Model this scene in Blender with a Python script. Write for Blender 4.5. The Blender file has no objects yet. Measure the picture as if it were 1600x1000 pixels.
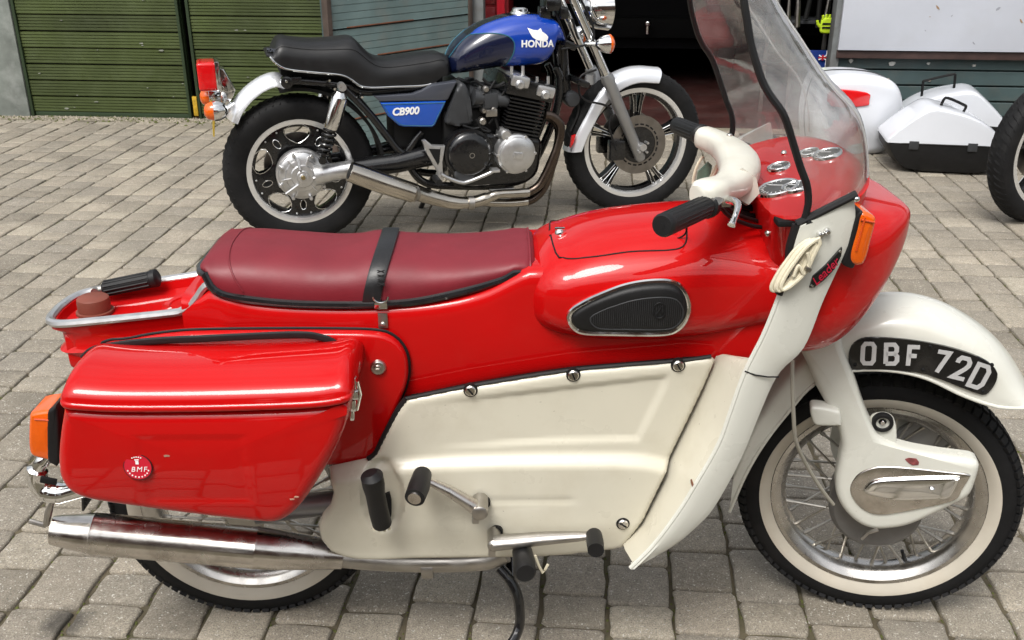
import bpy, bmesh, math, random
import numpy as np
from mathutils import Matrix, Vector

random.seed(7)
rng = np.random.default_rng(7)
R = math.radians
scene = bpy.context.scene
COL = scene.collection

# ------------------------------------------------------------------ camera
cam_data = bpy.data.cameras.new('camera')
cam_data.sensor_width = 36.0
cam_data.lens = 34.875
cam_data.clip_start = 0.05
cam_data.clip_end = 2000
cam = bpy.data.objects.new('camera', cam_data)
COL.objects.link(cam)
cam.location = (0, 0, 1.42298)
cam.rotation_euler = (R(90 - 23.3768), 0, R(4.9079))
scene.camera = cam

# ------------------------------------------------------------------ sky, sun, exposure (overcast day)
SUN_ELEV, SUN_ROT = 58, 200
world = bpy.data.worlds.new('World')
scene.world = world
world.use_nodes = True
wn, wl = world.node_tree.nodes, world.node_tree.links
wn.clear()
w_out = wn.new('ShaderNodeOutputWorld')
w_bg = wn.new('ShaderNodeBackground')
w_sky = wn.new('ShaderNodeTexSky')
w_sky.sky_type = 'NISHITA'
w_sky.sun_disc = False
w_sky.sun_elevation = R(SUN_ELEV)
w_sky.sun_rotation = R(SUN_ROT)
w_sky.air_density = 1.6
w_sky.dust_density = 6.0
w_sky.ozone_density = 1.0
w_hsv = wn.new('ShaderNodeHueSaturation')          # cloud cover: the blue goes out of the sky
w_hsv.inputs['Saturation'].default_value = 0.22
wl.new(w_sky.outputs['Color'], w_hsv.inputs['Color'])
w_tc = wn.new('ShaderNodeTexCoord')                # soft cloud structure over the whole dome
w_map = wn.new('ShaderNodeMapping')
w_map.inputs['Scale'].default_value = (1.6, 1.6, 3.4)
w_noise = wn.new('ShaderNodeTexNoise')
w_noise.inputs['Scale'].default_value = 1.7
w_noise.inputs['Detail'].default_value = 6
w_noise.inputs['Roughness'].default_value = 0.55
w_ramp = wn.new('ShaderNodeValToRGB')
w_ramp.color_ramp.elements[0].position = 0.36
w_ramp.color_ramp.elements[0].color = (0.62, 0.64, 0.68, 1)
w_ramp.color_ramp.elements[1].position = 0.64
w_ramp.color_ramp.elements[1].color = (1.25, 1.24, 1.22, 1)
wl.new(w_tc.outputs['Generated'], w_map.inputs['Vector'])
wl.new(w_map.outputs['Vector'], w_noise.inputs['Vector'])
wl.new(w_noise.outputs['Fac'], w_ramp.inputs['Fac'])
w_mul = wn.new('ShaderNodeMix')
w_mul.data_type = 'RGBA'
w_mul.blend_type = 'MULTIPLY'
w_mul.inputs['Factor'].default_value = 1.0
wl.new(w_hsv.outputs['Color'], w_mul.inputs['A'])
wl.new(w_ramp.outputs['Color'], w_mul.inputs['B'])
wl.new(w_mul.outputs['Result'], w_bg.inputs['Color'])
w_bg.inputs['Strength'].default_value = 0.135
wl.new(w_bg.outputs['Background'], w_out.inputs['Surface'])

sun_data = bpy.data.lights.new('sun', 'SUN')
sun_data.energy = 1.5
sun_data.angle = R(20)
sun_data.color = (1.0, 0.965, 0.91)
sun = bpy.data.objects.new('sun', sun_data)
COL.objects.link(sun)
sun.location = (0, 0, 30)
_sd = Vector((math.sin(R(SUN_ROT)) * math.cos(R(SUN_ELEV)), math.cos(R(SUN_ROT)) * math.cos(R(SUN_ELEV)), math.sin(R(SUN_ELEV))))
sun.rotation_euler = _sd.to_track_quat('Z', 'Y').to_euler()

scene.view_settings.view_transform = 'Standard'
scene.view_settings.look = 'None'
scene.view_settings.gamma = 1.0
scene.view_settings.exposure = 0.62
scene.view_settings.use_curve_mapping = False


# ------------------------------------------------------------------ materials
MATS = {}


def mat(name, col, rough=0.5, metal=0.0, coat=0.0, var=0.0, vscale=8.0, bump=0.0, bscale=60.0, bdist=0.002, rvar=0.0,
        trans=0.0, ior=1.45, emit=None, speck=None, spec=0.5, dirt=None, dscale=5.0, damt=0.5, coat_rough=0.04, alpha=1.0, cvar=0.0, orand=0.0):
    """Procedural principled material: colour noise, roughness noise, bump, speckles, dirt patches."""
    m = bpy.data.materials.new(name)
    m.use_nodes = True
    N, Lk = m.node_tree.nodes, m.node_tree.links
    b = N['Principled BSDF']
    b.inputs['Base Color'].default_value = (*col, 1)
    b.inputs['Roughness'].default_value = rough
    b.inputs['Metallic'].default_value = metal
    b.inputs['Coat Weight'].default_value = coat
    b.inputs['Coat Roughness'].default_value = coat_rough
    b.inputs['Transmission Weight'].default_value = trans
    b.inputs['IOR'].default_value = ior
    b.inputs['Specular IOR Level'].default_value = spec
    b.inputs['Alpha'].default_value = alpha
    if emit:
        b.inputs['Emission Color'].default_value = (*emit[:3], 1)
        b.inputs['Emission Strength'].default_value = emit[3]
    tc = N.new('ShaderNodeTexCoord')

    def noise(scale, detail=4, rough_=0.55):
        n = N.new('ShaderNodeTexNoise')
        n.inputs['Scale'].default_value = scale
        n.inputs['Detail'].default_value = detail
        n.inputs['Roughness'].default_value = rough_
        Lk.new(tc.outputs['Object'], n.inputs['Vector'])
        return n

    def mrange(sock, a, b_, c, d):
        r = N.new('ShaderNodeMapRange')
        r.inputs['From Min'].default_value = a
        r.inputs['From Max'].default_value = b_
        r.inputs['To Min'].default_value = c
        r.inputs['To Max'].default_value = d
        Lk.new(sock, r.inputs['Value'])
        return r.outputs['Result']

    cur = None

    def mixcol(fac, c2, blend='MIX'):
        nonlocal cur
        x = N.new('ShaderNodeMix')
        x.data_type = 'RGBA'
        x.blend_type = blend
        if cur is None:
            x.inputs['A'].default_value = (*col, 1)
        else:
            Lk.new(cur, x.inputs['A'])
        if isinstance(c2, tuple):
            x.inputs['B'].default_value = (*c2, 1)
        else:
            Lk.new(c2, x.inputs['B'])
        if isinstance(fac, float):
            x.inputs['Factor'].default_value = fac
        else:
            Lk.new(fac, x.inputs['Factor'])
        cur = x.outputs['Result']

    if var > 0:
        n = noise(vscale)
        v = mrange(n.outputs['Fac'], 0.3, 0.7, 1 - var, 1 + var)
        cb = N.new('ShaderNodeCombineColor')
        for k in range(3):
            Lk.new(v, cb.inputs[k])
        mixcol(1.0, cb.outputs['Color'], 'MULTIPLY')
    if orand > 0:     # each board its own shade
        oi = N.new('ShaderNodeObjectInfo')
        v = mrange(oi.outputs['Random'], 0.0, 1.0, 1 - orand, 1 + orand)
        cb = N.new('ShaderNodeCombineColor')
        for k in range(3):
            Lk.new(v, cb.inputs[k])
        mixcol(1.0, cb.outputs['Color'], 'MULTIPLY')
    if dirt:
        n = noise(dscale, 6, 0.65)
        f = mrange(n.outputs['Fac'], 0.5, 0.75, 0.0, damt)
        mixcol(f, dirt)
    if speck:
        for (c2, sc, thr) in speck:
            n = noise(sc, 2, 0.5)
            f = mrange(n.outputs['Fac'], thr, thr + 0.04, 0.0, 0.8)
            mixcol(f, c2)
    if cur is not None:
        Lk.new(cur, b.inputs['Base Color'])
    if rvar > 0:
        n = noise(vscale * 1.7, 5)
        Lk.new(mrange(n.outputs['Fac'], 0.3, 0.7, max(0.02, rough - rvar), rough + rvar), b.inputs['Roughness'])
    if cvar > 0:      # polish that has gone dull in patches
        n = noise(vscale * 2.3, 8, 0.7)
        Lk.new(mrange(n.outputs['Fac'], 0.45, 0.8, coat_rough, coat_rough + cvar), b.inputs['Coat Roughness'])
    if bump > 0:
        n = noise(bscale, 6, 0.6)
        bp = N.new('ShaderNodeBump')
        bp.inputs['Strength'].default_value = bump
        bp.inputs['Distance'].default_value = bdist
        Lk.new(n.outputs['Fac'], bp.inputs['Height'])
        Lk.new(bp.outputs['Normal'], b.inputs['Normal'])
    MATS[name] = m
    return m


RED = mat('red_paint', (0.46, 0.0030, 0.0032), 0.45, coat=0.72, spec=0.05, var=0.05, vscale=5, rvar=0.05, coat_rough=0.02, cvar=0.06, dirt=(0.38, 0.025, 0.02), dscale=4, damt=0.22, bump=0.05, bscale=14, bdist=0.003)
CREAM = mat('cream_paint', (0.58, 0.55, 0.45), 0.32, coat=0.35, var=0.03, vscale=6, rvar=0.08, dirt=(0.40, 0.35, 0.25), dscale=9, damt=0.30, coat_rough=0.12, cvar=0.12, speck=[((0.22, 0.18, 0.13), 150, 0.755), ((0.30, 0.26, 0.2), 60, 0.77)])
WHITEP = mat('ivory_paint', (0.60, 0.60, 0.54), 0.3, coat=0.5, var=0.03, vscale=6, rvar=0.06, dirt=(0.44, 0.41, 0.33), dscale=9, damt=0.28, coat_rough=0.08, cvar=0.1, speck=[((0.25, 0.2, 0.14), 160, 0.765)])
IVORY = mat('ivory_bar_cover', (0.66, 0.645, 0.565), 0.4, coat=0.25, var=0.05, vscale=20, bump=0.35, bscale=26, bdist=0.004, dirt=(0.5, 0.45, 0.33), dscale=12, damt=0.25)
CHROME = mat('chrome', (0.78, 0.78, 0.77), 0.1, 1.0, rvar=0.05, var=0.05, vscale=30)
OLDCHROME = mat('worn_chrome', (0.62, 0.59, 0.55), 0.24, 1.0, rvar=0.1, var=0.14, vscale=14, dirt=(0.2, 0.16, 0.12), dscale=18, damt=0.55, bump=0.06, bscale=60)
STEEL = mat('dull_steel', (0.42, 0.40, 0.37), 0.38, 1.0, rvar=0.1, var=0.15, vscale=20)
ALLOY = mat('cast_alloy', (0.62, 0.62, 0.62), 0.34, 0.9, rvar=0.08, var=0.1, vscale=25, bump=0.1, bscale=150)
RIMSTEEL = mat('rim_steel', (0.55, 0.53, 0.50), 0.25, 1.0, rvar=0.08, var=0.12, vscale=18)
RUBBER = mat('tyre_rubber', (0.0065, 0.0065, 0.007), 0.7, spec=0.3, var=0.2, vscale=30, bump=0.15, bscale=200, dirt=(0.035, 0.032, 0.03), dscale=9, damt=0.3)
BLACKRUB = mat('black_rubber', (0.008, 0.008, 0.0085), 0.5, spec=0.4, var=0.2, vscale=40, bump=0.1, bscale=200)
BLACKP = mat('black_paint', (0.006, 0.006, 0.0065), 0.25, coat=0.5, rvar=0.08, vscale=12, var=0.2)
BLACKM = mat('black_matt', (0.006, 0.006, 0.006), 0.7, spec=0.3, var=0.2, vscale=20)
WHITEWALL = mat('whitewall', (0.50, 0.46, 0.385), 0.6, var=0.06, vscale=10, dirt=(0.40, 0.31, 0.20), dscale=9, damt=0.35, bump=0.05, bscale=100)
SEATM = mat('burgundy_vinyl', (0.165, 0.011, 0.019), 0.5, var=0.12, vscale=9, rvar=0.08, bump=0.25, bscale=380, bdist=0.0008)
LEATHER = mat('black_vinyl', (0.0075, 0.0075, 0.008), 0.42, var=0.15, vscale=12, rvar=0.07, bump=0.25, bscale=260, bdist=0.001)
STRAPM = mat('black_strap', (0.012, 0.012, 0.013), 0.36, var=0.2, vscale=30, bump=0.2, bscale=120)
ORANGE = mat('amber_lens', (0.85, 0.13, 0.004), 0.12, trans=0.25, coat=0.6, var=0.08, vscale=40)
AMBERDARK = mat('amber_shade', (0.55, 0.06, 0.003), 0.2, coat=0.4)
REDLENS = mat('red_lens', (0.60, 0.006, 0.008), 0.12, coat=0.6, var=0.06, vscale=30)
GLASS = mat('clear_glass', (0.9, 0.92, 0.92), 0.03, trans=1.0, ior=1.45)
BROWNP = mat('brown_plastic', (0.17, 0.045, 0.028), 0.5, var=0.12, vscale=20, bump=0.1, bscale=80)
GAUGE = mat('gauge_face', (0.075, 0.075, 0.072), 0.5, coat=0.25, var=0.15, vscale=25)
CABLEM = mat('cable_grey', (0.34, 0.32, 0.27), 0.5)
CORDM = mat('ivory_cord', (0.62, 0.57, 0.43), 0.55, var=0.1, vscale=40)
PLATEW = mat('plate_silver', (0.52, 0.52, 0.52), 0.4, 0.2)
DARKGREY = mat('dark_grey_plastic', (0.035, 0.037, 0.04), 0.45, var=0.15, vscale=20)
TANKBLUE = mat('tank_blue_paint', (0.003, 0.038, 0.30), 0.24, coat=1.0, var=0.08, vscale=6, coat_rough=0.04)
BLUEP = mat('blue_paint', (0.004, 0.075, 0.45), 0.24, coat=1.0, var=0.08, vscale=6, coat_rough=0.04)
SATIN = mat('satin_chrome', (0.88, 0.90, 0.94), 0.28, 0.55, coat=0.4)
RIMLIP = mat('polished_rim', (0.80, 0.80, 0.79), 0.22, 0.7)
NAVYP = mat('navy_paint', (0.004, 0.007, 0.028), 0.24, coat=1.0, var=0.1, vscale=6, coat_rough=0.04)
GREYP = mat('slate_grey_paint', (0.05, 0.055, 0.07), 0.3, coat=0.8)
TEALLINE = mat('teal_pinstripe', (0.02, 0.11, 0.16), 0.4)
WHITEM = mat('white_print', (0.80, 0.80, 0.79), 0.45)
WHITEG = mat('white_gloss', (0.60, 0.62, 0.66), 0.25, coat=0.6, var=0.03, vscale=5)
EXHAUST = mat('exhaust_nickel', (0.50, 0.46, 0.40), 0.2, 1.0, rvar=0.06, var=0.12, vscale=10)
HOTPIPE = mat('heat_tinted_pipe', (0.11, 0.085, 0.07), 0.3, 1.0, rvar=0.08, var=0.25, vscale=12)
FORKGREY = mat('fork_grey', (0.33, 0.33, 0.33), 0.38, 0.6, rvar=0.06, var=0.06, vscale=12)
DISCM = mat('brake_disc', (0.27, 0.25, 0.23), 0.36, 1.0, rvar=0.08, var=0.15, vscale=25)
RUST = mat('rust', (0.16, 0.06, 0.03), 0.8, var=0.3, vscale=30)


# ------------------------------------------------------------------ geometry helpers
def catmull(pts, n=8, closed=False):
    P = [np.array(p, float) for p in pts]
    out = []
    N = len(P)
    rngi = range(N) if closed else range(N - 1)
    for i in rngi:
        if closed:
            p0, p1, p2, p3 = P[(i - 1) % N], P[i], P[(i + 1) % N], P[(i + 2) % N]
        else:
            p1, p2 = P[i], P[i + 1]
            p0 = P[i - 1] if i > 0 else 2 * p1 - p2
            p3 = P[i + 2] if i + 2 < N else 2 * p2 - p1
        for k in range(n):
            t = k / n
            out.append(0.5 * (2 * p1 + (p2 - p0) * t + (2 * p0 - 5 * p1 + 4 * p2 - p3) * t * t + (3 * p1 - p0 - 3 * p2 + p3) * t ** 3))
    if not closed:
        out.append(P[-1])
    return out


def resample(pts, n, closed=False):
    P = np.array(pts, float)
    if closed:
        P = np.vstack([P, P[:1]])
    d = np.r_[0, np.cumsum(np.linalg.norm(np.diff(P, axis=0), axis=1))]
    t = np.linspace(0, d[-1], n + 1)[:-1] if closed else np.linspace(0, d[-1], n)
    return np.stack([np.interp(t, d, P[:, k]) for k in range(P.shape[1])], 1)


def fn(pts):
    """Smooth 1-D function through (x, value) points."""
    c = np.array(catmull(sorted(pts), 8))
    return lambda x: float(np.interp(x, c[:, 0], c[:, 1]))


def inset2d(P, d):
    """Move a closed 2-D outline inwards by d (works for smooth outlines)."""
    P = np.array(P)
    a = np.roll(P, 1, 0)
    b = np.roll(P, -1, 0)
    t = b - a
    t /= np.maximum(np.linalg.norm(t, axis=1, keepdims=True), 1e-9)
    nrm = np.stack([-t[:, 1], t[:, 0]], 1)
    area = 0.5 * np.sum(P[:, 0] * np.roll(P[:, 1], -1) - P[:, 1] * np.roll(P[:, 0], -1))
    if area < 0:
        nrm = -nrm
    return P + nrm * d


class MB:
    """Collects shapes into one mesh."""

    def __init__(s):
        s.v, s.f = [], []

    def add(s, verts, faces):
        o = len(s.v)
        s.v += [tuple(float(c) for c in v) for v in verts]
        s.f += [tuple(i + o for i in f) for f in faces]
        return s

    def loft(s, rings, caps=True, closed=True):
        n = len(rings[0])
        V = [p for r in rings for p in r]
        F = []
        for i in range(len(rings) - 1):
            for j in range(n if closed else n - 1):
                k = (j + 1) % n
                F.append((i * n + j, i * n + k, (i + 1) * n + k, (i + 1) * n + j))
        if caps:
            F.append(tuple(range(n))[::-1])
            F.append(tuple((len(rings) - 1) * n + j for j in range(n)))
        return s.add(V, F)

    def tube(s, path, r, n=10, closed=False, caps=True, flat=None):
        P = [Vector(p) for p in path]
        m = len(P)
        rad = r if isinstance(r, (list, tuple, np.ndarray)) else [r] * m
        T = []
        for i in range(m):
            if closed:
                t = P[(i + 1) % m] - P[i - 1]
            else:
                t = P[min(i + 1, m - 1)] - P[max(i - 1, 0)]
            T.append(t.normalized() if t.length > 1e-9 else Vector((0, 0, 1)))
        up = Vector((0, 0, 1)) if abs(T[0].z) < 0.9 else Vector((0, 1, 0))
        u = T[0].cross(up).normalized()
        rings = []
        for i in range(m):
            u = (u - T[i] * u.dot(T[i])).normalized()
            w = T[i].cross(u)
            fa = flat if flat else (1, 1)
            rings.append([P[i] + (u * math.cos(2 * math.pi * k / n) * fa[0] + w * math.sin(2 * math.pi * k / n) * fa[1]) * rad[i] for k in range(n)])
        if closed:
            rings.append(rings[0])
            return s.loft(rings, caps=False)
        return s.loft(rings, caps=caps)

    def lathe(s, prof, n=32, axis='y', c=(0, 0, 0), a0=0.0, a1=2 * math.pi, closedprof=False):
        """prof: (radius, height) along axis."""
        full = abs(a1 - a0 - 2 * math.pi) < 1e-6
        cnt = n if full else n + 1
        pr = list(prof) + ([prof[0]] if closedprof else [])
        V, F = [], []
        for (r, h) in pr:
            for k in range(cnt):
                a = a0 + (a1 - a0) * k / n
                x, z = r * math.cos(a), r * math.sin(a)
                if axis == 'y':
                    V.append((c[0] + x, c[1] + h, c[2] + z))
                elif axis == 'z':
                    V.append((c[0] + x, c[1] + z, c[2] + h))
                else:
                    V.append((c[0] + h, c[1] + x, c[2] + z))
        m = len(pr)
        for i in range(m - 1):
            for k in range(n):
                kk = (k + 1) % cnt
                F.append((i * cnt + k, i * cnt + kk, (i + 1) * cnt + kk, (i + 1) * cnt + k))
        return s.add(V, F)

    def box(s, c, size, bev=0.0, rot=None, seg=2):
        bm = bmesh.new()
        bmesh.ops.create_cube(bm, size=1.0)
        for v in bm.verts:
            v.co = Vector((v.co.x * size[0], v.co.y * size[1], v.co.z * size[2]))
        if bev > 0:
            bmesh.ops.bevel(bm, geom=list(bm.edges), offset=bev, segments=seg, affect='EDGES', profile=0.6)
        M = Matrix.Translation(c) @ (rot.to_4x4() if rot is not None else Matrix())
        return s.bm(bm, M)

    def bm(s, bm, M=None):
        bm.verts.ensure_lookup_table()
        bm.verts.index_update()
        V = [(M @ v.co) if M is not None else v.co for v in bm.verts]
        F = [tuple(v.index for v in f.verts) for f in bm.faces]
        bm.free()
        return s.add(V, F)

    def plate(s, outline, y0, y1, bev=0.0, seg=2):
        """Closed (x, z) outline extruded from y0 to y1 (y1 is the face that shows)."""
        bm = bmesh.new()
        vs = [bm.verts.new((p[0], y0, p[1])) for p in outline]
        f = bm.faces.new(vs)
        r = bmesh.ops.extrude_face_region(bm, geom=[f])
        nv = [g for g in r['geom'] if isinstance(g, bmesh.types.BMVert)]
        nf = [g for g in r['geom'] if isinstance(g, bmesh.types.BMFace)]
        for v in nv:
            v.co.y = y1
        if bev > 0:
            ed = list({e for ff in nf for e in ff.edges})
            bmesh.ops.bevel(bm, geom=ed, offset=bev, segments=seg, affect='EDGES', profile=0.5)
        bmesh.ops.recalc_face_normals(bm, faces=bm.faces)
        big = [ff for ff in bm.faces if len(ff.verts) > 4]
        bmesh.ops.triangulate(bm, faces=big)
        return s.bm(bm)

    def dome(s, outline, yb, yf, rad, bulge=0.0, n=72, inner=8, arc=5, sm=8, yfun=None, back=True):
        """Rounded solid panel: (x, z) outline, back plane yb, front plane yf (sign free), rounded edge rad."""
        O = resample(catmull(outline, sm, True), n, True) if sm else np.array(outline, float)
        n = len(O)
        sg = 1 if yf > yb else -1
        loops = [(O, yb)]
        loops.append((O, yf - sg * rad))
        for k in range(1, arc + 1):
            a = 0.5 * math.pi * k / arc
            loops.append((inset2d(O, rad * (1 - math.cos(a))), yf - sg * rad * (1 - math.sin(a))))
        I = loops[-1][0]
        c = I.mean(0)
        rings = [[(p[0], y, p[1]) for p in L_] for (L_, y) in loops]
        for k in range(1, inner):
            t = 1 - k / inner
            rings.append([(c[0] + (p[0] - c[0]) * t, yf + sg * bulge * (1 - t * t), c[1] + (p[1] - c[1]) * t) for p in I])
        if yfun:
            rings = [rings[0]] + [[(p[0], yfun(p[0], p[2], p[1]), p[2]) for p in r_] for r_ in rings[1:]]
        o = len(s.v)
        s.loft(rings, caps=False)
        cy = yf + sg * bulge
        if yfun:
            cy = yfun(c[0], c[1], cy)
        s.v.append((float(c[0]), float(cy), float(c[1])))
        ci = len(s.v) - 1
        b = o + (len(rings) - 1) * n
        s.f += [(b + j, b + (j + 1) % n, ci) for j in range(n)]
        if back:
            s.f.append(tuple(o + j for j in range(n))[::-1])
        return s

    def grid(s, outline, yfun, thick, step=0.012):
        """Thin pressed panel: outline cut into a grid, y given by yfun(x, z, distance to edge); thick towards +y."""
        bm = bmesh.new()
        vs = [bm.verts.new((p[0], 0, p[1])) for p in outline]
        bm.faces.new(vs)
        O = np.array(outline, float)
        for ax in (0, 1):
            lo, hi = O[:, ax].min(), O[:, ax].max()
            k = math.ceil((hi - lo) / step)
            for i in range(1, k):
                co = [0, 0, 0]
                no = [0, 0, 0]
                co[ax * 2] = lo + (hi - lo) * i / k
                no[ax * 2] = 1
                bmesh.ops.bisect_plane(bm, geom=list(bm.verts) + list(bm.edges) + list(bm.faces), dist=1e-5, plane_co=co, plane_no=no)
        bm.verts.ensure_lookup_table()
        A, B = O, np.roll(O, -1, 0)
        for v in bm.verts:
            p = np.array((v.co.x, v.co.z))
            ab = B - A
            t = np.clip(np.sum((p - A) * ab, 1) / np.maximum(np.sum(ab * ab, 1), 1e-12), 0, 1)
            d = float(np.min(np.linalg.norm(A + ab * t[:, None] - p, axis=1)))
            v.co.y = yfun(p[0], p[1], d)
        if thick:
            r = bmesh.ops.extrude_face_region(bm, geom=list(bm.faces))
            for g in r['geom']:
                if isinstance(g, bmesh.types.BMVert):
                    g.co.y += thick
        bmesh.ops.recalc_face_normals(bm, faces=bm.faces)
        return s.bm(bm)

    def ring(s, path, r, n=8):
        return s.tube(path, r, n, closed=True)

    def ball(s, c, r, n=12, sq=(1, 1, 1)):
        prof = [(r * math.sin(math.pi * k / n), -r * math.cos(math.pi * k / n)) for k in range(n + 1)]
        o = len(s.v)
        s.lathe(prof, n * 2, 'z')
        for i in range(o, len(s.v)):
            v = s.v[i]
            s.v[i] = (v[0] * sq[0] + c[0], v[1] * sq[1] + c[1], v[2] * sq[2] + c[2])
        return s

    def xf(s, M):
        s.v = [tuple(M @ Vector(v)) for v in s.v]
        return s

    def mesh(s, name, material, smooth=True, angle=38):
        me = bpy.data.meshes.new(name)
        me.from_pydata(s.v, [], s.f)
        bm = bmesh.new()
        bm.from_mesh(me)
        bmesh.ops.remove_doubles(bm, verts=bm.verts, dist=1e-6)
        bmesh.ops.recalc_face_normals(bm, faces=bm.faces)
        bm.to_mesh(me)
        bm.free()
        if material is not None:
            me.materials.append(material)
        if smooth:
            me.polygons.foreach_set('use_smooth', [True] * len(me.polygons))
            me.set_sharp_from_angle(angle=R(angle))
        return me

    def build(s, name, material, parent=None, M=None, smooth=True, angle=38, label=None):
        o = bpy.data.objects.new(name, s.mesh(name, material, smooth, angle))
        COL.objects.link(o)
        if parent is not None:
            o.parent = parent
        if M is not None:
            o.matrix_basis = M
        if label:
            o['label'] = label
        return o


def thing(name, label, cat, loc=(0, 0, 0), rz=0.0, group=None):
    o = bpy.data.objects.new(name, None)
    o.empty_display_size = 0.1
    COL.objects.link(o)
    o.location = loc
    o.rotation_euler = (0, 0, rz)
    o['label'] = label
    o['category'] = cat
    if group:
        o['group'] = group
    return o


def tag(o, label=None, cat=None, group=None, kind=None):
    if label:
        o['label'] = label
    if cat:
        o['category'] = cat
    if group:
        o['group'] = group
    if kind:
        o['kind'] = kind
    return o


def text_mesh(txt, size, depth=0.0008, shear=0.0, spacing=1.0, offset=0.0):
    """Lettering as a mesh in the x, z plane facing -y, centred on the origin."""
    cu = bpy.data.curves.new('lettering', 'FONT')
    cu.body = txt
    cu.size = size
    cu.align_x = 'CENTER'
    cu.align_y = 'CENTER'
    cu.extrude = depth
    cu.shear = shear
    cu.space_character = spacing
    cu.offset = offset
    cu.resolution_u = 4
    ob = bpy.data.objects.new('lettering', cu)
    COL.objects.link(ob)
    dg = bpy.context.evaluated_depsgraph_get()
    me = bpy.data.meshes.new_from_object(ob.evaluated_get(dg))
    bpy.data.objects.remove(ob)
    bpy.data.curves.remove(cu)
    me.transform(Matrix.Rotation(math.pi / 2, 4, 'X'))
    return me


def text_part(name, txt, size, material, parent, M, **k):
    me = text_mesh(txt, size, **k)
    me.name = name
    me.materials.clear()
    me.materials.append(material)
    o = bpy.data.objects.new(name, me)
    COL.objects.link(o)
    o.parent = parent
    o.matrix_basis = M
    return o


def strokes(lines, width, depth):
    """Flat letter strokes: list of (x, z) polylines with mitred thickness, facing -y."""
    mb = MB()
    for ln in lines:
        closed = ln[0] == ln[-1]
        P = np.array(ln[:-1] if closed else ln, float)
        n = len(P)
        Lp, Rp = [], []
        for i in range(n):
            if closed:
                a, b = P[i] - P[i - 1], P[(i + 1) % n] - P[i]
            else:
                a = P[i] - P[i - 1] if i > 0 else P[1] - P[0]
                b = P[i + 1] - P[i] if i < n - 1 else P[-1] - P[-2]
            a = a / np.linalg.norm(a)
            b = b / np.linalg.norm(b)
            t = (a + b) / np.linalg.norm(a + b)
            nn = np.array((-t[1], t[0]))
            k = width / 2 / max(0.45, abs(np.dot(nn, np.array((-a[1], a[0])))))
            Lp.append(P[i] + nn * k)
            Rp.append(P[i] - nn * k)
        m = n if closed else n - 1
        V, F = [], []
        for y in (0, -depth):
            V += [(p[0], y, p[1]) for p in Lp] + [(p[0], y, p[1]) for p in Rp]
        for i in range(m):
            j = (i + 1) % n
            F.append((2 * n + i, 2 * n + j, 3 * n + j, 3 * n + i))
            F.append((i, j, 2 * n + j, 2 * n + i))
            F.append((n + i, n + j, 3 * n + j, 3 * n + i))
        mb.add(V, F)
    return mb


def superring(x, w, zt, zb, n=2.5, m=40, nb=None):
    zc, h = (zt + zb) / 2, (zt - zb) / 2
    out = []
    for k in range(m):
        a = 2 * math.pi * k / m
        c, s_ = math.cos(a), math.sin(a)
        e = n if s_ >= 0 or nb is None else nb
        out.append((x, w * math.copysign(abs(c) ** (2 / e), c), zc + h * math.copysign(abs(s_) ** (2 / e), s_)))
    return out


# ================================================================== the yard and the buildings behind
def ground_mat():
    m_ = mat('joint_sand', (0.085, 0.070, 0.044), 0.95, var=0.35, vscale=14, bump=0.6, bscale=220, bdist=0.004, dirt=(0.05, 0.06, 0.02), dscale=5, damt=0.7)
    return m_


g = MB()
g.add([(-400, -400, 0), (400, -400, 0), (400, 400, 0), (-400, 400, 0)], [(0, 1, 2, 3)])
yard = tag(g.build('paved_yard', ground_mat(), smooth=False), kind='structure')


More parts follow.
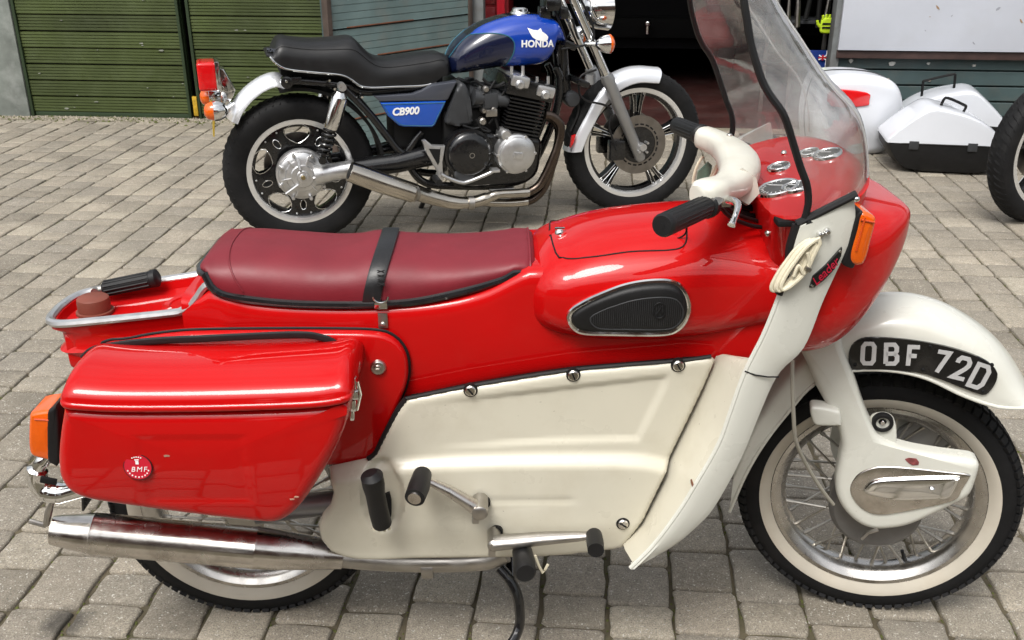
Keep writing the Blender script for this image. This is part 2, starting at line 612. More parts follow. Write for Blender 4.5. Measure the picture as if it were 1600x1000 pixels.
def paver_material():
    m_ = bpy.data.materials.new('concrete_paver')
    m_.use_nodes = True
    N, Lk = m_.node_tree.nodes, m_.node_tree.links
    b = N['Principled BSDF']
    b.inputs['Roughness'].default_value = 0.85
    b.inputs['Specular IOR Level'].default_value = 0.35
    geo = N.new('ShaderNodeNewGeometry')
    tc = N.new('ShaderNodeTexCoord')
    at = N.new('ShaderNodeAttribute')
    at.attribute_name = 'tint'
    oi = N.new('ShaderNodeObjectInfo')
    add = N.new('ShaderNodeMath')
    add.operation = 'ADD'
    Lk.new(at.outputs['Fac'], add.inputs[0])
    Lk.new(oi.outputs['Random'], add.inputs[1])
    fr_ = N.new('ShaderNodeMath')
    fr_.operation = 'FRACT'
    Lk.new(add.outputs[0], fr_.inputs[0])
    ramp = N.new('ShaderNodeValToRGB')
    els = ramp.color_ramp.elements
    els[0].position, els[0].color = 0.0, (0.190, 0.168, 0.134, 1)
    els[1].position, els[1].color = 1.0, (0.288, 0.257, 0.203, 1)
    for p_, c_ in ((0.3, (0.245, 0.217, 0.172, 1)), (0.55, (0.215, 0.193, 0.158, 1)), (0.8, (0.262, 0.229, 0.181, 1))):
        e = els.new(p_)
        e.color = c_
    Lk.new(fr_.outputs[0], ramp.inputs['Fac'])

    def noise(sc, det, vec):
        n = N.new('ShaderNodeTexNoise')
        n.inputs['Scale'].default_value = sc
        n.inputs['Detail'].default_value = det
        n.inputs['Roughness'].default_value = 0.6
        Lk.new(vec, n.inputs['Vector'])
        return n

    pos = geo.outputs['Position']
    cur = ramp.outputs['Color']

    def mul(sock, lo, hi, a, b_):
        nonlocal cur
        r_ = N.new('ShaderNodeMapRange')
        r_.inputs['From Min'].default_value = lo
        r_.inputs['From Max'].default_value = hi
        r_.inputs['To Min'].default_value = a
        r_.inputs['To Max'].default_value = b_
        Lk.new(sock, r_.inputs['Value'])
        x = N.new('ShaderNodeMix')
        x.data_type = 'RGBA'
        x.blend_type = 'MULTIPLY'
        x.inputs['Factor'].default_value = 1
        Lk.new(cur, x.inputs['A'])
        cc_ = N.new('ShaderNodeCombineColor')
        for k in range(3):
            Lk.new(r_.outputs['Result'], cc_.inputs[k])
        Lk.new(cc_.outputs['Color'], x.inputs['B'])
        cur = x.outputs['Result']

    def mixto(sock, lo, hi, col_, amt):
        nonlocal cur
        r_ = N.new('ShaderNodeMapRange')
        r_.inputs['From Min'].default_value = lo
        r_.inputs['From Max'].default_value = hi
        r_.inputs['To Min'].default_value = 0
        r_.inputs['To Max'].default_value = amt
        Lk.new(sock, r_.inputs['Value'])
        x = N.new('ShaderNodeMix')
        x.data_type = 'RGBA'
        Lk.new(r_.outputs['Result'], x.inputs['Factor'])
        Lk.new(cur, x.inputs['A'])
        x.inputs['B'].default_value = (*col_, 1)
        cur = x.outputs['Result']

    mul(noise(3.5, 6, pos).outputs['Fac'], 0.3, 0.7, 0.84, 1.14)
    mul(noise(300, 3, pos).outputs['Fac'], 0.3, 0.7, 0.62, 1.38)
    mul(noise(0.8, 4, pos).outputs['Fac'], 0.35, 0.65, 0.88, 1.12)
    mul(noise(60, 5, pos).outputs['Fac'], 0.3, 0.7, 0.85, 1.14)
    mixto(noise(170, 1, pos).outputs['Fac'], 0.66, 0.70, (0.46, 0.44, 0.39), 0.85)      # pale aggregate
    mixto(noise(210, 1, pos).outputs['Fac'], 0.69, 0.72, (0.06, 0.055, 0.05), 0.7)      # dark aggregate
    mixto(noise(2.1, 5, pos).outputs['Fac'], 0.60, 0.74, (0.14, 0.125, 0.095), 0.28)     # old damp stains
    sp_n = N.new('ShaderNodeVectorMath')       # one oil drip
    sp_n.operation = 'DISTANCE'
    Lk.new(pos, sp_n.inputs[0])
    sp_n.inputs[1].default_value = OIL
    wob = N.new('ShaderNodeMath')
    wob.operation = 'MULTIPLY_ADD'
    Lk.new(noise(22, 4, pos).outputs['Fac'], wob.inputs[0])
    wob.inputs[1].default_value = 0.07
    Lk.new(sp_n.outputs['Value'], wob.inputs[2])
    mixto(wob.outputs[0], 0.092, 0.062, (0.035, 0.032, 0.028), 0.75)
    Lk.new(cur, b.inputs['Base Color'])
    bp = N.new('ShaderNodeBump')
    bp.inputs['Strength'].default_value = 0.55
    bp.inputs['Distance'].default_value = 0.003
    Lk.new(noise(190, 6, pos).outputs['Fac'], bp.inputs['Height'])
    Lk.new(bp.outputs['Normal'], b.inputs['Normal'])
    return m_


OIL = ([(-1.0789,1.5786)][0][0], [(-1.0789,1.5786)][0][1], 0.005)
PAVER = paver_material()
PITCH = 0.1415
X_OFF = [(0.0568,1.7545)][0][0]
rp = random.Random(11)
LENS = (0.187, 0.140, 0.103)


def paver_geo(Ln, Wd, r_):
    """Tumbled block: uneven outline, worn arrises; origin at the centre of its footprint, top near z = 0.012."""
    hx, hy = Wd / 2 - 0.0046, Ln / 2 - 0.0038
    base = []
    cr = 0.007
    nx, ny = 3, 4
    for i in range(nx):
        base.append((-hx + cr + (2 * hx - 2 * cr) * i / (nx - 1), -hy))
    for i in range(ny):
        base.append((hx, -hy + cr + (2 * hy - 2 * cr) * i / (ny - 1)))
    for i in range(nx):
        base.append((hx - cr - (2 * hx - 2 * cr) * i / (nx - 1), hy))
    for i in range(ny):
        base.append((-hx, hy - cr - (2 * hy - 2 * cr) * i / (ny - 1)))
    j = lambda a: r_.uniform(-a, a)
    o0 = [(x + j(0.0032), y + j(0.0030)) for x, y in base]
    n_ = len(o0)
    V = [(x, y, -0.012) for x, y in o0] + [(x, y, 0.0075 + j(0.001)) for x, y in o0] + [(x * 0.965, y * 0.972, 0.0112 + j(0.0006)) for x, y in o0] + [(x * 0.90, y * 0.92, 0.0125) for x, y in o0]
    F = []
    for l in range(3):
        for k in range(n_):
            k2 = (k + 1) % n_
            F.append((l * n_ + k, l * n_ + k2, (l + 1) * n_ + k2, (l + 1) * n_ + k))
    F.append(tuple(3 * n_ + k for k in range(n_)))
    return V, F


variants = {}
for Ln in LENS:
    variants[Ln] = []
    for k in range(7):
        V, F = paver_geo(Ln, PITCH, rp)
        me = bpy.data.meshes.new('paver')
        me.from_pydata(V, [], F)
        me.materials.append(PAVER)
        me.polygons.foreach_set('use_smooth', [True] * len(me.polygons))
        me.set_sharp_from_angle(angle=R(55))
        variants[Ln].append((me, V, F))

cmw = cam.matrix_basis
cam_m = Matrix.Translation(cam.location) @ cam.rotation_euler.to_matrix().to_4x4()
cam_i = cam_m.inverted()


def in_view(x, y, pad=0.03):
    v = cam_i @ Vector((x, y, 0))
    if v.z > -0.1:
        return None
    fx_, fy_ = cam_data.lens / 36 * v.x / -v.z, cam_data.lens / 36 * v.y / -v.z
    if abs(fx_) < 0.5 + pad and -0.3125 - pad < fy_ < 0.3125 + pad:
        return -v.z
    return None


slots = []
YEND = 6.40
for ci in range(-44, 34):
    cx_ = X_OFF + (ci + 0.5) * PITCH
    y = 0.55 + rp.random() * 0.2
    while y < YEND:
        Ln = rp.choices(LENS, (0.36, 0.34, 0.30))[0]
        if y + Ln > YEND + 0.1:
            break
        slots.append((cx_ + rp.uniform(-0.0018, 0.0018), y + Ln / 2, Ln, rp.uniform(-0.0050, -0.0012), rp.uniform(-0.011, 0.011), rp.uniform(-0.012, 0.012), rp.uniform(-0.012, 0.012), rp.randrange(7), rp.random()))
        y += Ln


def hidden_by_bikes(x, y):
    return False


vis = sorted([(in_view(s[0], s[1], 0.0), i) for i, s in enumerate(slots) if in_view(s[0], s[1], 0.0) is not None])
near = {i for _, i in vis[:300]}
SV, SF, ST_ = [], [], []
for i, (x, y, Ln, z, rx, ry, rz, k, tint) in enumerate(slots):
    me, V, F = variants[Ln][k]
    M = Matrix.Translation((x, y, z)) @ Matrix.Rotation(rz, 4, 'Z') @ Matrix.Rotation(rx * 0.6, 4, 'X') @ Matrix.Rotation(ry * 0.6, 4, 'Y')
    if i in near:
        o = bpy.data.objects.new('paver', me)
        COL.objects.link(o)
        o.parent = yard
        o.matrix_basis = M
    else:
        o_ = len(SV)
        SV += [tuple(M @ Vector(v)) for v in V]
        SF += [tuple(a + o_ for a in f) for f in F]
        ST_ += [tint] * len(V)
me = bpy.data.meshes.new('paver_field')
me.from_pydata(SV, [], SF)
me.materials.append(PAVER)
att = me.attributes.new('tint', 'FLOAT', 'POINT')
att.data.foreach_set('value', ST_)
me.polygons.foreach_set('use_smooth', [True] * len(me.polygons))
me.set_sharp_from_angle(angle=R(55))
o = bpy.data.objects.new('paver_field', me)
COL.objects.link(o)
o.parent = yard
o['kind'] = 'stuff'

# moss and sand crumbs in the joints, gravel along the doors
MOSS = mat('moss', (0.075, 0.085, 0.022), 0.95, var=0.4, vscale=60)
GRAVEL = mat('gravel', (0.27, 0.24, 0.19), 0.9, var=0.4, vscale=25)


def crumbs(name, spots, material, smin, smax, label, cat):
    V, F = [], []
    for (x, y, z) in spots:
        s_ = rp.uniform(smin, smax)
        o_ = len(V)
        n_ = 5
        for k in range(n_):
            a = 2 * math.pi * k / n_ + rp.random()
            V.append((x + s_ * math.cos(a) * rp.uniform(.6, 1.2), y + s_ * math.sin(a) * rp.uniform(.6, 1.2), z - s_ * 0.3))
        V.append((x + rp.uniform(-.3, .3) * s_, y + rp.uniform(-.3, .3) * s_, z + s_ * rp.uniform(.35, .8)))
        F += [(o_ + k, o_ + (k + 1) % n_, o_ + n_) for k in range(n_)]
    me_ = bpy.data.meshes.new(name)
    me_.from_pydata(V, [], F)
    me_.materials.append(material)
    ob = bpy.data.objects.new(name, me_)
    COL.objects.link(ob)
    ob['kind'] = 'stuff'
    ob['label'] = label
    ob['category'] = cat
    return ob


spots = []
for ci in range(-30, 26):
    xj = X_OFF + ci * PITCH
    for _ in range(170):
        y = 0.8 + 4.2 * rp.random() ** 1.6
        spots.append((xj + rp.gauss(0, 0.0022), y, rp.uniform(0.000, 0.003)))
crumbs('joint_moss', spots, MOSS, 0.0022, 0.005, 'moss and crumbs in the joints between the pavers', 'moss')
spots = [(rp.uniform(-4.2, -1.6), 6.44 + rp.gauss(0, 0.035), rp.uniform(0.002, 0.014)) for _ in range(1500)]
crumbs('gravel_strip', spots, GRAVEL, 0.006, 0.017, 'strip of loose gravel along the foot of the green doors', 'gravel')
spots = [(rp.uniform(-4.2, -1.6), 6.42 + rp.gauss(0, 0.05), rp.uniform(0.002, 0.012)) for _ in range(500)]
crumbs('weed_strip', spots, MOSS, 0.006, 0.02, 'low moss growing along the foot of the green doors', 'moss')
ap = MB()
ap.add([(-8, 6.36, 0.009), (8, 6.36, 0.009), (8, 6.52, 0.012), (-8, 6.52, 0.012)], [(0, 1, 2, 3)])
tag(ap.build('concrete_apron', mat('apron_concrete', (0.17, 0.15, 0.11), 0.9, var=0.3, vscale=10, bump=0.5, bscale=120), smooth=False), kind='structure')

# ---- green boarded doors
GREEN = mat('green_board_paint', (0.046, 0.062, 0.017), 0.45, var=0.28, vscale=2.2, orand=0.22, rvar=0.1, dirt=(0.10, 0.12, 0.07), dscale=9, damt=0.22, bump=0.1, bscale=60)
GREEND = mat('dark_green_frame', (0.026, 0.044, 0.020), 0.5, var=0.15, vscale=6)
YW = 6.51


def board_profile(h, ribs=5, depth=0.006):
    pts = []
    for k in range(ribs):
        z0 = h * k / ribs
        z1 = h * (k + 1) / ribs
        pts += [(0.0, z0 + 0.0010), (-depth, z0 + 0.004), (-depth * 0.75, z1 - 0.003), (0.0, z1 - 0.0010)]
    return [(-0.004, 0.0)] + pts[1:-1] + [(-0.004, h)]


def board(name, material, parent, x0, x1, z0, h, y, ribs=5, depth=0.005, M=None):
    pr = board_profile(h - 0.010, ribs, depth)
    V, F = [], []
    for x in (x0, x1):
        V += [(x, y + p[0] - 0.012, z0 + p[1]) for p in pr] + [(x, y + 0.012, z0 + h - 0.010), (x, y + 0.012, z0)]
    n_ = len(pr) + 2
    for k in range(n_):
        k2 = (k + 1) % n_
        F.append((k, k2, n_ + k2, n_ + k))
    F += [tuple(range(n_))[::-1], tuple(range(n_, 2 * n_))]
    mb = MB()
    mb.add(V, F)
    return mb.build(name, material, parent, M, smooth=False)


def px_x(p):
    return p[0][0]


xa = [(-3.8552,0.012),(-2.726,0.0017),(-2.6768,0.0026),(-1.7827,0.5469)]
for (x0, x1, lab) in ((xa[0][0], xa[1][0], 'dark green boarded door leaf nearest the grey concrete pier'), (xa[2][0], xa[3][0] + 0.02, 'green boarded door leaf beside the open blue-grey door')):
    d = thing('boarded_door', lab, 'door', ((x0 + x1) / 2, YW, 0), 0, 'green boarded doors')
    hw = (x1 - x0) / 2
    m = MB()
    m.box((0, 0.03, 1.10), (2 * hw, 0.03, 2.14))
    m.build('door_core', GREEND, d)
    for k in range(20):
        board('board', GREEN, d, -hw + 0.022, hw - 0.022, 0.044 + 0.107 * k + rp.uniform(-0.0015, 0.0015), 0.107, rp.uniform(-0.003, 0.003))
    for sx in (-1, 1):
        m = MB()
        m.box((sx * (hw - 0.010), -0.016, 1.09), (0.020, 0.03, 2.16), 0.003)
        m.build('stile', GREEND, d)
    m = MB()
    m.box((0, 0.0, 0.022), (2 * hw - 0.044, 0.026, 0.038), 0.003)
    m.build('bottom_rail', GREEND, d)
chip_m = mat('flaked_green', (0.22, 0.23, 0.19), 0.8, var=0.3, vscale=50)
for d in [o_ for o_ in COL.objects if o_.name.startswith('boarded_door')]:
    for k in range(16):
        m = MB()
        x, z, s_ = rp.uniform(-0.55, 0.55), 0.06 + 0.9 * rp.random() ** 1.7, rp.uniform(0.004, 0.013)
        m.plate([(x + s_ * rp.uniform(.5, 1.1) * math.cos(a) * 1.5, z + s_ * 0.6 * rp.uniform(.5, 1.1) * math.sin(a)) for a in np.linspace(0, 2 * math.pi, 8)[:-1]], -0.010, -0.0215)
        m.build('flaked_paint', chip_m, d, smooth=False)
m = MB()
m.box((0, 0, 0), (0.03, 0.012, 0.13), 0.002)
tag(m.build('yellow_bolt', mat('yellow_bolt_paint', (0.45, 0.28, 0.02), 0.5, var=0.3, vscale=40), None, Matrix.Translation(([(-2.6882,6.47,0.0991)][0][0], 6.474, [(-2.6882,6.47,0.0991)][0][2]))),
    'small yellow drop bolt at the foot of the green door joint', 'bolt')
m = MB()
m.box(((xa[0][0] - 5.6) / 2, YW + 0.06, 1.1), (5.6 + xa[0][0] - 0.01, 0.2, 2.2), 0.006)
tag(m.build('concrete_pier', mat('pier_concrete', (0.20, 0.22, 0.20), 0.85, var=0.25, vscale=6, dirt=(0.36, 0.38, 0.36), dscale=7, damt=0.6, bump=0.4, bscale=40)), 'grey weathered concrete pier left of the green doors', 'wall')

# ---- blue-grey open leaf
TEAL = mat('blue_grey_board_paint', (0.150, 0.215, 0.212), 0.5, var=0.2, orand=0.15, vscale=4, rvar=0.1, dirt=(0.22, 0.20, 0.17), dscale=6, damt=0.45, bump=0.12, bscale=70)
TEALD = mat('slate_board_paint', (0.050, 0.078, 0.080), 0.5, var=0.18, vscale=4, rvar=0.1, dirt=(0.12, 0.10, 0.08), dscale=6, damt=0.35, bump=0.12, bscale=70)
hinge = (-0.823, 6.47)
leaf = thing('open_door_leaf', 'weathered pale blue-grey boarded door leaf standing open behind the blue motorcycle', 'door', (hinge[0], hinge[1], 0), math.atan2(0.79, 0.61))
LL = 1.13
# local x runs from the hinge back towards the camera along -x
for k in range(12):
    zz = 0.03 + 0.172 * k
    board('board', TEAL, leaf, -LL + 0.03, -0.03, zz, 0.172, 0.0, 4, 0.003)
    m = MB()
    m.box((-LL / 2 + rp.uniform(-0.2, 0.2), -0.016, zz + 0.001), (LL * rp.uniform(0.3, 0.7), 0.006, 0.007), 0.001)
    m.build('rusty_board_edge', RUST, leaf)
for xx, nm in ((-LL + 0.014, 'stile'), (-0.014, 'stile')):
    m = MB()
    m.box((xx, 0, 1.05), (0.03, 0.05, 2.1), 0.003)
    m.build(nm, mat('brown_stile_paint', (0.075, 0.055, 0.045), 0.6, var=0.3, vscale=10), leaf)
m = MB()
m.box((-LL / 2, 0.028, 1.05), (LL, 0.02, 2.08))
m.build('door_core', TEALD, leaf)

# ---- frame posts, right-hand wall and white board
POSTM = mat('grey_frame_paint', (0.16, 0.17, 0.17), 0.6, var=0.25, vscale=8, dirt=(0.08, 0.06, 0.05), dscale=10, damt=0.5)
m = MB()
m.box((-0.775, 6.56, 1.1), (0.07, 0.12, 2.2), 0.004)
tag(m.build('door_post', POSTM), 'grey timber post at the hinge of the open door leaf', 'post')
xr = [(1.4373,0.5859)][0][0]
m = MB()
m.box((xr + 0.028, 6.54, 1.1), (0.052, 0.12, 2.2), 0.004)
tag(m.build('door_post', POSTM), 'grey timber post between the dark doorway and the white board', 'post')
wall = thing('boarded_wall', 'slate blue horizontal boarded wall under the white board', 'wall', (xr + 0.055, 6.53, 0))
for k in range(7):
    board('board', TEALD, wall, 0.0, 3.2, 0.02 + 0.095 * k, 0.095, 0.0, 1, 0.007)
for k in range(14):
    board('board', TEALD, wall, 0.0, 3.2, 0.69 + 0.107 * k, 0.107, 0.0, 1, 0.006)
m = MB()
m.box((1.6, 0.05, 1.1), (3.2, 0.06, 2.2))
m.build('wall_core', TEALD, wall)
for (x, z) in [(1.5725,0.4472),(1.8226,0.4341),(2.0469,0.4371),(2.3237,0.4291),(1.8145,0.3382),(2.0668,0.336),(1.8197,0.2378),(1.7183,0.4936),(1.8331,0.4892)]:
    s_ = rp.uniform(0.012, 0.028)
    m = MB()
    pts = [(x - xr - 0.055 + s_ * rp.uniform(.5, 1.1) * math.cos(a), z + s_ * 0.7 * rp.uniform(.5, 1.1) * math.sin(a)) for a in np.linspace(0, 2 * math.pi, 9)[:-1]]
    m.plate(pts, -0.01, -0.027, 0.0)
    m.build('flaked_patch', mat('flaked_patch', rp.choice([(0.55, 0.55, 0.52), (0.38, 0.30, 0.24), (0.24, 0.15, 0.10)]), 0.8, var=0.3, vscale=60), wall, smooth=False)
WB = mat('white_board_paint', (0.50, 0.52, 0.57), 0.45, var=0.05, vscale=2.5, rvar=0.1, dirt=(0.45, 0.46, 0.48), dscale=4, damt=0.35, bump=0.18, bscale=14, bdist=0.006)
zb_ = [(1.8242,0.5201)][0][1]
x0_ = [(1.4714,0.5889)][0][0]
wbo = thing('white_board', 'large scuffed white painted board fixed above the slate boards', 'board', (x0_, 6.462, zb_))
m = MB()
m.box((1.55, 0.0, 0.75), (3.1, 0.03, 1.5), 0.003)
m.build('panel', WB, wbo)
m = MB()
m.box((1.55, 0.012, -0.028), (3.1, 0.022, 0.045), 0.003)
m.build('bottom_batten', mat('dark_brown_batten', (0.05, 0.028, 0.024), 0.6, var=0.3, vscale=12), wbo)
for (px_, s_) in zip([(2.0272,6.44,0.7777),(2.3814,6.44,0.7753),(2.5289,6.44,0.7045),(2.1182,6.44,0.7318),(1.9768,6.44,0.6427),(2.2748,6.44,0.5723),(1.9909,6.44,0.7239)], (0.02, 0.022, 0.02, 0.008, 0.008, 0.014, 0.006)):
    m = MB()
    a0 = rp.uniform(-0.9, 0.9)
    pts = [(s_ * rp.uniform(.6, 1.1) * math.cos(a), s_ * 0.35 * rp.uniform(.5, 1.1) * math.sin(a)) for a in np.linspace(0, 2 * math.pi, 9)[:-1]]
    pts = [(px_[0] - x0_ + u * math.cos(a0) - v * math.sin(a0), px_[2] - zb_ + u * math.sin(a0) + v * math.cos(a0)) for u, v in pts]
    m.plate(pts, -0.010, -0.0165)
    m.build('scuff', mat('scuff', rp.choice([(0.12, 0.12, 0.13), (0.30, 0.20, 0.12), (0.3, 0.31, 0.34)]), 0.8), wbo, smooth=False)

# ---- garage interior
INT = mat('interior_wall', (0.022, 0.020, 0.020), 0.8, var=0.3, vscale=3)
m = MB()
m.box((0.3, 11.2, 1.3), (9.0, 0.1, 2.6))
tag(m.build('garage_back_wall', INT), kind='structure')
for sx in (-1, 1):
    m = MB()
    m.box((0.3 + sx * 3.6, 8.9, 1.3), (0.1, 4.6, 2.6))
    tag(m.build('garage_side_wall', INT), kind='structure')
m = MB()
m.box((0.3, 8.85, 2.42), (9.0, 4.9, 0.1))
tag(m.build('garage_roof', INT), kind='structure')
m = MB()
m.box((0, 6.60, 2.25), (12.0, 0.16, 0.25))
tag(m.build('garage_fascia', GREEND), kind='structure')
m = MB()
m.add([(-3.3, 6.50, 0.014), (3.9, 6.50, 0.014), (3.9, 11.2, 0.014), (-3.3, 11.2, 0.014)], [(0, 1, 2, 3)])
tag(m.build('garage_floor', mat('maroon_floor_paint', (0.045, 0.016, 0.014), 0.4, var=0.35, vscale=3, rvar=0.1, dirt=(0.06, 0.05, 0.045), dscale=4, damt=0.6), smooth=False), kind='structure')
# dark car backed into the garage
carp = [(0.3573,7.845,0.5068)][0]
car = thing('dark_car', 'dark car standing in the unlit garage with a chrome tow ball', 'car', (carp[0] - 0.05, 8.0, 0))
m = MB()
prof = [(0.0, 0.30), (-0.02, 0.50), (0.02, 0.72), (0.12, 0.92), (0.35, 1.0), (0.9, 1.36), (2.2, 1.40), (2.8, 1.05), (3.3, 0.9), (3.35, 0.3)]
rings = []
for (w_, dx) in ((0.70, 0.03), (0.78, 0.0), (0.80, 0.0)):
    pass
for xx in np.linspace(-0.80, 0.80, 17):
    e = 1 - abs(xx / 0.80) ** 6
    rings.append([(xx, p[0] + 0.10 * (1 - e), 0.3 + (p[1] - 0.3) * (0.85 + 0.15 * e)) for p in catmull(prof, 3)])
m.loft(rings)
m.build('body', mat('dusty_black_car', (0.003, 0.003, 0.0035), 0.8, spec=0.1), car)
for sx in (-1, 1):
    for yy in (0.62, 2.7):
        m = MB()
        m.lathe([(0.0, -0.09), (0.2, -0.09), (0.29, -0.07), (0.30, 0), (0.29, 0.07), (0, 0.09)], 32, 'x', (sx * 0.72, yy, 0.30))
        m.build('wheel', RUBBER, car)
    m = MB()
    m.box((sx * 0.60, -0.015, 0.70), (0.20, 0.05, 0.14), 0.015)
    m.build('tail_lamp', mat('unlit_tail_lamp', (0.07, 0.004, 0.004), 0.3, coat=0.4), car)
m = MB()
m.box((0, -0.03, 0.46), (1.5, 0.10, 0.16), 0.04)
m.build('bumper', mat('bumper_black', (0.004, 0.004, 0.004), 0.85, spec=0.1), car)
bz_ = carp[2]
m = MB()
m.ball((0.05, -0.155, bz_), 0.027, 12)
m.tube([(0.05, -0.155, bz_ - 0.02), (0.05, -0.155, bz_ - 0.07), (0.05, -0.05, bz_ - 0.09)], 0.014, 10)
m.build('tow_ball', CHROME, car)
# red cabinet by the hinge post
rc = [(-0.8824,0.4649),(-0.641,0.4676)]
cab = thing('red_tool_cabinet', 'red tool cabinet just inside the doorway behind the blue fuel tank', 'cabinet', ((rc[0][0] + rc[1][0]) / 2, 7.2, 0))
wd = rc[1][0] - rc[0][0]
m = MB()
m.box((0, 0.2, 0.6), (wd, 0.4, 1.2), 0.01)
m.build('cabinet_body', mat('dull_red_paint', (0.20, 0.008, 0.012), 0.4, coat=0.3, var=0.2, vscale=5), cab)
m = MB()
m.box((wd * 0.28, -0.012, 0.6), (0.055, 0.03, 1.16), 0.004)
m.build('cabinet_stile', mat('bright_red_paint', (0.45, 0.008, 0.02), 0.4, coat=0.3), cab)
for k in range(5):
    m = MB()
    m.box((-wd * 0.16, -0.006, 0.14 + 0.22 * k), (wd * 0.55, 0.02, 0.2), 0.006)
    m.build('drawer', mat('dark_red_paint', (0.12, 0.006, 0.008), 0.4, coat=0.3), cab)
# shelf corner on the right: hanging coats, a yellow glove, a blue sign
xs_ = [(1.3102,0.6109),(1.5079,0.613),(1.2068,0.6099)]
rack = thing('tool_rack', 'dark steel rack with hanging tools inside the right of the doorway', 'rack', (xs_[0][0], 7.0, 0))
for dx in (-0.18, 0.0, 0.2):
    m = MB()
    m.box((dx, 0.05, 0.9), (0.025, 0.025, 1.8), 0.002)
    m.build('upright', STEEL, rack)
for z in (0.35, 0.62, 0.95, 1.3):
    m = MB()
    m.box((0.0, 0.15, z), (0.5, 0.3, 0.02), 0.002)
    m.build('shelf', DARKGREY, rack)
for k in range(7):
    m = MB()
    xx = -0.19 + 0.062 * k
    m.tube([(xx, 0.0, 0.93), (xx + rp.uniform(-.01, .01), -0.01, 0.8), (xx + rp.uniform(-.02, .02), -0.01, rp.uniform(0.55, 0.66))], [0.006, rp.uniform(0.008, 0.016), rp.uniform(0.012, 0.02)], 8)
    m.build('hanging_tool', rp.choice([DARKGREY, STEEL, BLACKM, mat('grey_handle', (0.20, 0.20, 0.21), 0.5)]), rack)
gl = [(1.4951,6.86,0.6176)][0]
gv = thing('yellow_glove', 'fluorescent yellow work glove hanging beside the doorway post', 'glove', (gl[0] - 0.02, 6.86, gl[2]))
HV = mat('hi_vis_yellow', (0.50, 0.68, 0.02), 0.7, var=0.15, vscale=40)
m = MB()
m.dome([(-0.035, -0.045), (0.035, -0.045), (0.042, 0.0), (0.035, 0.045), (-0.03, 0.045), (-0.042, 0.0)], 0.012, -0.012, 0.01, 0.002, n=40, inner=4, sm=4)
m.build('palm', HV, gv)
for k in range(4):
    m = MB()
    m.tube([(-0.028 + 0.019 * k, 0, 0.035), (-0.032 + 0.021 * k, -0.004, 0.072 - 0.006 * abs(k - 1.4))], [0.010, 0.008], 8)
    m.build('finger', HV, gv)
m = MB()
m.tube([(-0.035, 0, -0.015), (-0.06, -0.004, 0.01), (-0.068, -0.006, 0.032)], [0.011, 0.01, 0.008], 8)
m.build('thumb', HV, gv)
for z in (-0.012, 0.012):
    m = MB()
    m.box((0.0, -0.0145, z), (0.066, 0.004, 0.012), 0.001)
    m.build('grip_bar', BLACKM, gv)
sg_ = [(1.3845,0.459),(1.5047,0.4605),(1.5244,0.3014)]
sgn_x = (sg_[0][0] + sg_[1][0]) / 2
wd = sg_[1][0] - sg_[0][0]
sgn = thing('blue_sign', 'blue enamel sign with white sideways lettering low inside the doorway', 'sign', (sgn_x, 6.86, 0.0))
ztop = sg_[0][1]
m = MB()
m.box((0, 0.01, ztop - 0.30), (wd, 0.012, 0.60), 0.002)
m.build('sign_panel', mat('sign_blue', (0.008, 0.028, 0.17), 0.4, coat=0.3), sgn)
text_part('sign_lettering', 'SNS', 0.15, WHITEM, sgn, Matrix.Translation((wd * 0.10, 0.002, ztop - 0.235)) @ Matrix.Rotation(R(90), 4, 'Y'), depth=0.002, offset=0.002)
m = MB()
m.box((wd * 0.22, 0.0, ztop - 0.045), (0.055, 0.006, 0.035), 0.001)
fm = m.build('sign_flag', mat('flag_blue', (0.02, 0.04, 0.22), 0.5), sgn)
m = MB()
for a in (0.55, -0.55):
    m.box((wd * 0.22, -0.0035, ztop - 0.045), (0.058, 0.002, 0.008), rot=Matrix.Rotation(a, 3, 'Y'))
m.build('flag_diagonal', WHITEM, fm, smooth=False)
m = MB()
m.box((wd * 0.22, -0.005, ztop - 0.045), (0.055, 0.003, 0.009))
m.box((wd * 0.22, -0.005, ztop - 0.045), (0.011, 0.0028, 0.035))
m.build('flag_cross', mat('flag_red', (0.5, 0.01, 0.02), 0.5), fm, smooth=False)
m = MB()
m.box((wd * 0.47, 0.006, ztop - 0.30), (0.014, 0.016, 0.60), 0.002)
m.build('sign_edge', WHITEM, sgn)

# ---- luggage standing by the wall
tc_o = thing('white_top_case', 'white motorcycle top case with red reflector standing on end by the wall', 'case', (1.50, 5.98, 0), R(8))
m = MB()
m.dome([(-0.24, 0.04), (-0.20, 0.0), (0.12, 0.0), (0.20, 0.06), (0.245, 0.20), (0.235, 0.34), (0.16, 0.43), (0.0, 0.465), (-0.20, 0.46), (-0.26, 0.40), (-0.275, 0.22)], 0.16, -0.14, 0.07, 0.02, n=90, inner=6, arc=7, sm=6)
tcb = m.build('case_shell', WHITEG, tc_o)
m = MB()
m.ring([(p[0], 0.05, p[1]) for p in inset2d(resample(catmull([(-0.24, 0.04), (-0.20, 0.0), (0.12, 0.0), (0.20, 0.06), (0.245, 0.20), (0.235, 0.34), (0.16, 0.43), (0.0, 0.465), (-0.20, 0.46), (-0.26, 0.40), (-0.275, 0.22)], 6, True), 80, True), -0.001)], 0.005, 6)
m.build('case_seal', DARKGREY, tc_o)
m = MB()
m.dome([(-0.20, 0.30), (0.0, 0.30), (0.015, 0.33), (0.0, 0.375), (-0.20, 0.39)], -0.12, -0.166, 0.006, 0.003, n=50, inner=4, sm=3)
m.build('reflector', REDLENS, tc_o)
m = MB()
m.dome([(0.17, 0.075), (0.205, 0.075), (0.215, 0.115), (0.19, 0.115)], -0.06, -0.128, 0.005, 0, n=30, inner=3, sm=3)
m.build('side_reflector', REDLENS, tc_o)


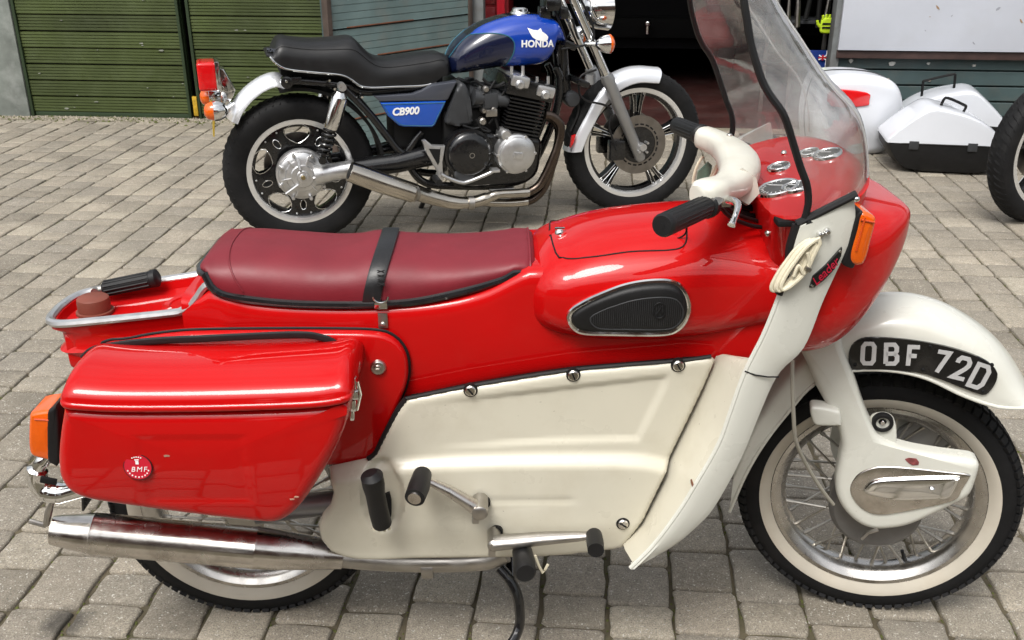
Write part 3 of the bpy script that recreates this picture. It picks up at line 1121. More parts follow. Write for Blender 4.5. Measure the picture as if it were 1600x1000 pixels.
def pannier_case(name, label, loc, rz, handle):
    t = thing(name, label, 'case', loc, rz, 'white-lidded pannier cases by the wall')
    base = [(-0.30, 0.155), (-0.295, 0.12), (-0.25, 0.055), (-0.19, 0.012), (-0.10, 0.0), (0.20, 0.0), (0.27, 0.03), (0.30, 0.09), (0.305, 0.155)]
    m_ = MB()
    rings_ = []
    for y_, k in ((-0.17, 0.90), (-0.165, 0.94), (-0.13, 0.985), (-0.06, 1.0), (0.06, 1.0), (0.13, 0.985), (0.165, 0.94), (0.17, 0.90)):
        rings_.append([(x * k, y_, 0.155 + (z - 0.155) * k) for x, z in base])
    m_.loft(rings_)
    m_.build('case_base', BLACKRUB, t)
    lidp = [(-0.302, 0.160), (-0.29, 0.185), (-0.22, 0.255), (-0.13, 0.330), (-0.08, 0.350), (-0.02, 0.345), (0.10, 0.315), (0.20, 0.27), (0.28, 0.205), (0.307, 0.160)]
    lidp = [tuple(p) for p in catmull(lidp, 4)]
    m_ = MB()
    rings_ = []
    for y_, k in ((-0.172, 0.88), (-0.170, 0.93), (-0.155, 0.97), (-0.12, 0.995), (-0.05, 1.0), (0.05, 1.0), (0.12, 0.995), (0.155, 0.97), (0.170, 0.93), (0.172, 0.88)):
        rings_.append([(x * (0.6 + 0.4 * k) if abs(x) < 0.28 else x * (0.75 + 0.25 * k), y_, 0.160 + (z - 0.160) * k) for x, z in lidp])
    m_.loft(rings_)
    m_.build('case_lid', WHITEG, t, angle=50)
    m_ = MB()
    m_.ring([(x, y_ * 1.0, 0.158) for x, y_ in catmull([(-0.300, -0.10), (-0.28, -0.158), (-0.2, -0.170), (0.2, -0.170), (0.285, -0.158), (0.305, -0.10), (0.305, 0.10), (0.285, 0.158), (0.2, 0.170), (-0.2, 0.170), (-0.28, 0.158), (-0.30, 0.10)], 4, True)], 0.004, 6)
    m_.build('lid_seal', BLACKRUB, t)
    for xx in (-0.16, 0.14):
        m_ = MB()
        m_.box((xx, -0.172, 0.150), (0.05, 0.012, 0.045), 0.004)
        m_.build('latch', DARKGREY, t)
    m_ = MB()
    m_.tube(catmull(handle, 3), 0.0075, 8)
    m_.build('handle', BLACKM, t)
    return t


pannier_case('pannier_case', 'white-lidded black pannier case lying in front, handle leaning right', (1.885, 5.62, 0.012), R(-5), [(-0.03, -0.05, 0.33), (-0.02, -0.055, 0.375), (0.0, -0.055, 0.388), (0.085, -0.055, 0.355), (0.10, -0.055, 0.34), (0.085, -0.05, 0.30)])
pannier_case('pannier_case', 'white-lidded pannier case half hidden behind the front one against the boards', (2.10, 6.14, 0.012), R(170), [(0.17, 0.0, 0.27), (0.175, 0.0, 0.365), (0.16, 0.0, 0.378), (0.02, 0.0, 0.42), (0.005, 0.0, 0.41), (0.0, 0.0, 0.33)])


# ================================================================== red and cream touring motorcycle (foreground)
LEAD = thing('touring_motorcycle', 'red and cream faired vintage motorcycle with windscreen and burgundy seat in the foreground',
             'motorcycle', (-0.685, 1.646, 0), R(5.68))
STEER = Matrix.Translation((1.292, 0, 0)) @ Matrix.Rotation(R(-14.05), 4, 'Z')


SPOKEM = mat('spoke_steel', (0.42, 0.40, 0.36), 0.35, 0.9, var=0.25, vscale=30)


def spoked_wheel(parent, M, ww_inner=0.2125, ww_outer=0.240, rt=0.283):
    rim = MB()
    prof = [(0.2125, -0.033), (0.2135, -0.029), (0.207, -0.026), (0.2, -0.022), (0.190, -0.014), (0.1875, 0), (0.190, 0.014), (0.2, 0.022),
            (0.207, 0.026), (0.2135, 0.029), (0.2125, 0.033), (0.204, 0.034), (0.194, 0.027), (0.184, 0.017), (0.1815, 0), (0.184, -0.017),
            (0.194, -0.027), (0.204, -0.034)]
    rim.lathe(prof, 96, closedprof=True)
    w = rim.build('wheel', RIMSTEEL, parent, M)
    ty = MB()
    half = [(0.206, 0.024), (0.2135, 0.031), (0.222, 0.0375), (0.232, 0.0415), (0.243, 0.0435), (0.254, 0.0425), (0.264, 0.0385), (0.272, 0.033), (0.2755, 0.029)]
    crown = [(rt - 0.0035, 0.024), (rt - 0.001, 0.014), (rt, 0)]
    prof = half + crown + [(r, -y) for (r, y) in reversed(half + crown[:-1])]
    ty.lathe([(r, -y) for r, y in prof], 96, closedprof=True)
    ty.build('tyre', RUBBER, w)
    tr = MB()
    for k in range(84):
        a = 2 * math.pi * k / 84
        for sy in (-1, 1):
            rot = Matrix.Rotation(-a, 3, 'Y') @ Matrix.Rotation(sy * 0.5, 3, 'X')
            c = Vector((math.sin(a) * 0.2725, sy * 0.0335, math.cos(a) * 0.2725))
            rot2 = Matrix.Rotation(a, 3, 'Y') @ Matrix.Rotation(-sy * 0.62, 3, 'X')
            tr.box(c, (0.0145, 0.018, 0.007), 0.0)
            for i in range(8):
                v = Vector(tr.v[-8 + i]) - c
                tr.v[-8 + i] = tuple(c + rot2 @ v)
        for yy in (-0.011, 0.011):
            aa = a + (0.018 if yy > 0 else 0)
            c = Vector((math.sin(aa) * (rt - 0.0005), yy, math.cos(aa) * (rt - 0.0005)))
            rot2 = Matrix.Rotation(aa, 3, 'Y')
            tr.box(c, (0.015, 0.017, 0.006), 0.0)
            for i in range(8):
                v = Vector(tr.v[-8 + i]) - c
                tr.v[-8 + i] = tuple(c + rot2 @ v)
    tr.build('tread', RUBBER, w, smooth=False)
    for sy in (-1, 1):
        wm = MB()
        pts = [(r, y + 0.0012) for (r, y) in half if ww_inner - 0.001 <= r <= ww_outer + 0.004]
        pts = [(0.2138, 0.0325), (0.222, 0.0388), (0.230, 0.0421), (0.2340, 0.0432), (0.2370, 0.0435), (0.2370, 0.040), (0.2138, 0.028)]
        wm.lathe([(r, sy * y) for r, y in pts], 96, closedprof=True)
        wm.build('whitewall_band', WHITEWALL, w)
    hb = MB()
    hb.lathe([(0.0, -0.05), (0.03, -0.05), (0.034, -0.044), (0.034, -0.03), (0.062, -0.028), (0.066, -0.022), (0.066, 0.03), (0.04, 0.034), (0.03, 0.05), (0, 0.05)], 40)
    hb.build('hub', STEEL, w)
    sp = MB()
    sp.tube([(0.055, 0, -0.0), (0.1855, 0, 0.0)], 0.0026, 6)
    sp.tube([(0.170, 0, 0), (0.187, 0, 0)], 0.0042, 6)
    me = sp.mesh('spoke', SPOKEM)
    for k in range(36):
        a = 2 * math.pi * (k + 0.5) / 36
        sy = -1 if k % 2 else 1
        lean = (1 if (k // 2) % 2 else -1) * 0.42
        p0 = Vector((0.060 * math.cos(a + lean * 1.2), sy * 0.028, 0.060 * math.sin(a + lean * 1.2)))
        p1 = Vector((0.186 * math.cos(a), sy * 0.004, 0.186 * math.sin(a)))
        d = p1 - p0
        q = d.to_track_quat('X', 'Z').to_matrix().to_4x4()
        sc = d.length / (0.1865 - 0.055)
        o = bpy.data.objects.new('spoke', me)
        COL.objects.link(o)
        o.parent = w
        o.matrix_basis = Matrix.Translation(p0) @ q @ Matrix.Diagonal((sc, 1, 1, 1)) @ Matrix.Translation((-0.055, 0, 0))
    vs = MB()
    vs.tube([(0.187 * math.cos(-1.1), 0, 0.187 * math.sin(-1.1)), (0.156 * math.cos(-1.08), -0.004, 0.156 * math.sin(-1.08))], [0.0042, 0.0036], 8)
    vs.build('valve_stem', BLACKRUB, w)
    return w


rear_wheel = spoked_wheel(LEAD, Matrix.Translation((-0.003, 0.035, 0.280)) @ Matrix.Scale(0.985, 4), rt=0.281)
front_wheel = spoked_wheel(LEAD, STEER @ Matrix.Translation((-0.004, 0.035, 0.280)) @ Matrix.Scale(0.985, 4), rt=0.281)

# ---- front drum, fork leg with trailing-link casing
DRUMM = mat('drum_grey', (0.16, 0.155, 0.15), 0.5, 0.6, var=0.2, vscale=14)
dr = MB()
dr.lathe([(0.0, -0.062), (0.080, -0.062), (0.087, -0.056), (0.090, -0.048), (0.090, -0.036), (0.085, -0.033), (0.085, 0.02), (0, 0.02)], 56, c=(-0.012, 0, 0.292))
dr.build('brake_drum', DRUMM, LEAD, STEER)

leg_out = [(-0.1719,0.5915),(-0.161,0.5687),(-0.1371,0.531),(-0.116,0.4953),(-0.1026,0.4553),(-0.1023,0.4157),(-0.103,0.3753),(-0.0968,0.3412),(-0.0801,0.3113),(-0.0529,0.2857),(-0.0227,0.275),(0.0076,0.2793),(0.0432,0.2935),(0.0807,0.3218),(0.1169,0.353),(0.1393,0.3759),(0.1448,0.4061),(0.1461,0.4398),(0.1406,0.4511),(0.1266,0.4552),(0.0819,0.4561),(0.0319,0.4592),(-0.0007,0.4647),(-0.0246,0.4725),(-0.0426,0.4867),(-0.0603,0.5161),(-0.0762,0.5494),(-0.0926,0.5874),(-0.111,0.6248),(-0.1263,0.6568),(-0.1395,0.6837),(-0.2144,0.6759),(-0.1937,0.6339)]
for sgn in (1, -1):
    m = MB()
    m.dome(leg_out, sgn * -0.070, sgn * -0.108, 0.016, 0.003, n=120, inner=6, arc=5, sm=4)
    m.build('fork_leg', WHITEP, LEAD, STEER)
cov = MB()
cov_out = [(-0.0754,0.3635),(-0.0739,0.3811),(-0.0641,0.4026),(-0.043,0.4181),(-0.0186,0.425),(0.0222,0.428),(0.0898,0.4287),(0.1291,0.4283),(0.1298,0.4167),(0.1226,0.3932),(0.1125,0.3673),(0.0583,0.341),(0.019,0.325),(-0.0078,0.3161),(-0.0313,0.3159),(-0.0543,0.3288),(-0.0695,0.3469)]
cov.dome(cov_out, -0.104, -0.1125, 0.004, 0.002, n=80, inner=5, arc=3, sm=4)
cover = cov.build('link_cover', OLDCHROME, LEAD, STEER)
m = MB()
lz = [(-0.0516,0.368),(-0.0476,0.3801),(-0.0335,0.3959),(0.0109,0.407),(0.0683,0.4176),(0.1098,0.4236),(0.1124,0.4162),(0.1066,0.389),(0.097,0.3733),(0.054,0.3639),(0.0091,0.3564),(-0.038,0.3608)]
m.dome(lz, -0.111, -0.121, 0.007, 0.001, n=64, inner=4, arc=4, sm=4)
m.build('raised_panel', CHROME, cover)
m = MB()
c = [(0.0671,0.3929)][0]
m.lathe([(0, -0.127), (0.003, -0.127), (0.0055, -0.125), (0.006, -0.120), (0.006, -0.115)], 16, c=(c[0], 0, c[1]))
m.build('bolt', CHROME, cover)
m = MB()
c = [(-0.0334,0.506)][0]
m.lathe([(0.0085, -0.088), (0.0125, -0.088), (0.0125, -0.096), (0.0178, -0.096), (0.0195, -0.093), (0.0195, -0.085)], 28, c=(c[0], 0, c[1]))
lpv = m.build('link_pivot', BLACKRUB, LEAD, STEER)
m = MB()
m.lathe([(0, -0.0945), (0.004, -0.0945), (0.006, -0.092), (0.009, -0.0885), (0.009, -0.085)], 18, c=(c[0], 0, c[1]))
m.build('pivot_nut', CHROME, lpv)
m = MB()
piv = [(-0.0541,0.5006),(-0.0425,0.5158),(-0.022,0.5168),(-0.0083,0.501),(-0.0029,0.4573),(-0.0185,0.4439),(-0.0383,0.4525)]
m.plate(catmull(piv, 4, True), -0.07, -0.09, 0.004)
m.build('link_arm', WHITEP, LEAD, STEER)
m = MB()   # far-side casing seen through the spokes
fs = [(0.0243,0.4092),(0.06,0.4378),(0.1015,0.4251),(0.1443,0.3887),(0.1497,0.3713),(0.1328,0.3537),(0.0718,0.3606),(0.0354,0.368)]
m.dome(fs, 0.06, 0.11, 0.012, 0, n=48, sm=4)
m.build('far_link_casing', FORKGREY, LEAD, STEER)
m = MB()   # clamp on the fork leg
ck = [(-0.1692,0.5355),(-0.1583,0.5412),(-0.1211,0.5371),(-0.1136,0.5283),(-0.1105,0.5113),(-0.1148,0.5053),(-0.1536,0.5014),(-0.1645,0.5153)]
m.dome(ck, -0.095, -0.125, 0.007, 0.001, n=48, inner=4, sm=4)
m.build('leg_clamp', WHITEP, LEAD, STEER)
m = MB()
m.tube([(-0.0396,-0.11,0.2552),(-0.0299,-0.11,0.2719),(-0.0122,-0.11,0.2819)], 0.004, 8)
m.build('drain_tab', STEEL, LEAD, STEER)

# ---- front mudguard (turns with the wheel)
out_pts = [(-0.2939,0.3744),(-0.2609,0.4968),(-0.205,0.6084),(-0.1316,0.6871),(-0.0778,0.7158),(-0.0116,0.7272),(0.0569,0.7158),(0.1231,0.6826),(0.1746,0.6401),(0.2184,0.5817),(0.2405,0.5413)]
in_pts = [(-0.2948,0.2567),(-0.2712,0.3488),(-0.2405,0.4297),(-0.2012,0.506),(-0.1713,0.5566),(-0.1343,0.588),(-0.0847,0.6043),(-0.0232,0.6087),(0.034,0.5994),(0.099,0.5728),(0.162,0.5566),(0.2174,0.5609)]
oc = resample(catmull(out_pts, 6), 40)
ic = resample(catmull(in_pts, 6), 40)


def guard_section(i, off=0.0):
    o, n_ = np.array(oc[i]), np.array(ic[i])
    W = 0.078 - off
    d = o - n_
    Ld = np.linalg.norm(d)
    d = d / Ld
    fall = min(0.055, Ld * 0.7)
    pts = []
    for k in range(5):
        t = k / 5
        pts.append((n_ + d * (Ld - fall) * t, -W))
    for k in range(13):
        a = math.pi * k / 12
        pts.append((n_ + d * (Ld - fall - off + fall * math.sin(a) ** 0.8), -W * math.cos(a)))
    for k in range(4, -1, -1):
        pts.append((n_ + d * (Ld - fall) * k / 5, W))
    return [(p[0], y, p[1]) for p, y in pts]


mg = MB()
orings = [guard_section(i) for i in range(40)]
irings = [guard_section(i, 0.003)[::-1] for i in range(40)]
mg.loft([a + b for a, b in zip(orings, irings)], caps=True)
mudguard = mg.build('front_mudguard', WHITEP, LEAD, STEER)
bead = MB()
bead.tube([orings[i][0] for i in range(40)], 0.0035, 8)
bead.build('rolled_edge', WHITEP, mudguard)

# number plate on the guard's side
pl = MB()
plo = [(-0.1086,0.6217),(-0.1103,0.64),(-0.1057,0.6568),(-0.0916,0.6692),(-0.0644,0.6745),(-0.0195,0.6756),(0.0254,0.6727),(0.0672,0.666),(0.1024,0.6567),(0.1278,0.6459),(0.1445,0.631),(0.1488,0.6182),(0.1461,0.5997),(0.1365,0.5814),(0.1276,0.5799),(0.0971,0.589),(0.0608,0.6011),(0.0249,0.6101),(-0.0103,0.613),(-0.0451,0.612),(-0.0798,0.6076),(-0.1016,0.6056)]
pl.plate([tuple(p) for p in resample(catmull(plo, 5, True), 80, True)], -0.076, -0.0825, 0.0012)
plate = pl.build('number_plate', BLACKP, mudguard)
GL = {'O': [[(-.8, -.7), (-.8, .7), (-.5, 1), (.5, 1), (.8, .7), (.8, -.7), (.5, -1), (-.5, -1), (-.8, -.7)]],
      'B': [[(-.8, -1), (-.8, 1), (.4, 1), (.75, .7), (.75, .32), (.45, .05), (-.8, .05)], [(.45, .05), (.85, -.25), (.85, -.7), (.5, -1), (-.8, -1)]],
      'F': [[(-.7, -1), (-.7, 1), (.8, 1)], [(-.7, .05), (.45, .05)]],
      '7': [[(-.8, 1), (.8, 1), (-.25, -1)]],
      '2': [[(-.8, .45), (-.75, .75), (-.45, 1), (.45, 1), (.8, .7), (.8, .35), (.5, 0), (-.8, -1), (.9, -1)]],
      'D': [[(-.8, -1), (-.8, 1), (.4, 1), (.8, .6), (.8, -.6), (.4, -1), (-.8, -1)]]}
for ch, (x, z), up, dn in zip('OBF72D', [(-0.0768,0.6412),(-0.037,0.6443),(0.0014,0.644),(0.0498,0.6372),(0.0857,0.6296),(0.1184,0.6167)],
                              [(-0.0782,0.6621),(-0.0389,0.6646),(0.0001,0.664),(0.0511,0.6586),(0.0896,0.6509),(0.125,0.64)],
                              [(-0.0746,0.6197),(-0.0344,0.6238),(0.0027,0.6239),(0.0479,0.6147),(0.0826,0.6077),(0.1129,0.5938)]):
    h = math.dist(up, dn) / 2 * 0.93
    ang = math.atan2(up[0] - dn[0], up[1] - dn[1])
    lt = strokes([[(a * h * 0.62, b * h) for a, b in ln] for ln in GL[ch]], 0.0078, 0.0012)
    M = Matrix.Translation((x, -0.0828, z)) @ Matrix.Rotation(ang, 4, 'Y')
    lt.build('plate_character', PLATEW, plate, M, smooth=False)
for (x, z) in [(-0.0969,0.6155),(0.0216,0.6186),(0.0261,0.6667),(0.135,0.6415),(0.1295,0.587)]:
    m = MB()
    m.lathe([(0, -0.0855), (0.002, -0.0853), (0.0034, -0.0835), (0.0034, -0.081)], 12, c=(x, 0, z))
    m.build('plate_rivet', BLACKM, plate)

# ---- main beam (red pressed-steel body)
bt = fn([(-0.0451,0.7768),(-0.0101,0.7766),(0.0249,0.7942),(0.0993,0.7737),(0.2307,0.7658),(0.3411,0.7675),(0.4297,0.7766),(0.4961,0.7952),(0.5565,0.8266),(0.5946,0.8322),(0.7586,0.8314),(1.0108,0.8301)])
bb = fn([(-0.0637,0.6711),(0.0062,0.6203),(0.1948,0.5674),(0.356,0.5767),(0.4656,0.6018),(0.6481,0.6325),(0.8352,0.6477),(0.9086,0.6548),(1.027,0.6641)])
bm_ = MB()
rings = []
for x in np.linspace(-0.035, 0.985, 60):
    w = 0.124 if x < 0.85 else 0.124 + (x - 0.85) * 0.25
    if x < 0.06:
        w = 0.106 + (x + 0.035) * 0.23
    rings.append(superring(x, w, bt(x), bb(x), 9, 48))
bm_.loft(rings)
beam = bm_.build('body_beam', RED, LEAD)

# ---- tank-shaped locker
tk_top = fn([(0.556, 0.775), (0.561, 0.80), (0.572, 0.825), (0.59, 0.845), (0.62, 0.862)] + [(0.6249,0.8603),(0.6569,0.8727),(0.7026,0.8845),(0.7484,0.8915),(0.8169,0.8984)] + [(0.8742,0.901),(0.9437,0.8959),(1.0138,0.8861)] + [(1.06, 0.885)])
tk_bot = fn([(0.556, 0.745), (0.561, 0.725)] + [(0.5681,0.7357),(0.5748,0.7237),(0.5969,0.7105),(0.6324,0.6986),(0.6946,0.6904),(0.7835,0.6889),(0.8718,0.6966),(0.937,0.7118)] + [(1.06, 0.745)])
tk_w = fn([(0.556, 0.03), (0.559, 0.068), (0.565, 0.098), (0.576, 0.122), (0.595, 0.142), (0.63, 0.154), (0.70, 0.160), (0.78, 0.163), (0.9, 0.166), (1.0, 0.176), (1.07, 0.18)])
tk = MB()
TN = 2.35
xs = np.concatenate([[0.556, 0.558, 0.561, 0.565, 0.571, 0.579, 0.589, 0.60, 0.615], np.linspace(0.63, 1.05, 34)])
tk.loft([superring(x, tk_w(x), tk_top(x), tk_bot(x), TN, 72, 3.6) for x in xs])
tank = tk.build('tank_locker', RED, LEAD)


def tank_y(x, z, off=0.0):
    zc, h = (tk_top(x) + tk_bot(x)) / 2, (tk_top(x) - tk_bot(x)) / 2
    e = TN if z > zc else 3.6
    return -tk_w(x) * max(0.0, 1 - abs((z - zc) / h) ** e) ** (1 / e) - off


knee = [(0.6332,0.7593),(0.6411,0.7743),(0.6602,0.7882),(0.6813,0.7997),(0.7236,0.8175),(0.766,0.826),(0.8045,0.8262),(0.8268,0.8142),(0.8395,0.7872),(0.8375,0.7591),(0.8243,0.7354),(0.7979,0.724),(0.7146,0.7241),(0.662,0.7253),(0.6406,0.7389)]
ko = resample(catmull(knee, 6, True), 80, True)
m = MB()
m.ring([(p[0], tank_y(p[0], p[1], 0.003), p[1]) for p in inset2d(ko, 0.003)], 0.0052, 8)
kr = m.build('knee_pad_trim', CHROME, LEAD)
m = MB()
ki = inset2d(ko, 0.006)
m.dome([tuple(p) for p in ki], 0, -0.012, 0.009, 0.0, n=80, inner=6, sm=0, back=False, yfun=lambda x, z, y: tank_y(x, z) + y + 0.002)
pad = m.build('knee_pad', BLACKRUB, LEAD)
m = MB()
kc = ki.mean(0)
k2 = np.array([kc + (p - kc) * np.array((0.8, 0.66)) + np.array((0.012, -0.004)) for p in ki])
m.ring([(p[0], tank_y(p[0], p[1], 0.0095), p[1]) for p in k2], 0.0014, 6)
for i in range(46):          # fine moulded ribs
    x = k2[:, 0].min() + (np.ptp(k2[:, 0])) * (i + 0.5) / 46
    zs = []
    for a, b in zip(k2, np.roll(k2, -1, 0)):
        if (a[0] - x) * (b[0] - x) < 0:
            zs.append(a[1] + (b[1] - a[1]) * (x - a[0]) / (b[0] - a[0]))
    if len(zs) == 2:
        z0, z1 = sorted(zs)
        m.tube([(x, tank_y(x, z0 + (z1 - z0) * t, 0.0092), z0 + (z1 - z0) * t) for t in np.linspace(0.02, 0.98, 7)], 0.0011, 4, caps=False)
m.build('ribbed_insert', DARKGREY, pad)
m = MB()
c = [(0.7869,0.7763)][0]
m.ring([(c[0] + 0.010 * math.cos(a), tank_y(c[0], c[1], 0.0105), c[1] + 0.014 * math.sin(a)) for a in np.linspace(0, 2 * math.pi, 24)[:-1]], 0.0014, 6)
m.tube([(c[0] - 0.004, tank_y(c[0], c[1], 0.011), c[1] - 0.006), (c[0] + 0.003, tank_y(c[0], c[1], 0.011), c[1] + 0.008)], 0.0014, 6)
m.tube([(c[0] + 0.005, tank_y(c[0], c[1], 0.011), c[1] - 0.006), (c[0] + 0.001, tank_y(c[0], c[1], 0.011), c[1] + 0.004)], 0.0014, 6)
m.build('pad_emblem', BLACKRUB, pad)


def on_tank(x, z, off=0.0):
    """Push a point out to the locker's skin along the section's radius."""
    zc, h = (tk_top(x) + tk_bot(x)) / 2, (tk_top(x) - tk_bot(x)) / 2
    return (x, tank_y(x, min(z, zc + h * 0.998), off), min(z, zc + h * 0.998))


# locker lid: a closed panel line across the top
m = MB()
lid_near = [(0.6087,0.88),(0.6099,0.8638),(0.6226,0.846),(0.6734,0.8528),(0.7394,0.8632),(0.8188,0.8689),(0.8374,0.8813),(0.8401,0.8938)]
lid_pts = [on_tank(x, z, -0.0003) for x, z in resample(catmull(lid_near, 5), 44)]
m.tube(lid_pts, 0.0016, 6)
m.tube([(p[0], -p[1], p[2]) for p in lid_pts], 0.0016, 6)
lidg = m.build('locker_lid_gap', BLACKM, tank)
m = MB()
lk = on_tank(*[(0.6269,0.8799)][0])
m.lathe([(0, 0.009), (0.006, 0.009), (0.0085, 0.006), (0.009, 0)], 18, 'z', (lk[0], lk[1], lk[2] - 0.002))
m.box((lk[0], lk[1], lk[2] + 0.009), (0.018, 0.006, 0.005), 0.0015)
m.build('locker_lock', CHROME, tank)

# ---- seat
st_sil = fn([(-0.0095,0.8369),(0.0087,0.843),(0.0732,0.8452),(0.1429,0.84),(0.2128,0.8347),(0.2598,0.8357),(0.2977,0.8417),(0.3538,0.8365),(0.4243,0.8337),(0.495,0.8371),(0.5421,0.8419),(0.5751,0.8442)])
st_bot = fn([(0.0142,0.8201),(0.0247,0.7989),(0.0557,0.7834),(0.1424,0.771),(0.2303,0.7669),(0.3187,0.7676),(0.3853,0.7732),(0.474,0.7918),(0.527,0.8069),(0.5533,0.8173)] + [(0.62, 0.792)])
x0s, x1s = -0.004, 0.580


def st_top(x):
    return st_bot(x) + (st_sil(x) - st_bot(x)) / 0.90


se = MB()
rings = []
NS = 66
for i in range(NS):
    t = i / (NS - 1)
    x = x0s + (x1s - x0s) * t
    e = min(1, (x - x0s) / 0.055)
    e2 = min(1, (x1s - x) / 0.012)
    w = 0.117 - 0.018 * max(0, (x - 0.30) / 0.29) ** 1.5
    w *= 0.62 + 0.38 * math.sqrt(max(0, 1 - (1 - e) ** 2))
    w *= 0.93 + 0.07 * math.sqrt(max(0, 1 - (1 - e2) ** 2))
    zt, zb = st_top(x), st_bot(x) + 0.004
    zt -= 0.016 * (1 - min(1, e * 2.2)) ** 2 + 0.008 * (1 - math.sqrt(max(0, 1 - (1 - e2) ** 2)))
    ring = []
    K = 40
    hgt = zt - zb
    for k in range(K):
        a = math.pi * k / (K - 1)
        c_, s_ = math.cos(a), math.sin(a)
        ring.append((x, -w * math.copysign(abs(c_) ** 0.84, c_) * (1 + 0.09 * math.sin(a)), zb + hgt * abs(s_) ** 0.82))
    rings.append(ring)
se.loft(rings)
seat = se.build('seat', SEATM, LEAD, angle=60)
m = MB()     # piping seam near the back
ii = 6
pp_ = []
for k in range(1, 39):
    fi = 5.5 + 4.5 * (1 - abs(math.sin(math.pi * k / 39)) ** 0.7)
    i_ = int(fi)
    q_ = Vector(rings[i_][k]).lerp(Vector(rings[i_ + 1][k]), fi - i_)
    pp_.append((q_[0], q_[1] * 1.006, q_[2] + 0.0006))
m.tube(pp_, 0.0016, 6)
m.build('seat_piping', SEATM, seat)
m = MB()
m.tube([(p[0] + 0.001, p[1] * 1.004, p[2]) for p in rings[-2][1:-1]], 0.0025, 6)
m.build('seat_piping', SEATM, seat)
tr_ = MB()
low = [(r_[0][0], r_[0][1] * 1.012, r_[0][2] - 0.004) for r_ in rings]
path = [(p[0], -p[1], p[2]) for p in reversed(low)] + low
tr_.tube(path, 0.0072, 8)
tr_.build('seat_trim', BLACKP, seat)
m = MB()
bl = [(x, st_bot(x)) for x in np.linspace(0.05, 0.585, 30)]
m.loft([[(x, -0.106, z + 0.004), (x, 0.106, z + 0.004), (x, 0.106, z - 0.022), (x, -0.106, z - 0.022)] for x, z in bl])
m.build('seat_base', BLACKM, seat)
# strap over the seat
m = MB()
xs_ = 0.315
cut = []
sx = [(0.3386,0.9019),(0.3239,0.8638),(0.3193,0.8319),(0.3166,0.7971)]
K = 34
for k in range(K):
    a = math.pi * k / (K - 1)
    c_, s_ = math.cos(a), math.sin(a)
    x = 0.297 + 0.022 * abs(s_)
    zb, zt = st_bot(x) + 0.004, st_top(x)
    w = 0.117 - 0.018 * max(0, (x - 0.30) / 0.29) ** 1.5
    y = -w * math.copysign(abs(c_) ** 0.84, c_) * (1 + 0.09 * math.sin(a))
    z = zb + (zt - zb) * abs(s_) ** 0.82
    cut.append((x, y, z))
V = []
for i, p in enumerate(cut):
    a = Vector(cut[max(0, i - 1)])
    b = Vector(cut[min(K - 1, i + 1)])
    t = (b - a).normalized()
    nrm = Vector((0, t.z, -t.y)).normalized()
    nrm = -nrm if nrm.dot(Vector((0, p[1], p[2] - 0.78))) < 0 else nrm
    hw = 0.0155
    pv = Vector(p)
    V.append([pv + Vector((-hw, 0, 0)) + nrm * 0.001, pv + Vector((hw, 0, 0)) + nrm * 0.001, pv + Vector((hw, 0, 0)) + nrm * 0.004,
              pv + Vector((hw - 0.004, 0, 0)) + nrm * 0.0052, pv + Vector((-hw + 0.004, 0, 0)) + nrm * 0.0052, pv + Vector((-hw, 0, 0)) + nrm * 0.004])
m.loft(V)
strap = m.build('seat_strap', STRAPM, LEAD)
m = MB()
c = [(0.3143,-0.123,0.7808)][0]
m.tube([(c[0] + 0.013 * math.cos(a), c[1] - 0.003, c[2] + 0.004 + 0.012 * math.sin(a)) for a in np.linspace(-math.pi, 0, 12)], 0.0018, 6)
m.box((c[0], c[1] - 0.002, c[2] - 0.013), (0.022, 0.003, 0.012), 0.001)
m.build('strap_ring', CHROME, strap)
m = MB()
c = [(0.3165,-0.126,0.7404)][0]
m.box((c[0], -0.1265, c[2]), (0.0165, 0.003, 0.028), 0.0012)
m.lathe([(0, -0.132), (0.003, -0.1315), (0.0045, -0.130), (0.0045, -0.126)], 14, c=(c[0], 0, c[2] - 0.006))
m.build('strap_bracket', STEEL, strap)
m = MB()
c = [(0.3177,-0.124,0.8175)][0]
for k in range(4):
    z = c[2] + 0.012 - 0.008 * k
    m.tube([(c[0] - 0.006, c[1] - 0.0032, z), (c[0] + 0.006, c[1] - 0.0032, z + 0.004)], 0.0011, 5)
    m.tube([(c[0] - 0.006, c[1] - 0.0032, z + 0.004), (c[0] + 0.006, c[1] - 0.0032, z)], 0.0011, 5)
m.build('strap_stitching', BLACKM, strap)

# ---- tail tray with bright rim
tail_z = fn([(-0.30, 0.712), (-0.27, 0.715), (-0.15, 0.730), (-0.06, 0.742), (-0.035, 0.748), (-0.01, 0.768), (0.012, 0.795), (0.05, 0.81)])
plan = [(0.045, -0.100), (0.01, -0.100), (-0.03, -0.099), (-0.10, -0.094), (-0.19, -0.088), (-0.25, -0.083), (-0.28, -0.070), (-0.294, -0.045), (-0.299, 0)]
plan = [tuple(p) for p in catmull(plan, 5)]
full = plan + [(x, -y) for x, y in reversed(plan[:-1])]
m = MB()
rg = []
for (x, y) in full:
    z = tail_z(x)
    k = 1 - 0.014 / max(0.02, math.hypot(x * 0.3, y))
    f = 0.0 if x > -0.05 else min(1, (-0.05 - x) / 0.2)
    lowz = 0.585 + 0.045 * f
    sgn = 1
    yl = y * (1.10 - 0.30 * f)
    xl = x + 0.046 * max(0, (-x - 0.20) / 0.099)
    xm = x + 0.004 * f
    rg.append([(x, y, z), (x, y, z - 0.012), (xm + 0.012 * f, y * 0.95, z - 0.020), (xm + 0.014 * f, y * 0.95, z - 0.046), (xm + 0.004 * f, y * 1.0, z - 0.056),
               (xl, yl, lowz), (xl, yl * 0.85, lowz - 0.002), (x * 0.93 + 0.002, y * 0.80, z - 0.034), (x * 0.955, y * 0.88, z - 0.010), (x * 0.965, y * 0.91, z)])
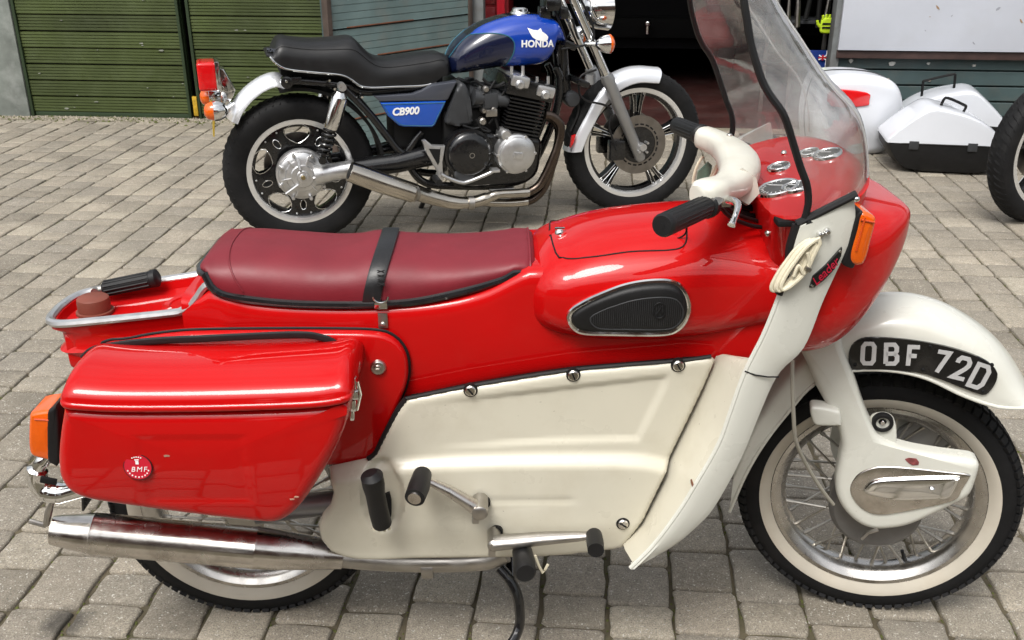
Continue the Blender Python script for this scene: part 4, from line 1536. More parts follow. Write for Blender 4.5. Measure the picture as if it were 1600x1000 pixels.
m.loft(rg, caps=True)
tail = m.build('tail_fairing', RED, LEAD)
m = MB()
m.loft([superring(x, 0.084 - 0.10 * max(0, -x - 0.16), 0.70, 0.50 + 0.9 * max(0, -x - 0.13), 5, 32) for x in np.linspace(-0.262, 0.02, 14)])
m.build('tail_pressing', RED, tail)
m = MB()     # floor of the tray, following the rim's slope
fl = [(x * 0.95, y * 0.88, tail_z(x) - 0.015) for x, y in full]
cx = [(p[0], 0, p[2]) for p in fl]
half_n = len(plan)
for i in range(half_n - 1):
    a, b = fl[i], fl[i + 1]
    c_, d = fl[len(fl) - 2 - i], fl[len(fl) - 1 - i]
    m.add([a, b, c_, d], [(0, 1, 2, 3)])
m.build('tray_floor', RED, tail)
m = MB()
m.tube([(x, y, tail_z(x) + 0.002) for x, y in full], 0.0085, 8, flat=(1.0, 0.85))
m.build('tray_rim', ALLOY, tail)
m = MB()     # moulded hoop in the tray
m.tube([(0.0 - 0.075 * math.cos(a) - 0.02, 0.052 * math.sin(a) - 0.005, tail_z(-0.02 - 0.075 * math.cos(a)) - 0.022) for a in np.linspace(-1.9, 1.9, 22)], 0.011, 8)
m.build('tray_hoop', RED, tail)
gp = [(-0.232,0.055,0.7309),(-0.2093,0.055,0.737),(-0.1744,0.055,0.7441),(-0.1347,0.055,0.7522),(-0.1249,0.055,0.7532)]
m = MB()
gd = [Vector(p) for p in gp]
m.tube([gd[0] + (gd[-1] - gd[0]) * t for t in (0, 0.03, 0.25, 0.5, 0.75, 0.86, 0.88, 0.97, 1)], [0.011, 0.014, 0.0148, 0.015, 0.0148, 0.0148, 0.0172, 0.0172, 0.012], 14)
for k in range(12):
    a = 2 * math.pi * k / 12
    dd = (gd[-1] - gd[0]).normalized()
    u = dd.cross(Vector((0, 0, 1))).normalized()
    w = dd.cross(u)
    o_ = (u * math.cos(a) + w * math.sin(a)) * 0.015
    m.tube([gd[0] + o_ + (gd[-1] - gd[0]) * t for t in (0.05, 0.84)], 0.0016, 5)
grab = m.build('grab_grip', BLACKRUB, tail)
m = MB()
m.tube([gd[0] + (gd[-1] - gd[0]) * t for t in (-0.2, 0.02)], 0.0085, 10)
q0 = gd[0] + (gd[-1] - gd[0]) * -0.12
m.lathe([(0, -0.012), (0.008, -0.012), (0.008, 0.002)], 12, c=tuple(q0))
m.build('grip_bracket', STEEL, tail)
m = MB()
cp = [(-0.2273,-0.01,0.7216)][0]
m.lathe([(0, 0.020), (0.024, 0.020), (0.028, 0.017), (0.029, 0.010), (0.029, -0.006), (0.033, -0.007), (0.033, -0.012), (0, -0.012)], 32, 'z', cp)
m.build('filler_cap', BROWNP, tail)
m = MB()
m.box((-0.262, -0.0, 0.612), (0.03, 0.07, 0.034), 0.006)
m.build('tail_lamp_bracket', BLACKM, tail)

# ---- red panel behind the pannier with its lock
rp = [(-0.178,0.6873),(-0.1194,0.7112),(-0.0433,0.724),(0.0248,0.7272),(0.1232,0.7278),(0.2325,0.7271),(0.3035,0.7243),(0.3327,0.7145),(0.3515,0.6912),(0.3579,0.6604),(0.353,0.6229),(0.3326,0.572),(0.3069,0.5133),(0.2838,0.4706),(0.2693,0.4613),(0.2263,0.4616),(0.1207,0.4625),(-0.0415,0.4639),(-0.1471,0.53)]
m = MB()
m.dome(rp, -0.120, -0.150, 0.009, 0.0, n=110, inner=5, sm=4)
rpan = m.build('rear_side_panel', RED, LEAD)
m = MB()
rs = resample(catmull(rp, 4, True), 160, True)
m.ring([(p[0], -0.1315, p[1]) for p in inset2d(rs, -0.001)], 0.0032, 6)
m.build('panel_gasket', BLACKRUB, rpan)
m = MB()
c = [(0.307,-0.152,0.6629)][0]
m.lathe([(0, -0.160), (0.006, -0.160), (0.007, -0.157), (0.0115, -0.1565), (0.0135, -0.154), (0.0145, -0.149)], 28, c=(c[0], 0, c[2]))
m.box((c[0], -0.161, c[2]), (0.0075, 0.003, 0.003), 0.0005)
m.build('panel_lock', OLDCHROME, rpan)

# ---- pannier
YB, YF = -0.150, -0.312
body_o = [(-0.176,0.6706),(-0.1928,0.617),(-0.2045,0.5691),(-0.2075,0.5349),(-0.1977,0.5075),(-0.1712,0.4897),(-0.1046,0.4739),(-0.0006,0.4537),(0.1049,0.436),(0.1373,0.4357),(0.1624,0.4509),(0.1898,0.4839),(0.2264,0.5435),(0.2567,0.6015),(0.2729,0.6429),(0.2815,0.6812)]
lid_line = [(x, z + 0.0) for x, z in (body_o[0], body_o[-1])]
b_out = body_o + [(0.2514,0.6722),(0.1488,0.666),(0.0263,0.6645),(-0.0957,0.6654)]
bo = []
for seg in (catmull(body_o, 6), catmull([body_o[-1]] + [(0.2308,0.67),(0.1487,0.6648),(0.0262,0.6634),(-0.0958,0.6643)] + [body_o[0]], 6)[1:-1]):
    bo += [tuple(p) for p in seg]
bo = resample(bo, 120, True)
m = MB()


def pan_y(x, z, y):
    # outer face falls in towards the bottom
    k = max(0.0, (0.62 - z) / 0.24)
    yy = y + 0.030 * k * k * (YB - y) / (YB - YF)
    if y < YF + 0.004:       # pressed rectangle on the outer face
        u = min((x - PX0) / 0.012, (PX1 - x) / 0.012, (z - PZ0) / 0.012, (PZ1 - z) / 0.012)
        yy += 0.0022 * min(1, max(0, u))
    return yy


(PX0, PZ1), (PX1, PZ0) = [(-0.0723,0.6253),(0.1116,0.475)]
PZ0 = PZ1 - 0.14
m.dome([tuple(p) for p in bo], YB, YF, 0.022, 0.004, sm=0, inner=30, arc=6, yfun=pan_y)
pannier = m.build('pannier', RED, LEAD, angle=50)
# lid
m = MB()
lx0, lz0 = [(-0.1766,0.6729)][0]
lx1, lz1 = [(0.2836,0.6811)][0]
seamz = fn([(lx0, lz0)] + [(-0.0955,0.6666),(0.0265,0.6657),(0.149,0.6683),(0.231,0.6723)] + [(lx1, lz1)])
back_top = fn([(lx0 - 0.005, 0.66)] + [(-0.216,0.658),(-0.1782,0.6861),(-0.1218,0.6955),(-0.0108,0.7045),(0.0996,0.7111),(0.1767,0.7142),(0.2198,0.7043),(0.2512,0.6796)] + [(lx1 + 0.012, 0.655)])
rings = []
LID_TOP = []
for i in range(70):
    t = i / 69
    x = lx0 + (lx1 - lx0) * t
    ex = min(1.0, (x - lx0) / 0.024, (lx1 - x) / 0.024)
    rr = math.sqrt(max(0, 1 - (1 - ex) ** 2))
    zb = seamz(x) + 0.0015
    hg = 0.028 + 0.023 * rr
    yf = YF - 0.004 + 0.010 * (1 - rr)
    half = (YB - yf) / 1.75
    yc = YB - 0.75 * half
    r_ = [(x, YB, zb)]
    for k in range(27):
        u = -0.75 + 1.75 * (k / 26)
        if k > 13:
            u = 0.125 + 0.875 * math.sin(0.5 * math.pi * (k - 13) / 13)
        r_.append((x, yc - half * u, zb + 0.011 + (hg - 0.011) * max(0, 1 - abs(u) ** 2.25) ** (1 / 2.05)))
    r_ += [(x, yf - 0.0005, zb + 0.0105), (x, yf - 0.0028, zb + 0.009), (x, yf - 0.0035, zb + 0.004), (x, yf - 0.001, zb)]
    LID_TOP.append((x, zb + hg))
    rings.append(r_)
m.loft(rings)
lid = m.build('pannier_lid', RED, pannier, angle=50)
m = MB()
ends = [[(x, -0.306 + 0.01 * (1 - 1), seamz(x)) for x in np.linspace(lx0 + 0.002, lx1 - 0.002, 30)]]
m.tube([(x, YF + 0.008, seamz(x) + 0.0005) for x in np.linspace(lx0 + 0.006, lx1 - 0.006, 30)], 0.0036, 6)
m.build('lid_gap', BLACKM, pannier)
m = MB()     # rubber strip along the back of the lid
bs = [(-0.1989,-0.154,0.6844),(-0.1763,-0.154,0.7013),(-0.129,-0.154,0.7107),(-0.0626,-0.154,0.7175),(0.0142,-0.154,0.7207),(0.1019,-0.154,0.7249),(0.173,-0.154,0.7269),(0.2077,-0.154,0.7231),(0.2362,-0.154,0.7096),(0.2647,-0.154,0.6741)]
m.tube(catmull(bs, 5), 0.0068, 8, flat=(0.7, 1.0))
m.build('lid_strip', BLACKRUB, pannier)
m = MB()     # toggle catch on the front edge
c = [(0.2735,-0.262,0.6682)][0]
for (dx, dz, sz) in ((0.006, 0.022, (0.012, 0.016, 0.020)), (0.008, 0.002, (0.014, 0.020, 0.016)), (0.004, -0.018, (0.011, 0.016, 0.022)), (0.001, -0.038, (0.008, 0.012, 0.018))):
    m.box((c[0] + dx, c[1], c[2] + dz), sz, 0.003)
m.tube([(c[0] + 0.014, c[1] - 0.006, c[2] + 0.026), (c[0] + 0.018, c[1] - 0.008, c[2] + 0.004), (c[0] + 0.010, c[1] - 0.006, c[2] - 0.026)], 0.0026, 6)
m.build('toggle_catch', CHROME, pannier)
# round club sticker
m = MB()
c = [(-0.0699,-0.3125,0.5648)][0]
ys = pan_y(c[0], c[2], YF) - 0.0035
tilt = Matrix.Translation((c[0], ys, c[2])) @ Matrix.Rotation(R(-4), 4, 'X')
m.lathe([(0, -0.0008), (0.0235, -0.0008), (0.0235, 0.001)], 40)
stk = m.build('round_sticker', mat('sticker_black', (0.02, 0.012, 0.012), 0.4), pannier, tilt)
m = MB()
m.lathe([(0, -0.0014), (0.0220, -0.0014), (0.0220, 0)], 40)
m.build('sticker_disc', mat('sticker_red', (0.52, 0.012, 0.03), 0.4), stk)
text_part('sticker_lettering', 'BMF', 0.0125, WHITEM, stk, Matrix.Translation((0.001, -0.0016, -0.004)), depth=0.0003, shear=0.25, spacing=1.25)
m = MB()
m.box((0, -0.0018, 0.0085), (0.005, 0.0006, 0.006))
m.box((0, -0.0018, 0.0135), (0.007, 0.0006, 0.0018))
for k in range(9):
    a = R(200 + 17.5 * k)
    m.box((0.0178 * math.cos(a), -0.0018, 0.0178 * math.sin(a)), (0.0022, 0.0006, 0.0022))
for k in range(5):
    a = R(68 + 11 * k)
    m.box((0.0185 * math.cos(a), -0.0018, 0.0185 * math.sin(a)), (0.002, 0.0006, 0.002))
m.build('sticker_print', WHITEM, stk, smooth=False)
m = MB()
for (px_, pz_), s_ in zip([(-0.0216,0.5849),(0.172,0.4962),(0.1798,0.5011),(-0.0583,0.6696)], (0.006, 0.004, 0.004, 0.003)):
    yy = pan_y(px_, pz_, YF) - 0.0042
    pts = [(px_ + s_ * (0.5 + 0.5 * random.random()) * math.cos(a) * 1.4, pz_ + s_ * 0.45 * (0.5 + 0.5 * random.random()) * math.sin(a)) for a in np.linspace(0, 2 * math.pi, 10)[:-1]]
    m.plate(pts, yy + 0.002, yy)
m.build('paint_chip', mat('bare_metal_chip', (0.35, 0.20, 0.14), 0.6), pannier, smooth=False)

# ---- cream engine side covers
pn = [(0.3535,0.6042),(0.467,0.6286),(0.6449,0.6585),(0.8272,0.6745),(0.8842,0.6827),(0.8915,0.6753),(0.8774,0.6282),(0.8616,0.5827),(0.8416,0.527),(0.8231,0.4754),(0.804,0.4239),(0.7816,0.36)] + \
    [(0.7594,0.3168),(0.7463,0.2911),(0.6823,0.2801),(0.6061,0.2722),(0.5392,0.2714),(0.4437,0.2709),(0.3484,0.2705),(0.291,0.2667),(0.253,0.2685),(0.2249,0.2746),(0.1999,0.2893),(0.1856,0.3196),(0.1835,0.3535),(0.1936,0.3785),(0.2089,0.3977),(0.2166,0.4236),(0.2126,0.448),(0.2093,0.4654),(0.2371,0.4718),(0.2798,0.4821)] + \
    [(0.2941,0.4949),(0.312,0.5316),(0.337,0.5805)]
pn_s = []
for i, p in enumerate(pn):
    a, b = np.array(pn[i]), np.array(pn[(i + 1) % len(pn)])
    k = max(1, int(np.linalg.norm(b - a) / 0.012))
    for j in range(k):
        pn_s.append(tuple(a + (b - a) * j / k))
ridge = fn([(0.1953,0.4631),(0.2645,0.4719),(0.3567,0.4884),(0.4937,0.4952),(0.6535,0.4966),(0.768,0.493),(0.8204,0.4806)])
emb = np.array([(0.3603,0.5967),(0.4668,0.6086),(0.8123,0.6512),(0.8072,0.6263),(0.7657,0.5187),(0.7508,0.5202),(0.6079,0.5174),(0.3565,0.5035)])
slot_c = [(0.3058,0.4105)][0]


def poly_sd(p, P):
    A, B = P, np.roll(P, -1, 0)
    ab = B - A
    t = np.clip(np.sum((p - A) * ab, 1) / np.sum(ab * ab, 1), 0, 1)
    d = np.min(np.linalg.norm(A + ab * t[:, None] - p, axis=1))
    ins = False
    for a, b in zip(A, B):
        if (a[1] > p[1]) != (b[1] > p[1]) and p[0] < (b[0] - a[0]) * (p[1] - a[1]) / (b[1] - a[1]) + a[0]:
            ins = not ins
    return d if ins else -d


def smooth01(t):
    t = min(1, max(0, t))
    return t * t * (3 - 2 * t)


crease = [(0.4122,0.4074),(0.6605,0.4065)]


def cover_y(x, z, d):
    y = -0.165
    y -= 0.019 * smooth01((ridge(x) - z + 0.004) / 0.026)                     # lower bulge
    y += 0.011 * smooth01((0.36 - z) / 0.09)                                   # tucks under
    s_ = poly_sd(np.array((x, z)), emb)
    fade = smooth01((x - 0.36) / 0.22)
    y += 0.0060 * smooth01((s_ + 0.001) / 0.007) * fade                        # pressed recess
    r_ = 0.010
    if d < r_:
        y += r_ * (1 - math.sqrt(max(0, 1 - (1 - d / r_) ** 2))) * 0.8
    u = math.hypot((x - slot_c[0]) / 0.042, (z - slot_c[1] - 0.004) / 0.078)   # dished pocket round the pedal
    y += 0.020 * smooth01((1.0 - u) / 0.28)
    if crease[0][0] < x < crease[1][0]:
        y += 0.003 * math.exp(-((z - crease[0][1]) / 0.004) ** 2) * smooth01(min(x - crease[0][0], crease[1][0] - x) / 0.02)
    return y


m = MB()
m.grid(pn_s, cover_y, 0.004, 0.0058)
cover_r = m.build('engine_side_cover', CREAM, LEAD, angle=50)
m = MB()
m.grid(pn_s, lambda x, z, d: cover_y(x, z, d), 0.004, 0.03)
m.v = [(x, -y, z) for x, y, z in m.v]
m.build('engine_side_cover', CREAM, LEAD, angle=50)
m = MB()
core = [(x, z) for x, z in inset2d(resample(pn_s, 90, True), 0.012)]
m.plate(core, 0.13, -0.13)
m.build('engine_core', BLACKM, LEAD)
m = MB()
m.tube([(x, -0.160, z + 0.002) for x, z in catmull(pn[:5], 6)], 0.0034, 6)
m.tube([(x, -0.158, z) for x, z in catmull(pn[-4:] + pn[:1], 6)], 0.0055, 6)
m.build('cover_gasket', BLACKRUB, cover_r)
for (px_, py_) in ((735, 611), (896, 587), (1060, 572), (974, 822)):
    c = None
    m = MB()
    zz = LZ_ = None
    x, z = {735: [(0.467,0.6239)], 896: [(0.6459,0.6525)], 1060: [(0.827,0.6698)], 974: [(0.7429,0.3566)]}[px_][0]
    y = cover_y(x, z, 0.02)
    m.lathe([(0.0125, y + 0.006), (0.0125, y - 0.0012), (0.0, y - 0.0012)], 24, c=(x, 0, z))
    scr = m.build('screw', BLACKRUB, cover_r)
    m = MB()
    m.lathe([(0.0098, y + 0.002), (0.0098, y - 0.0035), (0.0078, y - 0.0055), (0, y - 0.006)], 24, c=(x, 0, z))
    hd = m.build('screw_head', OLDCHROME, scr)
    m = MB()
    m.box((x, y - 0.0062, z), (0.0150, 0.0014, 0.0026), rot=Matrix.Rotation(random.uniform(0.4, 1.2), 3, 'Y'))
    m.build('screw_slot', BLACKM, scr)

# ---- legshields
fl_r = [(0.9747,0.9541),(0.9687,0.92),(0.9688,0.8832),(0.9596,0.8381),(0.9428,0.7742),(0.9184,0.7059),(0.9017,0.6351),(0.8859,0.5694),(0.851,0.4862),(0.8269,0.4343),(0.7884,0.3676),(0.7501,0.3185)]
fl_f = [(1.0587,1.0003),(1.0668,0.9557),(1.0564,0.9018),(1.0339,0.8268),(1.0131,0.7455),(0.9759,0.6962),(0.9529,0.6227),(0.9291,0.534),(0.8912,0.4376),(0.8579,0.3913),(0.821,0.3536),(0.7571,0.3156)]
NR = 60
fr, ff = resample(catmull(fl_r, 5), NR), resample(catmull(fl_f, 5), NR)
seam = fn([(z, x) for x, z in [(0.9369,0.7837),(0.9243,0.7422),(0.8969,0.673),(0.865,0.5745),(0.826,0.4661),(0.7841,0.3496),(0.7631,0.2862),(0.757,0.2597)]])
for sg in (1, -1):
    rings = []
    inner_r = []
    for i in range(NR):
        a, b = fr[i], ff[i]
        zi = a[1] - 0.020
        up_ = smooth01((a[1] - 0.695) / 0.05)
        xs0 = min(a[0] - 0.004, seam(zi) - 0.001)
        yi = -0.142 - 0.106 * up_
        xi = xs0 + (a[0] + 0.004 - xs0) * up_
        ym = (yi - 0.250) / 2
        pts = [(xi, yi, zi), (xi + (a[0] - xi) * 0.45, ym, a[1] - 0.012), (a[0] + 0.006, -0.248, a[1] - 0.003), (a[0] + 0.001, -0.256, a[1] - 0.001), (a[0] - 0.003, -0.262, a[1] + 0.0),
               (a[0] - 0.001, -0.267, a[1]), (a[0] + 0.005, -0.269, a[1]), (a[0] + (b[0] - a[0]) * 0.35, -0.266, a[1] + (b[1] - a[1]) * 0.35), (a[0] + (b[0] - a[0]) * 0.75, -0.263, a[1] + (b[1] - a[1]) * 0.75),
               (b[0] - 0.002, -0.256, b[1]), (b[0], -0.248, b[1]), (b[0] - 0.006, -0.246, b[1]),
               (a[0] + (b[0] - a[0]) * 0.4, -0.255, a[1] + (b[1] - a[1]) * 0.4), (a[0] + 0.012, -0.25, a[1] - 0.004), (xi + (a[0] - xi) * 0.45 + 0.006, ym, a[1] - 0.012), (xi + 0.006, yi, zi)]
        inner_r.append([(x, sg * y, z) for x, y, z in (pts[0], pts[1], pts[2], (a[0] + 0.012, -0.25, a[1] - 0.004), pts[-2], pts[-1])])
        rings.append([(x, sg * y, z) for x, y, z in pts[2:-2]])
    m = MB()
    m.loft(rings)
    o = m.build('legshield', WHITEP, LEAD, angle=40)
    m = MB()
    m.loft([r_ for r_ in inner_r if abs(r_[0][1]) < 0.235])
    m.build('legshield_web', CREAM, o, angle=40)
    m = MB()
    m.tube([(fr[i][0] - 0.0015, sg * -0.2645, fr[i][1]) for i in range(9, NR)], 0.0042, 8)
    m.build('rolled_edge', WHITEP, o)
    if sg == 1:
        LEGSH = o
        m = MB()      # joint between the upper and the lower pressing
        jp = [(0.9156,-0.2685,0.7091),(0.9329,-0.2685,0.702),(0.9541,-0.2685,0.6984),(0.9719,-0.2685,0.6983)]
        m.tube(jp, 0.0013, 6)
        m.build('legshield_joint', BLACKM, o)
m = MB()
m.tube([(fr[i][0] - 0.001, -0.262, fr[i][1] + 0.001) for i in range(0, 11)] , 0.0075, 8)
m.build('legshield_edging', BLACKRUB, LEGSH)
m = MB()
m.tube([(fr[0][0] + (ff[0][0] - fr[0][0]) * t, -0.262, fr[0][1] + (ff[0][1] - fr[0][1]) * t + 0.003) for t in np.linspace(-0.02, 1.0, 10)], 0.0068, 8)
m.build('legshield_top_edging', BLACKRUB, LEGSH)
for (x, z) in [(1.0091,0.9412),(1.0193,0.9463)]:
    m = MB()
    m.lathe([(0, -0.276), (0.003, -0.2755), (0.0052, -0.272), (0.0058, -0.264)], 14, c=(x, 0, z))
    m.build('legshield_screw', CHROME, LEGSH)
# badge
m = MB()
bo_ = [(1.0035,0.8543),(1.0063,0.8725),(1.0241,0.8905),(1.0461,0.9197),(1.0459,0.9061),(1.0387,0.8851),(1.025,0.8671),(1.0105,0.8543)]
m.plate(bo_, -0.263, -0.2695, 0.0008)
badge = m.build('script_badge', BLACKP, LEGSH)
bc = np.mean(np.array(bo_), 0)
text_part('badge_lettering', 'Leader', 0.019, mat('badge_red', (0.40, 0.006, 0.03), 0.3, coat=0.5), badge,
          Matrix.Translation((bc[0] - 0.0005, -0.270, bc[1] - 0.001)) @ Matrix.Rotation(R(-50), 4, 'Y'), depth=0.0006, shear=0.3, spacing=0.95)
m = MB()
for k in (0, 3):
    p = bo_[k]
    q = bc + (np.array(p) - bc) * 0.86
    m.lathe([(0, -0.272), (0.0018, -0.2715), (0.0022, -0.269)], 10, c=(q[0], 0, q[1]))
m.build('badge_rivets', CHROME, badge)
# coiled ivory cord tied to the legshield
cd = thing('ivory_cord_hank', 'coiled ivory cord hanging on the near legshield of the red motorcycle', 'cord', (-0.685, 1.646, 0), R(5.68))
base = [(0.9964,-0.275,0.9378),(0.9803,-0.275,0.9245),(0.9686,-0.275,0.9069),(0.9554,-0.275,0.8829),(0.9477,-0.275,0.8617),(0.9525,-0.275,0.8542),(0.9673,-0.275,0.8648),(0.9831,-0.275,0.8838),(0.992,-0.275,0.9089),(0.9994,-0.275,0.9296)]
m = MB()
for k in range(4):
    o_ = Vector(((k - 1.5) * 0.0042, -0.0028 * k, (k - 1.5) * 0.0025))
    m.tube([Vector(p) + o_ + Vector((0.0015 * math.sin(k * 2.1), 0, 0.0015 * math.cos(k * 1.3))) for p in catmull(base, 5)], 0.0032, 7, closed=True)
m.build('cord_coil', CORDM, cd)
m = MB()
m.tube(catmull([(0.9881,-0.285,0.9176),(0.9921,-0.285,0.9),(0.9862,-0.285,0.8833),(0.9768,-0.285,0.897),(0.9709,-0.285,0.8792)], 5), 0.0028, 7)
m.build('cord_end', CORDM, cd)
m = MB()
c = [(0.9912,-0.285,0.8917)][0]
m.box((c[0], c[1], c[2]), (0.010, 0.012, 0.007), 0.002, rot=Matrix.Rotation(0.5, 3, 'Y'))
m.build('cord_clip', STEEL, cd)

# ---- nose fairing with side lamps and headlamp
ns_top = fn([(0.985, 0.955), (1.03, 0.966), (1.10, 0.958), (1.16, 0.948), (1.205, 0.939), (1.225, 0.934), (1.238, 0.927), (1.245, 0.915)])
ns_bot = fn([(0.985, 0.672), (1.03, 0.668), (1.08, 0.674), (1.12, 0.698), (1.155, 0.740), (1.19, 0.797), (1.215, 0.845), (1.235, 0.885), (1.245, 0.902)])
ns_w = fn([(0.985, 0.232), (1.03, 0.236), (1.08, 0.226), (1.13, 0.205), (1.17, 0.180), (1.205, 0.145), (1.225, 0.115), (1.238, 0.085), (1.245, 0.05)])
m = MB()
m.loft([superring(x, ns_w(x), ns_top(x), ns_bot(x), 4.2, 72, 2.6) for x in list(np.linspace(0.985, 1.20, 26)) + [1.21, 1.22, 1.228, 1.234, 1.239, 1.243, 1.245]])
m.v = [(x if x < 1.05 else 1.05 + (x - 1.05) * 0.915, y, z) for x, y, z in m.v]
nose = m.build('nose_fairing', RED, LEAD)
m = MB()
hc = Vector((1.150, 0, 0.80))
m.lathe([(0, 0.052), (0.05, 0.046), (0.078, 0.03), (0.086, 0.016), (0.086, -0.03)], 40, 'x')
hl = m.build('headlamp', CHROME, LEAD, Matrix.Translation(hc) @ Matrix.Rotation(R(12), 4, 'Y'))
m = MB()
m.lathe([(0, 0.056), (0.05, 0.050), (0.074, 0.036)], 40, 'x')
m.build('headlamp_lens', GLASS, hl)
# amber flasher
io = [(1.0673,0.8897),(1.0837,0.8875),(1.0899,0.9002),(1.0933,0.9316),(1.0957,0.9564),(1.0932,0.9666),(1.0774,0.9738),(1.0682,0.9698),(1.0658,0.9442),(1.061,0.9067)]
for sg in (1, -1):
    m = MB()
    m.dome([tuple(p) for p in io], -0.205 * sg, -0.262 * sg, 0.008, 0.002, n=60, inner=5, sm=3)
    fl_ = m.build('front_flasher', ORANGE, LEAD)
    m = MB()
    bz = [(1.0526,0.8911),(1.0659,0.8825),(1.0735,0.8857),(1.075,0.9259),(1.0759,0.9621),(1.073,0.9754),(1.0657,0.9714),(1.0617,0.9498),(1.0584,0.9155)]
    m.dome([tuple(p) for p in bz], -0.20 * sg, -0.260 * sg, 0.004, 0.0, n=50, inner=3, sm=3)
    m.build('flasher_bezel', BLACKRUB, fl_)
    m = MB()
    ru = [(1.0701,0.913),(1.0764,0.9665)]
    m.tube([(ru[0][0], -0.264 * sg, ru[0][1]), (ru[1][0], -0.264 * sg, ru[1][1])], 0.0018, 6)
    tp = [(1.0707,0.9629),(1.092,0.9587)]
    m.tube([(tp[0][0], -0.2635 * sg, tp[0][1]), (tp[1][0], -0.2635 * sg, tp[1][1])], 0.0018, 6)
    m.build('lens_rib', AMBERDARK, fl_)

# ---- dashboard
dz = lambda x: 0.948 + (x - 0.96) * 0.30
m = MB()
dpl = [(0.955, -0.150), (0.960, -0.19), (1.0, -0.224), (1.06, -0.222), (1.10, -0.19), (1.128, -0.10), (1.135, 0)]
dpl = [tuple(p) for p in catmull(dpl, 5)]
dpl = dpl + [(x, -y) for x, y in reversed(dpl[:-1])]
m.loft([[(x * 0.9 + 0.115, y * 0.80, dz(x) - 0.10) for x, y in dpl], [(x, y, dz(x) - 0.006) for x, y in dpl], [(x + 0.0015, y * 0.99, dz(x) - 0.001) for x, y in dpl], [(x + 0.004, y * 0.97, dz(x)) for x, y in dpl]])
dash = m.build('dashboard', RED, LEAD)
for (gx, gy), r_ in zip([(0.993,-0.0736),(1.0217,0.0323),(1.0168,-0.0938),(1.1043,0.0267),(1.0826,0.0634)], (0.037, 0.021, 0.024, 0.026, 0.019)):
    Mg = Matrix.Translation((gx, gy, dz(gx) + 0.001)) @ Matrix.Rotation(-math.atan(0.30), 4, 'Y')
    m = MB()
    m.lathe([(r_ * 0.82, 0.003), (r_ * 0.87, 0.0045), (r_ * 0.95, 0.0045), (r_, 0.003), (r_ * 1.02, -0.002)], 40, 'z')
    g = m.build('gauge', CHROME, dash, Mg)
    m = MB()
    m.lathe([(0, 0.003), (r_ * 0.84, 0.003), (r_ * 0.84, -0.001)], 40, 'z')
    m.build('gauge_face', GAUGE, g)
    m = MB()
    m.box((0.0, r_ * 0.25, 0.0034), (0.0016, r_ * 0.75, 0.0008), rot=Matrix.Rotation(0.7, 3, 'Z'))
    m.build('gauge_needle', WHITEM, g)
    m = MB()
    for k in range(15):
        a = R(-210 + 17 * k)
        m.box((r_ * 0.70 * math.sin(a), r_ * 0.70 * math.cos(a), 0.0032), (0.0011, r_ * 0.14, 0.0006), rot=Matrix.Rotation(-a, 3, 'Z'))
    tag(m.build('gauge_marks', WHITEM, g, smooth=False), kind='stuff')
m = MB()
for (x, y) in [(1.0505,0.1097)]:
    m.lathe([(0, 0.005), (0.004, 0.004), (0.006, 0)], 14, 'z', (x, y, dz(x)))
m.build('dash_screw', OLDCHROME, dash)
for p in [(0.96,-0.16,0.9069),(0.9807,-0.16,0.92)]:
    m = MB()
    m.ball(p, 0.006, 8)
    m.build('dash_fastener', OLDCHROME, dash)

# ---- windscreen
ne = [(0.9853,-0.262,0.9643),(0.9882,-0.262,0.9885),(0.983,-0.262,1.0165),(0.9701,-0.262,1.0441),(0.9556,-0.262,1.0789),(0.9366,-0.262,1.1225),(0.9159,-0.255,1.1491),(0.9028,-0.25,1.1704),(0.8921,-0.245,1.1969),(0.8833,-0.24,1.2233),(0.876,-0.235,1.2547),(0.8697,-0.23,1.2848),(0.8649,-0.22,1.3315),(0.8637,-0.205,1.3816),(0.871,-0.18,1.423)]
ce = [(1.1139,-0.06,0.9275),(1.1316,-0.06,0.9525),(1.1372,-0.06,0.9907),(1.1329,-0.06,1.037),(1.1179,-0.06,1.0823),(1.0968,-0.06,1.112),(1.0704,-0.06,1.135),(1.0452,-0.06,1.1599),(1.0208,-0.06,1.1885),(0.9957,-0.06,1.2166),(0.9712,-0.06,1.2424),(0.9513,-0.06,1.266),(0.9244,-0.06,1.3007),(0.9059,-0.06,1.3358),(0.8879,-0.06,1.3684)]
NEc, CEc = resample(catmull(ne, 5), 44), resample(catmull(ce, 5), 44)
scr_rings = []
for i in range(44):
    e, c_ = NEc[i], CEc[i]
    W = -e[1]
    r_ = []
    for k in range(33):
        u = -1 + 2 * k / 32
        au = abs(u)
        prof = (1 - au ** 2.6) ** 0.55 if au < 1 else 0      # U-shaped plan
        x = e[0] + (c_[0] - e[0]) * prof
        z = e[2] + (c_[2] - e[2]) * prof
        r_.append((x, W * u, z))
    scr_rings.append(r_)


